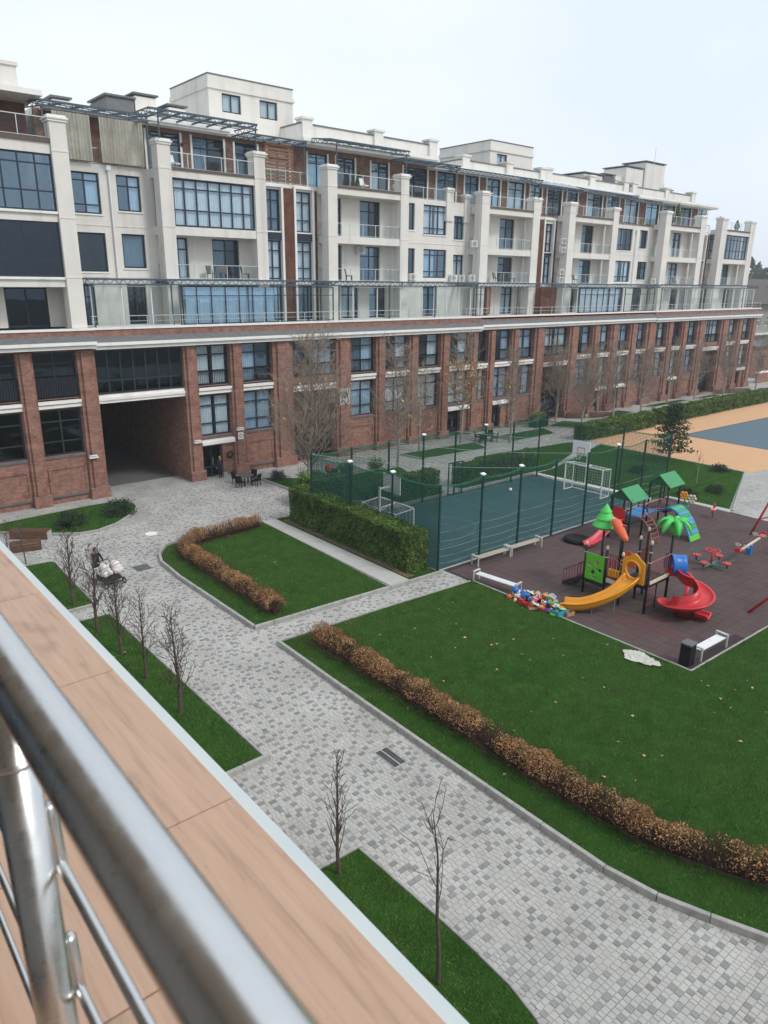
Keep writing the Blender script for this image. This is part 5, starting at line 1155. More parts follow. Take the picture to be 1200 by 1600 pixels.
# carousel
t = thing('carousel', 'small red carousel with four seats and a central wheel', 'carousel', (37.2, 16.7, 0))
m = MB(); m.tube([(0, 0, 0), (0, 0, .95)], .06, 8); m.build('hub', RED, t, True)
m = MB(); m.tube([(.36*math.cos(k*math.pi/10), .36*math.sin(k*math.pi/10), .95) for k in range(21)], .03, 6)
for k in range(3): a = k*math.pi/3; m.bar((.36*math.cos(a), .36*math.sin(a), .95), (-.36*math.cos(a), -.36*math.sin(a), .95), .03)
m.build('hand_wheel', RED, t)
m = MB(); m.prism([(-.95, 0), (-.1, -.1), (0, -.95), (.1, -.1), (.95, 0), (.1, .1), (0, .95), (-.1, .1)], .16, .21); m.build('base_cross', TEAL, t)
for k in range(4):
    a = k*math.pi/2; c, s = math.cos(a), math.sin(a); m = MB(); m.lathe([(.22, .42), (.24, .46), (.22, .49)], (.85*c, .85*s, 0), 12); st = m.build('seat', RED, t)
    m = MB(); m.tube([(.85*c, .85*s, .2), (.85*c, .85*s, .42)], .035, 6); m.build('seat_post', PB, st); m = MB(); m.tube([(.85*c + .26*math.cos(a+q), .85*s + .26*math.sin(a+q), .68) for q in [R(-100 + 20*i) for i in range(11)]], .018, 5)
    for q in (R(-100), 0, R(100)): m.bar((.85*c + .26*math.cos(a+q), .85*s + .26*math.sin(a+q), .68), (.85*c + .2*math.cos(a+q), .85*s + .2*math.sin(a+q), .46), .025)
    m.build('seat_rail', TEAL, st)
t = thing('seesaw', 'cream seesaw with red seats and hoop handles on a blue foot', 'seesaw', (40.8, 16.3, 0), R(5))
m = MB(); m.obox((0, 0, .62), (3.4, .12, .1)); m.build('beam', CRM, t, bevel=.02); m = MB(); m.obox((0, 0, .3), (.3, .26, .6)); m.build('foot', BLU, t, bevel=.04)
for s in (-1, 1):
    m = MB(); m.obox((s*1.75, 0, .68), (.55, .32, .08)); m.obox((s*2.0, 0, .8), (.08, .3, .2)); m.build('seat', RED, t, bevel=.03)
    for v in (-1, 1): m = MB(); m.tube([(s*1.3 + .2*math.cos(k*math.pi/6), v*(.08 + .15*(1 + math.sin(k*math.pi/6))), .72 + .13*(1 - math.cos(k*math.pi/6))) for k in range(13)], .025, 6); m.build('hoop_handle', CRM, t)
# swing frame
t = thing('swing_frame', 'red tubular swing frame cut by the right edge of the picture', 'swing', (39, 15, 0), world=True)
top0, top1 = Vector((44.9, 17.1, 2.6)), Vector((34.6, 10.9, 2.6))
SW = mk('swing_red', (.42, .022, .035), .4, var=.08)
m = MB(); m.tube([top0, top1], .07, 8); m.build('top_bar', SW, t, True)
for tp, f in ((top0, ((44.3, 17.8), (45.95, 17.4))), (top1, ((32.95, 12.75), (35.4, 9.6)))):
    for x, y in f: m = MB(); m.tube([tp, (x, y, 0)], .07, 8); m.build('leg', SW, t, True)
    a = tp.lerp(Vector((*f[0], 0)), .6); b = tp.lerp(Vector((*f[1], 0)), .6); m = MB(); m.tube([a, b], .045, 6); m.build('brace', SW, t)
for k in (.3, .62):
    c = top0.lerp(top1, k); d = (top1 - top0).normalized()*.22; m = MB(); m.tube([c + d, c + d - Vector((0, 0, 2.1))], .012, 4); m.tube([c - d, c - d - Vector((0, 0, 2.1))], .012, 4); ch = m.build('chain', METAL, t); m = MB(); m.obox(c - Vector((0, 0, 2.12)), (.5, .22, .05), rz=math.atan2(d.y, d.x)); m.build('swing_seat', PB, t)
# spring riders
t = thing('spring_rider', 'red spring rider at the edge of the rubber ground', 'spring rider', (45.7, 20.9, 0), R(20))
m = MB(); m.tube([(.07*math.cos(k), .07*math.sin(k), .02 + .018*k) for k in [i*.7 for i in range(22)]], .018, 5); m.build('spring', PB, t)
m = MB(); m.prism([(-.42, .42), (-.1, .34), (.3, .34), (.46, .5), (.5, .85), (.3, .95), (.18, .72), (-.1, .6), (-.34, .72), (-.48, .62)], -.07, .07, 'y'); m.build('body', RED, t, bevel=.02); m = MB(); m.obox((-.02, 0, .62), (.34, .28, .05)); m.build('seat', CRM, t); m = MB(); m.bar((.2, -.22, .82), (.2, .22, .82), .03); m.build('handle', PB, t)
t = thing('spring_rider', 'flower shaped spring rider with yellow and white blooms', 'spring rider', (45.2, 22.5, 0), R(30))
m = MB(); m.tube([(.07*math.cos(k), .07*math.sin(k), .02 + .018*k) for k in [i*.7 for i in range(22)]], .018, 5); m.build('spring', PB, t); m = MB(); m.tube([(0, 0, .4), (-.05, .1, .8), (-.1, .25, 1.2)], .05, 6); m.tube([(0, 0, .4), (.06, -.1, .75), (.1, -.25, 1.0)], .05, 6); m.obox((0, 0, .5), (.5, .3, .08)); m.build('stem', DGRN, t)
for c, m_ in (((-.1, .25, 1.28), YEL), ((.1, -.28, 1.06), CRM)):
    m = MB(); m.ball((c[0], c[1], c[2]), .11, 8, 5)
    for k in range(6): m.ball((c[0] - .05, c[1] + .2*math.cos(k*math.pi/3), c[2] + .2*math.sin(k*math.pi/3)), .11, 8, 5, (.6, 1, 1))
    m.build('bloom', m_, t, True)
# benches: slatted seat on two pale metal frames
SLAT = mk('weathered_slat', (.42, .37, .30), .8, var=.15); PFR = mk('pale_metal_frame', (.62, .63, .62), .45, metal=.3)
def bench(x, y, rz, ln, label, slat=SLAT, grp='benches on the playground'):
    t = thing('bench', label, 'bench', (x, y, 0), rz, grp)
    for i in range(5): m = MB(); m.box(-ln/2+.06, -.2 + i*.083, .42, ln/2-.06, -.2 + i*.083 + .065, .46); m.build('slat', slat, t)
    for s in (-1, 1): m = MB(); m.bar((s*ln/2, -.24, 0), (s*ln/2, -.24, .56), .06); m.bar((s*ln/2, .24, 0), (s*ln/2, .24, .56), .06); m.bar((s*ln/2, -.27, .58), (s*ln/2, .27, .58), .09, .05); m.build('end_frame', PFR, t)
    return t
bench(28.55, 24.75, R(-2), 2.5, 'bench along the cage fence, left of the two set end to end'); bench(31.2, 24.68, R(-2), 2.5, 'bench along the cage fence, right of the two set end to end')
bench(26.02, 22.1, R(97), 2.5, 'pale slatted bench beside the lawn corner behind the toy pile', WMETAL); bench(27.8, 12.05, R(-2), 2.0, 'white slatted bench beside the black litter bin', WMETAL)
t = thing('litter_bin', 'black box litter bin at the near corner of the playground', 'bin', (26.1, 12.1, 0)); m = MB(); m.box(-.24, -.22, .04, .24, .22, .92); m.build('bin_body', BLACK, t, bevel=.03); m = MB(); m.box(-.26, -.24, .921, .26, .24, 1.0); m.build('bin_lid', SLATE, t, bevel=.02); m = MB(); m.box(-.2, -.18, 0, .2, .18, .04); m.build('bin_foot', FRAME, t)
# crumpled plastic sheet on the grass
m = MB(); n = 14; W = {}
for i in range(n):
    for j in range(n):
        u, v = i/(n-1)*2-1, j/(n-1)*2-1; r = math.hypot(u, v); 
        W[i, j] = len(m.v); m.v.append((24.9 + u*.42*(1 + .2*math.sin(3*v)), 13.4 + v*.72*(1 + .2*math.sin(4*u + 1)), .13 + random.uniform(0, .05)))
for i in range(n-1):
    for j in range(n-1):
        if math.hypot((i-6)/7, (j-6)/7) < 1.05: m.f.append((W[i, j], W[i+1, j], W[i+1, j+1], W[i, j+1]))
tag(m.build('plastic_sheet', mk('sheet_plastic', (.52, .51, .45), .5, var=.1)), 'crumpled pale plastic sheet lying on the lawn beside the playground', 'sheet')

# ------------------------------------------------------------------ the heap of toys, every toy a thing
TC = {'red': RED, 'blue': BLU, 'yellow': YEL, 'green': GRN, 'white': WMETAL, 'orange': ORG, 'pink': mk('toy_pink', (.75, .32, .36), .5), 'black': BLACK, 'mint': mk('toy_mint', (.35, .62, .45), .5), 'teal': mk('toy_teal', (.03, .33, .42), .5), 'cream': CRM, 'purple': mk('toy_purple', (.22, .10, .30), .5), 'brown': mk('toy_cardboard', (.40, .25, .15), .8)}
def t_ball(t, c, s): m = MB(); m.ball((0, 0, s*.5), s*.5, 12, 8); m.build('shell', c, t, True)
def t_truck(t, c, s):
    m = MB(); m.box(-s*.6, -s*.3, s*.18, s*.15, s*.3, s*.62); m.build('tipper', c, t, bevel=.02); m = MB(); m.box(s*.18, -s*.28, s*.18, s*.6, s*.28, s*.75); m.box(s*.3, -s*.22, s*.5, s*.61, s*.22, s*.7); m.build('cab', TC[random.choice(('white', 'yellow', 'black'))], t, bevel=.02)
    for x in (-.4, .38):
        for y in (-.3, .3): m = MB(); m.tube([(x*s, y*s-.02, s*.16), (x*s, y*s+.02, s*.16)], s*.16, 8); m.build('wheel', BLACK, t)
def t_bucket(t, c, s): m = MB(); m.lathe([(s*.3, 0), (s*.42, s*.7), (s*.45, s*.72), (s*.38, s*.7), (s*.27, .03)], n=12); m.build('pail', c, t, True); m = MB(); m.tube([(s*.42*math.cos(k*math.pi/8), 0, s*.7 + s*.4*math.sin(k*math.pi/8)) for k in range(9)], .012, 5); m.build('handle', WMETAL, t)
def t_crate(t, c, s):
    m = MB()
    for a in ((-s*.5, -s*.35, 0, s*.5, s*.35, .03), (-s*.5, -s*.35, .031, s*.5, -s*.32, s*.45), (-s*.5, s*.32, .031, s*.5, s*.35, s*.45), (-s*.5, -s*.319, .031, -s*.47, s*.319, s*.45), (s*.47, -s*.319, .031, s*.5, s*.319, s*.45)): m.box(*a)
    m.build('tub', c, t)
def t_car(t, c, s):
    m = MB(); m.prism([(-s*.55, .1*s), (s*.55, .1*s), (s*.55, .32*s), (.3*s, .36*s), (.12*s, .6*s), (-.35*s, .6*s), (-.55*s, .36*s)], -s*.26, s*.26, 'y'); m.build('body', c, t, bevel=.02)
    for x in (-.33, .33):
        for y in (-.27, .27): m = MB(); m.tube([(x*s, y*s-.02, s*.12), (x*s, y*s+.02, s*.12)], s*.12, 8); m.build('wheel', BLACK, t)
def t_slab(t, c, s):
    m = MB(); m.obox((0, 0, s*.3), (s*.9, s*.7, .06), rx=R(35)); m.build('board', c, t, bevel=.01); m = MB(); m.obox((0, -.03, s*.3 + .04), (s*.4, s*.3, .02), rx=R(35)); m.build('picture', TC[random.choice(('blue', 'red', 'yellow'))], t)
def t_duck(t, c, s): m = MB(); m.ball((0, 0, s*.3), s*.32, 10, 7, (1.4, 1, .9)); m.build('body', c, t, True); m = MB(); m.ball((s*.32, 0, s*.62), s*.2, 10, 7); m.build('head', TC[random.choice(('yellow', 'white', 'red'))], t, True); m = MB(); m.obox((s*.54, 0, s*.6), (s*.16, s*.14, s*.06)); m.build('beak', ORG, t)
def t_ring(t, c, s): m = MB(); m.tube([(s*.35*math.cos(k*math.pi/8), s*.35*math.sin(k*math.pi/8), .08) for k in range(17)], .06, 6); m.build('ring', c, t, True); m = MB(); m.lathe([(s*.1, 0), (s*.1, s*.4)], n=8); m.build('peg', WMETAL, t)
KIND = [('toy_ball', 'ball', t_ball), ('toy_truck', 'truck', t_truck), ('toy_bucket', 'bucket', t_bucket), ('toy_tub', 'tub', t_crate), ('toy_car', 'car', t_car), ('toy_board', 'board', t_slab), ('toy_animal', 'animal', t_duck), ('toy_ring_set', 'ring', t_ring)]
TP = [(25.55, 21.3), (26.9, 20.6), (26.8, 18.9), (26.05, 17.75), (25.5, 18.0), (25.3, 19.0), (25.15, 20.2), (25.1, 21.0)]
hand = [(25.25, 21.35, 'orange', 0, .42, .0), (25.5, 21.0, 'orange', 0, .38, 0), (25.15, 20.75, 'cream', 0, .36, 0), (25.9, 21.35, 'mint', 3, .75, 0), (25.25, 20.2, 'red', 4, .8, 0), (25.25, 19.75, 'red', 1, .75, 0), (25.3, 19.2, 'white', 5, .8, .18), (25.2, 19.35, 'pink', 3, .7, 0), (25.65, 20.3, 'blue', 4, .75, .2), (26.3, 20.4, 'white', 5, .75, .2), (26.2, 19.5, 'red', 0, .45, .2), (25.5, 18.75, 'red', 6, .7, 0), (26.6, 19.2, 'white', 2, .55, .1), (26.2, 18.7, 'orange', 6, .6, .1), (26.5, 18.5, 'green', 3, .6, .1), (26.1, 18.2, 'white', 3, .55, .05), (25.85, 17.85, 'teal', 3, 1.0, 0), (26.05, 17.75, 'mint', 5, .7, .22), (26.35, 17.45, 'brown', 3, .7, 0), (25.5, 18.0, 'green', 7, .6, 0), (26.45, 18.15, 'yellow', 1, .55, .05)]
spots = [(x, y, c, k, s*.62, z) for x, y, c, k, s, z in hand]; used = set()
cnames = list(TC)
while len(spots) < 92:
    x, y = random.uniform(25.1, 27.0), random.uniform(17.7, 21.4)
    if not inside(TP, x, y): continue
    spots.append((x, y, random.choice(cnames), random.randrange(8), random.uniform(.2, .4), random.uniform(0, .30)))
def where(x, y):
    e = 'at cage end' if y > 20.5 else 'left of the middle' if y > 19.6 else 'right of the middle' if y > 18.6 else 'at slide end'
    s = 'lawn edge' if x < 25.55 else 'centre' if x < 26.2 else 'rubber side'
    return e, s
PH = {}
for x, y, cn, k, s, z in spots:
    e, sd_ = where(x, y); nm, kd, fn = KIND[k]; sz = 'small' if s < .36 else 'big' if s > .5 else 'medium'
    lb = f'{sz} {cn} toy {kd} on heap {sd_}, {e}'
    g = None
    x, y = 25.9 + (x - 25.95)*.72, 19.3 + (y - 19.4)*.74
    PH[lb] = PH.get(lb, 0) + 1
    if PH[lb] > 1:
        lb = f'{sz} {cn} {kd} {"high" if z > .12 else "low"} on heap {sd_}, {e}'
        PH[lb] = PH.get(lb, 0) + 1
        if PH[lb] > 1: continue
    t = thing(nm, lb, 'toy', (x, y, z + .01), random.uniform(0, 6.28), 'toys heaped at the edge of the playground')
    if z > .05: t.rotation_euler = (random.uniform(-.5, .5), random.uniform(-.5, .5), random.uniform(0, 6.28))
    fn(t, TC[cn], s)
# ------------------------------------------------------------------ trees
BARK = mk('bark_brown', (.095, .070, .055), .9, var=.3, scale=9, bump=.4); PBARK = mk('bark_pale', (.30, .27, .23), .9, var=.25, scale=7, bump=.3); FINE = mk('fine_twig', (.29, .235, .19), .9, var=.25, scale=2)
RMIN = [.009]
def segmesh(name, S, m, parent, sides=4):
    """S: list of (p, q, r0, r1) -> tapered prisms"""
    A = np.array([s[0] for s in S], float); B = np.array([s[1] for s in S], float); ra = np.array([s[2] for s in S]); rb = np.array([s[3] for s in S]); n = len(S)
    d = B - A; d /= np.maximum(np.linalg.norm(d, axis=1), 1e-6)[:, None]; ref = np.where(np.abs(d[:, 2:3]) > .9, [[1., 0, 0]], [[0, 0, 1.]]); u = np.cross(d, ref); u /= np.linalg.norm(u, axis=1)[:, None]; v = np.cross(d, u)
    V = []
    for P, r in ((A, ra), (B, rb)):
        for k in range(sides): a = 2*math.pi*k/sides; V.append(P + u*(math.cos(a)*r)[:, None] + v*(math.sin(a)*r)[:, None])
    V = np.stack(V, 1).reshape(-1, 3); F = []
    for k in range(sides): F.append(np.array([k, (k+1) % sides, (k+1) % sides + sides, k + sides])[None] + (np.arange(n)*2*sides)[:, None])
    return npmesh(name, V, np.concatenate(F), m, parent, sides > 4)
def grow(rng, p, d, ln, r, lv, S, bend, split, maxlv, ang):
    n = max(2, int(ln / .35)); q = p.copy(); dd = d.copy(); pts = [(q.copy(), r)]
    for i in range(n):
        dd = (dd + Vector((rng.gauss(0, .10), rng.gauss(0, .10), bend + rng.gauss(0, .06)))).normalized(); q2 = q + dd*ln/n; r2 = r*(1 - .75*(i+1)/n)
        S[min(lv, 2)].append((tuple(q), tuple(q2), max(RMIN[0], r*(1 - .75*i/n)), max(RMIN[0]*.7, r2))); q = q2; pts.append((q.copy(), max(.004, r2)))
    if lv < maxlv:
        for k in range(split):
            i = rng.randint(1, len(pts)-1); b, br = pts[i]; a = rng.uniform(0, 6.283); t = R(rng.uniform(*ang)); x = dd.orthogonal().normalized(); y = dd.cross(x)
            nd = (dd*math.cos(t) + (x*math.cos(a) + y*math.sin(a))*math.sin(t)).normalized()
            grow(rng, b, nd, ln*rng.uniform(.4, .7), br*.7, lv+1, S, bend, split, maxlv, ang)
def bare_tree(seed, h, tr, base, nb, bl, ang, name, trunk_m, bend=.05, split=4, maxlv=2, leafn=0, twig_m=None, label='', grp=None, upl=.35):
    rng = random.Random(seed); S = [[], [], []]; t = thing(name, label, 'tree', group=grp)
    T = []; p = Vector((0, 0, -.05)); n = 14; dd = Vector((0, 0, 1)); pts = []
    for i in range(n):
        dd = (dd + Vector((rng.gauss(0, .03), rng.gauss(0, .03), .15))).normalized(); q = p + dd*h/n; r0 = tr*(1 - .88*i/n); T.append((tuple(p), tuple(q), r0, tr*(1 - .88*(i+1)/n))); pts.append((p.copy(), r0)); p = q
    for k in range(nb):
        f = base + (1 - base)*(k + rng.random())/nb; i = min(n-1, int(f*n)); b, br = pts[i]; b = b + Vector((0, 0, (f*n - i)*h/n)); a = 2.4*k + rng.uniform(-.4, .4); tt = R(rng.uniform(*ang)); sh = (1 - .65*(f - base)/(1 - base))*(.75 + .25*rng.random())
        d = Vector((math.cos(a)*math.sin(tt), math.sin(a)*math.sin(tt), math.cos(tt))); grow(rng, b, d, bl*sh, br*.42, 0, S, bend, split, maxlv, (18, 50))
    segmesh('trunk', T, trunk_m, t, 7)
    segmesh('branches', S[0] + S[1], trunk_m if trunk_m is BARK else (twig_m or FINE), t, 4)
    if S[2]: tag(segmesh('twigs', S[2], (BARK if trunk_m is BARK else FINE), t, 3), kind='stuff')
    if leafn:
        allq = [s[1] for s in S[1] + S[2]]; low = [q for q in allq if q[2] < h*.8]; C = np.array([rng.choice(low) for _ in range(leafn)]) + RNG.normal(0, .05, (leafn, 3)); npmesh('last_leaves', leafquads(C, .13), quads(4*leafn), ALEAF2, t)
    return t
ALEAF2 = mk_island3('hanging_leaf', [(.60, .28, .09), (.70, .45, .17), (.48, .22, .07), (.66, .52, .24)], rough=.7, noise=.2)
# slim trees on the front lawns
gt = 'slim bare trees along the front lawns'
for i, (x, y, h, lab) in enumerate(((8.89, 29.73, 3.75, 'slim bare tree at the far end of the middle front lawn, beside the twin pram'), (8.89, 26.97, 3.4, 'second slim bare tree from the far end of the middle front lawn'), (8.88, 24.47, 3.55, 'slim bare tree third along the middle front lawn, thin and pale'), (8.86, 21.47, 3.9, 'thick slim bare tree with dense side shoots, nearest on the middle front lawn'), (8.91, 32.9, 3.4, 'slim bare tree by the end kerb of the far front lawn'))):
    t = bare_tree(40 + i, h, .085 if i != 2 else .065, .2, 28, 1.05, (22, 48), 'slim_bare_tree', BARK, bend=.16, split=3, maxlv=1 if i == 2 else 2, label=lab, grp=gt); t.location = (x, y, 0)
for i, (x, y, h, lab, nb, bl, an) in enumerate(((8.82, 12.11, 3.5, 'dark slim bare tree at the corner of the nearest front lawn', 26, .95, (12, 34)), (8.67, 8.32, 4.7, 'tall sparse whip-like tree nearest the terrace', 7, 1.7, (7, 16)))):
    t = bare_tree(60 + i, h, .06, .2 if i == 0 else .42, nb, bl, an, 'slim_bare_tree', BARK, bend=.14, split=2, maxlv=1, label=lab, grp=gt); t.location = (x, y, 0)
for i, (x, y, lab) in enumerate(((8.04, 40.63, 'thin bare sapling left by the corner bed bench'), (8.7, 40.0, 'thin bare sapling right by the corner bed bench'))):
    t = bare_tree(80 + i, 2.4, .04, .2, 16, .8, (25, 50), 'bare_sapling', BARK, bend=.1, split=2, maxlv=1, label=lab, grp='saplings near the corner bed'); t.location = (x, y, 0)
# courtyard trees before the brick base
RMIN[0] = .011
gb = 'bare trees in front of the brick base'
for i, (x, y, h, nb, bl, lf, lab) in enumerate((
    (28.9, 42.9, 10.3, 64, 3.7, 90, 'big pale-trunked bare tree in front of the dark recess, widest of the row'),
    (38.4, 43.9, 9.6, 40, 2.7, 30, 'pale-trunked bare tree behind the middle of the cage back fence'),
    (43.7, 47.1, 7.5, 26, 1.9, 60, 'thin bare tree with a few low leaves close to the brick wall'),
    (48.9, 47.0, 9.8, 36, 2.2, 520, 'tree still hung with orange leaves beside the black picnic table'),
    (53.25, 44.7, 8.2, 34, 2.4, 60, 'bare tree at the left edge of the bed with the dark planter'),
    (65.9, 49.0, 8.2, 44, 2.4, 20, 'dense bare tree right in front of the wide dark entrance recess'),
    (64.4, 44.6, 7.6, 38, 2.6, 0, 'round-headed bare tree before the narrow tree bed'),
    (71.8, 45.6, 8.0, 34, 2.3, 0, 'pale-stemmed bare tree left of the long wooden bench'),
    (77.9, 45.9, 7.4, 36, 2.6, 0, 'dark-stemmed bare tree behind the short clipped hedge'),
    (74.0, 49.2, 7.6, 26, 2.2, 0, 'bare tree tight against the brick wall beyond the long bench'),
    (87.8, 48.2, 7.4, 30, 2.4, 0, 'bare tree at the middle of the second far bed'),
    (94.4, 48.0, 7.4, 30, 2.2, 0, 'bare tree between the second and third far beds'),
    (101.5, 47.6, 7.8, 36, 2.5, 0, 'bare tree beyond the third far bed'),
    (111.1, 47.4, 7.4, 30, 2.4, 0, 'bare tree at the far right corner of the brick base'))):
    t = bare_tree(100 + i, h, .17 if i == 0 else .12, .14 if i == 0 else .22 if i != 3 else .3, int(nb*1.25), bl*1.1, (30, 66), 'bare_tree', PBARK, bend=.07, split=6 if nb > 32 else 5, maxlv=2, leafn=lf, label=lab, grp=gb); t.location = (x, y, 0)
t = bare_tree(140, 2.6, .03, .3, 9, .7, (15, 40), 'bare_sapling', PBARK, bend=.1, split=2, maxlv=1, label='thin bare sapling between the round shrubs on the far lawn', grp=None); t.location = (53.1, 25.9, 0)
# pine by the orange ground
PINE = mk_island3('pine_needle', [(.014, .035, .016), (.028, .060, .026), (.050, .088, .035)], rough=.8, noise=.3, nscale=1.5)
t = thing('pine_tree', 'young dark pine tree between the cage end and the orange ground', 'tree', (58.1, 31.0, 0), world=True)
S = []; C = []; rng = random.Random(3)
for k in range(46):
    f = .12 + .86*k/46; z = 5.0*f; ln = (1.75*(1 - f)**.75 + .2)*rng.uniform(.65, 1.1); a = 2.4*k; p = Vector((58.1, 31.0, z)); q = p + Vector((math.cos(a)*ln, math.sin(a)*ln, ln*.22 + .1)); S.append((tuple(p), tuple(q), .03, .01))
    for j in range(60): s = rng.uniform(.25, 1.05)**.7; c = p.lerp(q, s); w_ = .16 + .12*s; C.append((c.x + rng.gauss(0, w_), c.y + rng.gauss(0, w_), c.z + rng.gauss(.03, .09)))
segmesh('trunk', [((58.1, 31, -.05), (58.1, 31, 2.5), .09, .06), ((58.1, 31, 2.5), (58.12, 31, 5.1), .06, .015)], BARK, t, 7); segmesh('branches', S, BARK, t, 4); npmesh('needles', leafquads(np.array(C), .12), quads(4*len(C)), PINE, t)
def shrub(x, y, r, h, label, m=PINE, n=1500, leaf=.06, grp=None, name='juniper_shrub', spiky=.35):
    t = thing(name, label, 'shrub', (x, y, 0), world=True, group=grp); S = []; C = []
    for k in range(40):
        a = RNG.uniform(0, 6.28); e = RNG.uniform(.1, 1.3); ln = r*RNG.uniform(.7, 1.1); q = (x + math.cos(a)*math.cos(e)*ln, y + math.sin(a)*math.cos(e)*ln, .1 + h*math.sin(e)*RNG.uniform(.8, 1.1)); S.append(((x, y, .05), q, .018, .006))
        m_ = n//40; s = RNG.uniform(.3, 1.08, m_)[:, None]; C.append(np.array([x, y, .1]) + (np.array(q) - np.array([x, y, .1]))*s + RNG.normal(0, .07 + spiky*.15*r, (m_, 3))*np.array([1, 1, .6]))
    C = np.concatenate(C); C[:, 2] = np.maximum(C[:, 2], .08); segmesh('stems', S, BARK, t, 4); npmesh('foliage', leafquads(C, leaf), quads(4*len(C)), m, t)
shrub(12.6, 44.9, 1.05, .85, 'dark spreading juniper left on the corner bed', grp='juniper shrubs on the corner bed', n=3000); shrub(15.85, 45.5, 1.2, .9, 'dark spreading juniper right on the corner bed by the passage', grp='juniper shrubs on the corner bed', n=3400)
BLUE = mk_island3('blue_needle', [(.05, .075, .075), (.085, .12, .12)], noise=.3)
shrub(28.6, 46.6, .7, .6, 'low blue-grey shrub on the bed right of the glass door', m=BLUE, name='blue_shrub'); shrub(30.9, 44.9, .55, .6, 'small blue-grey shrub beside the big pale-trunked tree', m=BLUE, n=900, name='blue_shrub')
shrub(26.9, 40.4, 1.0, 2.3, 'bushy yellow-green thuja behind the end of the tall hedge', m=THUJA, n=4000, name='thuja_shrub')
shrub(33.6, 44.6, .8, 1.1, 'left rounded green shrub behind the cage back fence', m=THUJA, n=1600, name='round_shrub', grp='round shrubs behind the cage'); shrub(35.9, 43.6, .9, 1.2, 'right rounded green shrub behind the cage back fence', m=THUJA, n=1600, name='round_shrub', grp='round shrubs behind the cage')
for x, y, lab in ((58.1, 26.6, 'low round shrub farthest along the paved strip'), (51.6, 23.7, 'low round shrub nearest the red spring rider'), (49.0, 24.5, 'low round shrub behind the flower spring rider'), (52.5, 30.5, 'low round shrub just outside the cage end')): shrub(x, y, .85, .55, lab, m=PINE, n=1500, name='round_shrub', grp='low shrubs on the far lawn')

# ------------------------------------------------------------------ drains, tables, benches, planters
t = thing('drain_grate', 'large slotted iron drain grate in the near drive', 'drain', (13.02, 15.03, 0))
m = MB(); m.box(-.26, -.52, -.01, .26, -.49, .012); m.box(-.26, .49, -.01, .26, .52, .012); m.box(-.26, -.489, -.01, -.235, .489, .012); m.box(.235, -.489, -.01, .26, .489, .012); m.box(-.02, -.489, -.01, .02, .489, .011); m.build('grate_frame', CONC, t)
for sx in (-.128, .128):
    for i in range(15): m = MB(); m.box(sx - .10, -.475 + i*.066, -.008, sx + .10, -.475 + i*.066 + .026, .009); m.build('grate_bar', SLATE, t)
m = MB(); m.box(-.234, -.488, -.011, .234, .488, -.0095); m.build('drain_shade_sheet', BLACK, t)
# black sheet under the bars paints in the pit's shade
t = thing('drain_grate', 'small dark square drain near the hooked hedge corner', 'drain', (13.28, 35.62, .006)); m = MB(); m.box(-.4, -.4, 0, .4, -.35, .012); m.box(-.4, .35, 0, .4, .4, .012); m.box(-.4, -.349, 0, -.35, .349, .012); m.box(.35, -.349, 0, .4, .349, .012); m.build('grate_frame', SLATE, t)
for i in range(8): m = MB(); m.box(-.34, -.33 + i*.085, .001, .34, -.33 + i*.085 + .05, .01); m.build('grate_bar', SLATE, t)
t = thing('manhole_cover', 'pale round manhole cover in the drive before the passage', 'manhole cover', (15.86, 40.5, .004)); m = MB(); m.lathe([(.42, 0), (.42, .012), (.40, .016)], n=24); m.build('rim', CONC, t); m = MB(); m.lathe([(.36, .0), (.36, .02)], n=24); m.build('lid', WHITE, t)
def table_set(x, y, label, rnd=True, chairs=4, m_=BLACK, grp='chairs at the round table by the glass door', labs=()):
    t = thing('garden_table', label, 'table', (x, y, 0)); m = MB()
    if rnd: m.lathe([(.55, .70), (.57, .72), (.55, .75)], n=20)
    else: m.box(-.8, -.4, .7, .8, .4, .75)
    m.build('table_top', GREYF if rnd else m_, t)
    for a in range(4): m = MB(); c, s = math.cos(a*1.571 + .78), math.sin(a*1.571 + .78); m.bar((.4*c, .4*s, 0), (.32*c, .32*s, .7), .05); m.build('leg', m_, t)
    for i in range(chairs):
        a = i*6.283/chairs + .5; cx, cy_ = x + math.cos(a)*(.85 if rnd else 1.0), y + math.sin(a)*(.85 if rnd else .75)
        c = thing('garden_chair', labs[i], 'chair', (cx, cy_, 0), a - math.pi/2, grp)
        m = MB(); m.box(-.25, -.25, .4, .25, .25, .46); m.build('seat', m_, c); m = MB(); m.obox((0, .27, .68), (.5, .05, .5), rx=R(-8)); m.build('backrest', m_, c)
        for u in (-.22, .22):
            for v in (-.22, .22): m = MB(); m.bar((u, v, 0), (u, v, .4), .04); m.build('leg', m_, c)
            m = MB(); m.bar((u*1.1, -.22, .64), (u*1.1, .26, .64), .04); m.bar((u*1.1, -.22, .4), (u*1.1, -.22, .64), .035); m.build('armrest', m_, c)
table_set(25.95, 46.85, 'round dark table with four black chairs outside the glass door', labs=('black chair on the far right side of the round table', 'black chair at the round table, nearest the brick wall', 'black chair on the left side of the round table by the door', 'black chair at the round table, nearest the drive'))
table_set(51.9, 46.5, 'long black picnic table under the orange-leaved tree', rnd=False, chairs=4, grp='black chairs at the picnic table', labs=('black chair at the far end of the picnic table', 'black chair on the wall side of the picnic table', 'black chair at the left end of the picnic table', 'black chair on the cage side of the picnic table'))
WB = mk('brown_bench_wood', (.12, .06, .035), .75, var=.25, scale=6)
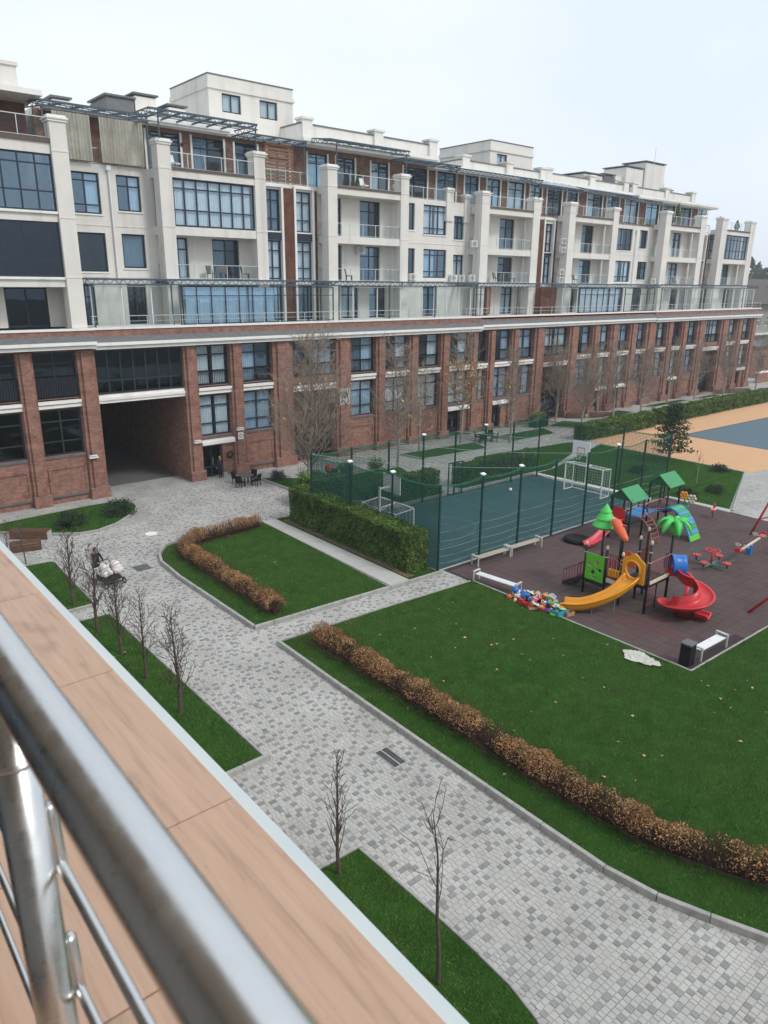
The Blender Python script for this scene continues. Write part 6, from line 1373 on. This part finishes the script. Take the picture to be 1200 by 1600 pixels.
def wood_bench(x, y, rz, ln, label):
    t = thing('wooden_bench', label, 'bench', (x, y, 0), rz, 'brown wooden benches beside the beds')
    for i in range(5): m = MB(); m.box(-ln/2, -.32 + i*.13, .46, ln/2, -.32 + i*.13 + .11, .51); m.build('seat_board', WB, t)
    for i in range(3): m = MB(); m.box(-ln/2, -.33, .04 + i*.14, ln/2, -.30, .04 + i*.14 + .12); m.build('front_board', WB, t)
    for s in (-1, 1): m = MB(); m.box(s*(ln/2 - .06) - .05, -.29, 0, s*(ln/2 - .06) + .05, .3, .455); m.build('support', CONC, t)
wood_bench(10.1, 44.2, R(-40), 2.2, 'brown wooden bench at the near edge of the corner bed'); wood_bench(9.3, 42.2, R(-15), 1.6, 'shorter brown bench on the paving behind the two saplings')
wood_bench(69.75, 49.1, R(-35), 2.0, 'short brown bench in front of the dense bare tree recess'); wood_bench(72.5, 47.8, R(-25), 2.6, 'long brown bench at the end of the first far bed'); wood_bench(103.3, 48.6, R(-20), 2.8, 'brown bench left of the far corner tree'); wood_bench(106.4, 47.5, R(-15), 3.4, 'brown bench farthest right before the brick corner')
t = thing('planter_box', 'large dark green planter box behind the cage corner', 'planter', (62.2, 48.4, 0), world=True); m = MB(); m.box(61.2, 47.9, 0, 63.2, 48.9, .9); m.box(61.1, 47.8, .9, 63.3, 49.0, 1.0); m.build('planter_case', GPOST, t); C = np.stack([RNG.uniform(61.2, 63.2, 800), RNG.uniform(47.9, 48.9, 800), RNG.uniform(.95, 1.5, 800)], 1); npmesh('foliage', leafquads(C, .09), quads(3200), THUJA, t)

# ------------------------------------------------------------------ people
SKIN = mk('skin', (.52, .32, .24), .6, var=.05)
def person(label, loc, rz, coat, legs, hair, arms, stride=.12, h=1.68, hat=None, long_coat=True):
    t = thing('person', label, 'person', loc, rz)
    J = [((0, 0, .95), .135), ((0, .01, 1.15), .125), ((0, .01, 1.34), .14), ((0, 0, 1.46), .055), ((0, -.015, 1.52), .05)]
    E = [(0, 1), (1, 2), (2, 3), (3, 4)]
    for s, st in ((-1, stride), (1, -stride)):
        b = len(J); J += [((s*.09, 0, .88), .10), ((s*.095, -st*.9, .48), .07), ((s*.095, -st*.6 + .03, .09), .048), ((s*.10, -st*.6 - .13, .045), .042)]; E += [(0, b), (b, b+1), (b+1, b+2), (b+2, b+3)]
        b = len(J); el, wr = arms[0 if s < 0 else 1]; J += [((s*.19, .01, 1.39), .068), (el, .052), (wr, .038)]; E += [(2, b), (b, b+1), (b+1, b+2)]
    me = bpy.data.meshes.new('body'); me.from_pydata([j[0] for j in J], E, []); ob = bpy.data.objects.new('tmp_body', me); COL.objects.link(ob)
    ob.modifiers.new('skin', 'SKIN'); ob.modifiers.new('sub', 'SUBSURF').levels = 2
    for i, sv in enumerate(me.skin_vertices[0].data): sv.radius = (J[i][1], J[i][1]); sv.use_root = i == 0
    bpy.context.view_layer.update(); ev = ob.evaluated_get(bpy.context.evaluated_depsgraph_get()); m2 = bpy.data.meshes.new_from_object(ev); bpy.data.objects.remove(ob)
    m2.materials.clear(); [m2.materials.append(q) for q in (coat, legs, SKIN, BLACK)]
    for p in m2.polygons: c = p.center; p.material_index = 2 if c.z > 1.455 and abs(c.x) < .12 else 3 if c.z < .10 else 1 if c.z < (.80 if long_coat else .93) and abs(c.x) < .22 else 0
    link('body', m2, None, t, True)
    m = MB(); m.ball((0, -.02, 1.60), .105, 14, 10, (.82, .95, 1.18)); hd = m.build('head', SKIN, t, True)
    m = MB(); m.prism([(-.118, 1.585), (-.145, 1.575), (-.118, 1.615)], -.014, .014, 'x'); m.build('nose', SKIN, hd)
    m = MB()
    for s in (-1, 1): m.ball((s*.034, -.108, 1.615), .012, 6, 4)
    m.build('eyes', BLACK, hd); m = MB(); m.box(-.025, -.114, 1.548, .025, -.10, 1.556); m.build('mouth', mk('lip', (.35, .12, .10), .5), hd)
    m = MB(); m.ball((0, .012, 1.625), .118, 14, 10, (.84, .95, 1.12)); m.ball((0, .07, 1.52), .085, 10, 8, (.9, .6, 1.5)); m.build('hair', hair, t, True)
    for (el, wr), s in zip(arms, (-1, 1)):
        e, w_ = Vector(el), Vector(wr); d = (w_ - e).normalized(); x = Vector((1, 0, 0)); x = (x - d*x.dot(d)).normalized(); n = d.cross(x); m = MB(); m.tube([w_, w_ + d*.045, w_ + d*.09], [.026, .036, .034], 8)
        for k, l in enumerate((.065, .078, .073, .055)): b = w_ + d*.085 + x*(-.027 + .018*k); m.tube([b, b + d*l*.55 + n*.008, b + d*l*.85 + n*.03], [.0095, .009, .007], 5)
        b = w_ + d*.02 - x*.03*s; m.tube([b, b + d*.04 - x*.02*s, b + d*.07 - x*.012*s], [.012, .011, .008], 5); m.build('hand', SKIN, t, True)
    if long_coat:
        m = MB(); m.lathe([(.185, .70), (.175, .9), (.15, 1.12), (.155, 1.2)], n=14); m.build('coat_skirt', coat, t, True)
    t.scale = (h/1.72,)*3
    return t
DARKC = mk('dark_coat', (.018, .017, .022), .85); NAVY = mk('navy_coat', (.018, .022, .045), .85); HAIRB = mk('dark_hair', (.022, .015, .011), .6); HAIRG = mk('golden_hair', (.30, .20, .08), .6); JEAN = mk('dark_trousers', (.022, .022, .028), .85)
person('person in a dark coat with dark hair pushing a white twin pram', (10.95, 35.5, 0), R(14), DARKC, JEAN, HAIRB, [((-.25, -.12, 1.12), (-.17, -.38, 1.04)), ((.25, -.12, 1.12), (.17, -.38, 1.04))], stride=.16, h=1.68)
person('person in a navy jacket facing the glass door under the white canopy', (25.35, 49.75, .0), R(180), NAVY, JEAN, HAIRG, [((-.24, -.06, 1.12), (-.18, -.28, 1.12)), ((.24, .03, 1.10), (.24, -.06, .86))], stride=.04, h=1.72)
t = thing('shopping_bag', 'pale shopping bag standing beside the person at the glass door', 'bag', (25.8, 49.8, 0)); m = MB(); m.box(-.16, -.09, 0, .16, .09, .38); m.build('bag_body', mk('bag_grey', (.30, .36, .36), .7), t); m = MB(); m.tube([(-.08, 0, .38), (-.06, 0, .5), (.06, 0, .5), (.08, 0, .38)], .01, 5); m.build('handle', BLACK, t)
# twin pram: two white carrycots with hoods side by side on a black chassis
PW = mk('pram_white', (.72, .68, .66), .7, var=.05)
t = thing('twin_pram', 'twin pram with two white hoods on a black chassis', 'pram', (11.2, 34.55, 0), R(14))
for s in (-1, 1):
    m = MB(); m.prism([(-.46, .62), (.40, .62), (.46, .84), (-.50, .84)], s*.31 - .25, s*.31 + .25, 'x'); cot = m.build('carrycot', PW, t, bevel=.06)
    m = MB(); m.ball((s*.31, -.12, .84), .33, 16, 10, (.80, 1.12, 1.12)); hd = m.build('hood', PW, cot, True)
    m = MB()
    for k in (40, 75, 110): m.tube([(s*.31 + .27*math.cos(R(180*q/10)), -.12 - .385*math.cos(R(k))*math.sin(R(180*q/10)), .84 + .385*math.sin(R(k))*math.sin(R(180*q/10))) for q in range(11)], .011, 5)
    m.build('hood_rib', GREYF, cot)
    m = MB(); m.box(s*.31 - .24, -.05, .84, s*.31 + .24, .44, .88); m.build('apron', PW, cot, bevel=.03)
m = MB()
for x in (-.48, .48): m.bar((x, -.5, .2), (x, .35, .62), .035); m.bar((x, .5, .2), (x, -.35, .62), .035); m.bar((x, .35, .62), (x, .72, 1.02), .03)
m.bar((-.48, .72, 1.02), (.48, .72, 1.02), .035); m.bar((-.5, -.5, .2), (.5, -.5, .2), .04); m.bar((-.5, .5, .2), (.5, .5, .2), .04); m.build('chassis', BLACK, t); m = MB(); m.box(-.45, -.35, .25, .45, .35, .38); m.build('basket', FRAME, t)
for x in (-.5, .5, 0):
    for y in (-.5, .5):
        if x == 0 and y > 0: continue
        m = MB(); m.tube([(x + .1*math.cos(0)*0 - .02, y + .15*math.cos(k*math.pi/8), .17 + .15*math.sin(k*math.pi/8)) for k in range(17)], .025, 6); wl = m.build('wheel', BLACK, t); m = MB(); m.bar((x-.02, y - .14, .17), (x-.02, y + .14, .17), .015); m.bar((x-.02, y, .03), (x-.02, y, .31), .015); m.build('spokes', METAL, wl)
t = thing('red_pram', 'dark pram with a bright red hood beyond the cage corner', 'pram', (31.9, 44.2, 0), R(60))
m = MB(); m.prism([(-.45, .55), (.4, .55), (.48, .8), (-.5, .8)], -.24, .24, 'x'); m.build('carrycot', BLACK, t, bevel=.05); m = MB(); m.ball((0, .2, .85), .36, 12, 8, (.8, 1, 1)); m.build('hood', RED, t, True); m = MB()
for x in (-.25, .25): m.bar((x, -.4, .15), (x, .3, .55), .03); m.bar((x, .4, .15), (x, -.3, .55), .03)
m.build('chassis', BLACK, t)
for x in (-.28, .28):
    for y in (-.42, .42): m = MB(); m.tube([(x, y + .13*math.cos(k*math.pi/8), .15 + .13*math.sin(k*math.pi/8)) for k in range(17)], .022, 6); m.build('wheel', BLACK, t)
# wall sign plate with a dark emblem on the pier, and small white square lamp sign
t = thing('wall_plaque', 'pale framed plaque with a dark scroll emblem on the brick pier', 'plaque', (37.5, 49.93, 5.2)); m = MB(); m.box(-.55, -.04, -.7, .55, 0, .7); m.build('plate', CONC, t); m = MB()
m.tube([(.22*math.cos(k*.5)*(1 - k/34), -.05, .35*math.sin(k*.5)*(1 - k/34) + .1) for k in range(26)], .03, 5); m.tube([(-.3 + .03*k, -.05, -.5 + .2*math.sin(k*.35)) for k in range(20)], .03, 5); m.tube([(.4, -.05, -.5), (.25, -.05, 0), (.4, -.05, .5)], .03, 5); m.tube([(-.4, -.05, -.5), (-.28, -.05, 0), (-.4, -.05, .5)], .03, 5); m.build('emblem', FRAME, t)
t = thing('wall_sign', 'small white square sign with a dark ring on the pier by the glass door', 'sign', (27.35, 49.92, 3.05)); m = MB(); m.box(-.22, -.03, -.28, .22, 0, .28); m.build('plate', WMETAL, t); m = MB(); m.tube([(.11*math.cos(k*math.pi/8), -.035, .13*math.sin(k*math.pi/8)) for k in range(17)], .022, 5); m.build('ring', BLACK, t)
t = thing('wall_wreath', 'round dark wreath on the brick beside the glass door', 'wreath', (26.45, 50.2, 1.6)); C = []
for k in range(160): a = random.uniform(0, 6.28); C.append((.22*math.cos(a) + random.gauss(0, .05), -.06 + random.gauss(0, .03), .22*math.sin(a) + random.gauss(0, .05)))
npmesh('foliage', leafquads(np.array(C), .06), quads(640), CORE, t)
# ------------------------------------------------------------------ far away: grey house, low wall, pine wood
HG = mk('house_grey', (.30, .285, .26), .9, var=.12, dirt=.3); RF = mk('roof_brown', (.10, .085, .078), .85, var=.2)
h = thing('grey_house', 'grey house with a brown pitched roof at the far right edge', 'building', (150, 62, 0), world=True)
wall('wall', HG, 138, 176, -.05, 11.5, 66, .4, [(x, x+1.6, z, z+1.9) for x in (147, 150.5, 154, 158, 162, 166) for z in (3.2, 7.0)], h)
m = MB(); m.box(138, 66.41, -.05, 176, 80, 11.4); m.build('rooms', ROOM, h)
for x in (147, 150.5, 154, 158, 162, 166):
    for z in (3.2, 7.0): window(x, x+1.6, z, z+1.9, 66.1, 2, (.6,), parent=h, sep=False, frame=WMETAL)
m = MB(); m.prism([(64.6, 11.3), (81.4, 11.3), (73, 16.0)], 136.8, 177, 'x'); rf = m.build('roof', RF, h); m = MB(); m.box(163, 66.5, 12, 166.5, 70, 15.0); m.box(162.7, 66.2, 15.0, 166.8, 70.3, 15.3); m.build('dormer', WHITE, rf)
m = MB(); m.box(140, 65.2, 5.4, 176, 65.98, 5.7); m.build('string_course', WHITE, h)
t = thing('brick_outbuilding', 'low brick outbuilding in front of the grey house at the right edge', 'building', (140, 56, 0), world=True)
m = MB(); m.box(128, 56, -.05, 170, 62, 4.6); m.build('wall', BRICK, t); m = MB(); m.box(127.6, 55.6, 4.6, 170.4, 62.4, 4.95); m.build('roof', SLATE, t)
for x in (131, 136, 141, 146): window(x, x+1.8, 1.2, 3.2, 55.9, 2, (.6,), parent=t, sep=False)
t = thing('low_brick_wall', 'low brick wall with a pale coping at the far right', 'wall', (126, 49, 0), world=True); m = MB(); m.box(119, 50.6, -.05, 165, 51, 1.5); m.build('brickwork', BRICK, t); m = MB(); m.box(118.9, 50.5, 1.5, 165.1, 51.1, 1.7); m.build('coping', WHITE, t)
# distant pine wood: trees with trunks, reading as one mass
PC = []; S = []
for k in range(420):
    x, y = 290 + RNG.uniform(0, 120), RNG.uniform(60, 330); hh = RNG.uniform(17, 26); S.append(((x, y, 0), (x, y, hh), .3, .05))
    n = 70; f = RNG.uniform(.25, 1, n); r = (1 - f)**.7*3.2 + .3; a = RNG.uniform(0, 6.28, n); rr = r*np.sqrt(RNG.uniform(.1, 1, n)); PC.append(np.stack([x + rr*np.cos(a), y + rr*np.sin(a), f*hh], 1))
fw = npmesh('pine_wood', leafquads(np.concatenate(PC), 1.3), quads(4*len(np.concatenate(PC))), PINE); tag(fw, 'misty far pine wood beyond the right end of the building', 'wood', kind='stuff')

# ------------------------------------------------------------------ the terrace we stand on
ZF = EYE.z - 1.45
TILE = bpy.data.materials.new('wood_look_tile'); TILE.use_nodes = True; N = TILE.node_tree.nodes; L = TILE.node_tree.links; b = N['Principled BSDF']; b.inputs['Roughness'].default_value = .42; b.inputs['Specular IOR Level'].default_value = .35
oi = N.new('ShaderNodeObjectInfo'); g = N.new('ShaderNodeNewGeometry'); mp = N.new('ShaderNodeMapping'); mp.inputs['Scale'].default_value = (22, 1.3, 1); L.new(g.outputs['Position'], mp.inputs[0])
vm = N.new('ShaderNodeVectorMath'); vm.operation = 'ADD'; L.new(mp.outputs[0], vm.inputs[0]); cx = N.new('ShaderNodeCombineXYZ'); mu_ = N.new('ShaderNodeMath'); mu_.operation = 'MULTIPLY'; mu_.inputs[1].default_value = 40; L.new(oi.outputs['Random'], mu_.inputs[0]); L.new(mu_.outputs[0], cx.inputs[0]); L.new(mu_.outputs[0], cx.inputs[1]); L.new(cx.outputs[0], vm.inputs[1])
n1 = N.new('ShaderNodeTexNoise'); n1.inputs['Scale'].default_value = 1.6; n1.inputs['Detail'].default_value = 9; n1.inputs['Roughness'].default_value = .62; n1.inputs['Distortion'].default_value = .25; L.new(vm.outputs[0], n1.inputs['Vector'])
rp = N.new('ShaderNodeValToRGB'); e = rp.color_ramp.elements; e[0].position = .30; e[0].color = (.42, .275, .195, 1); e[1].position = .74; e[1].color = (.63, .43, .315, 1); q = e.new(.46); q.color = (.55, .365, .262, 1); L.new(n1.outputs['Fac'], rp.inputs[0])
# knots and dark smudges of the print
n2 = N.new('ShaderNodeTexNoise'); n2.inputs['Scale'].default_value = 2.2; n2.inputs['Detail'].default_value = 5; m2_ = N.new('ShaderNodeMapping'); m2_.inputs['Scale'].default_value = (2.2, 1, 1); v2 = N.new('ShaderNodeVectorMath'); v2.operation = 'ADD'; L.new(g.outputs['Position'], m2_.inputs[0]); L.new(m2_.outputs[0], v2.inputs[0]); L.new(cx.outputs[0], v2.inputs[1]); L.new(v2.outputs[0], n2.inputs['Vector'])
r2 = N.new('ShaderNodeMapRange'); r2.inputs[1].default_value = .56; r2.inputs[2].default_value = .76; r2.inputs[4].default_value = .7; L.new(n2.outputs['Fac'], r2.inputs[0]); mx = N.new('ShaderNodeMix'); mx.data_type = 'RGBA'; mx.inputs[7].default_value = (.17, .12, .10, 1); L.new(r2.outputs[0], mx.inputs[0]); L.new(rp.outputs[0], mx.inputs[6]); n3 = N.new('ShaderNodeTexNoise'); n3.inputs['Scale'].default_value = 95; n3.inputs['Detail'].default_value = 3; L.new(g.outputs['Position'], n3.inputs['Vector']); r3 = N.new('ShaderNodeMapRange'); r3.inputs[1].default_value = .68; r3.inputs[2].default_value = .8; r3.inputs[4].default_value = .5; L.new(n3.outputs['Fac'], r3.inputs[0])
m3 = N.new('ShaderNodeMix'); m3.data_type = 'RGBA'; m3.inputs[7].default_value = (.16, .12, .10, 1); L.new(r3.outputs[0], m3.inputs[0]); L.new(mx.outputs[2], m3.inputs[6]); L.new(m3.outputs[2], b.inputs['Base Color'])
ter = thing('terrace', 'wood-look tiled terrace edge with a white metal drip strip in the foreground', 'terrace', (0, 0, ZF), world=True)
m = MB(); m.box(-2.4, -5, ZF-.4, .80, 9, ZF-.017); m.build('slab', CONC, ter)
m = MB(); m.box(-2.4, -5, ZF-.0165, .815, 9, ZF-.012); m.build('grout', mk('grout', (.06, .04, .03), .9), ter)
rows = [(.524, .824, .70), (.224, .524, .255), (-.076, .224, .765), (-.376, -.076, .3), (-.676, -.376, .8), (-.976, -.676, .35), (-1.276, -.976, .75)]
for x0, x1, o in rows:
    y = o - 6*.952
    while y < 9:
        m = MB(); m.box(x0+.003, y+.003, ZF-.012, x1-.003, y+.952-.003, ZF + random.uniform(-.0006, .0006)); m.build('floor_tile', TILE, ter, bevel=.0015); y += .952
DRIP = mk('white_drip_metal', (.60, .66, .67), .4, var=.04, scale=2, spec=.4)
for a, bb in ((-5, .2), (.2, 3.24), (3.24, 6.3), (6.3, 9)):
    m = MB(); dz = .002 if a in (.2, 6.3) else 0; m.prism([(.8245, ZF-.016), (.868, ZF-.020), (.871, ZF-.075), (.868, ZF-.076), (.864, ZF-.024), (.8245, ZF-.020)], a+.001, bb-.001, 'y'); o = m.build('drip_strip', DRIP, ter); o.location = (0, 0, dz)
ob_ = thing('near_building', 'pale building wall under and behind the tiled terrace in the foreground', 'building', (-4, 0, 0), world=True)
m = MB(); m.box(-9, -20, -.05, .70, 30, ZF-.42); m.build('wall', CREAM, ob_)
wall('upper_wall', CREAM, 0, 0.1, 0, .1, 0, .1, [], ob_) if False else None
m = MB(); m.box(-2.3, -12, ZF-.41, -1.95, 1.2, ZF+14); m.box(-2.3, 3.6, ZF-.41, -1.95, 14, ZF+14); m.box(-2.3, 1.201, ZF+2.7, -1.95, 3.599, ZF+14); m.build('rear_wall', mk('grey_render', (.34, .335, .32), .8, var=.1), ob_)
window(1.2, 3.6, ZF, ZF+2.68, -2.1, 2, (), axis='x', parent=ob_, sep=False, name='balcony_door', glass=GLASS)

m = MB(); m.box(-6, -12, ZF-.41, -5.6, 14, ZF+14); m.box(-5.59, -12, ZF+2.9, -2.31, 14, ZF+3.2); m.build('inner_wall', ROOM, ob_)
m = MB(); m.box(-1.949, -12, ZF+3.05, .12, 14, ZF+3.3); m.build('added_overhead_slab', CREAM, ob_)  # unseen slab, added overhead to shape what the handrail reflects
CHROME = bpy.data.materials.new('polished_steel'); CHROME.use_nodes = True; N = CHROME.node_tree.nodes; L = CHROME.node_tree.links; b = N['Principled BSDF']; b.inputs['Metallic'].default_value = 1; b.inputs['Base Color'].default_value = (.66, .665, .66, 1)
g = N.new('ShaderNodeNewGeometry'); n1 = N.new('ShaderNodeTexNoise'); n1.inputs['Scale'].default_value = 35; n1.inputs['Detail'].default_value = 5; L.new(g.outputs['Position'], n1.inputs['Vector']); mr = N.new('ShaderNodeMapRange'); mr.inputs[1].default_value = .35; mr.inputs[2].default_value = .7; mr.inputs[3].default_value = .22; mr.inputs[4].default_value = .36; L.new(n1.outputs['Fac'], mr.inputs[0]); L.new(mr.outputs[0], b.inputs['Roughness'])
rl = thing('steel_railing', 'polished steel terrace railing with round handrail in the foreground', 'railing', (.125, 0, ZF), world=True)
m = MB(); m.tube([(.125, -3, EYE.z-.36), (.125, 8, EYE.z-.36)], .0255, 40); m.build('handrail', CHROME, rl, True)
BZ = (.625, .81, .995, 1.18)
for z in BZ: m = MB(); m.tube([(.15, -3, EYE.z-z), (.15, 8, EYE.z-z)], .0062, 14); m.build('bar', CHROME, rl, True)
for y in (-1.0, .74, 2.5, 4.25, 6.0):
    m = MB(); m.tube([(.122, y, ZF), (.122, y, EYE.z-.382)], .0225, 32); p = m.build('post', CHROME, rl, True)
    m = MB(); m.lathe([(.0255, -.003), (.0265, 0), (.0255, .003)], (.122, y, EYE.z-.475), 28); m.lathe([(.045, 0), (.045, .008), (.03, .012)], (.122, y, ZF), 24); m.build('collar', CHROME, p, True)
    for z in BZ: m = MB(); m.tube([(.146, y, EYE.z-z+.080), (.147, y, EYE.z-z+.076), (.149, y, EYE.z-z-.004), (.149, y, EYE.z-z-.010), (.149, y, EYE.z-z-.013)], [.006, .009, .0095, .007, .002], 16); m.build('holder', CHROME, p, True)

# ------------------------------------------------------------------ haze
hz = MB(); hz.box(-515, -515, -1.2, 915, 915, 34.5); ho = hz.build('haze', None)
hm = bpy.data.materials.new('haze_air'); hm.use_nodes = True; N = hm.node_tree.nodes; N.clear(); o = N.new('ShaderNodeOutputMaterial'); pvv = N.new('ShaderNodeVolumePrincipled'); pvv.inputs['Color'].default_value = (.90, .94, 1, 1); pvv.inputs['Density'].default_value = .0005; pvv.inputs['Anisotropy'].default_value = .2
hm.node_tree.links.new(pvv.outputs[0], o.inputs['Volume']); ho.data.materials.append(hm); tag(ho, kind='stuff')
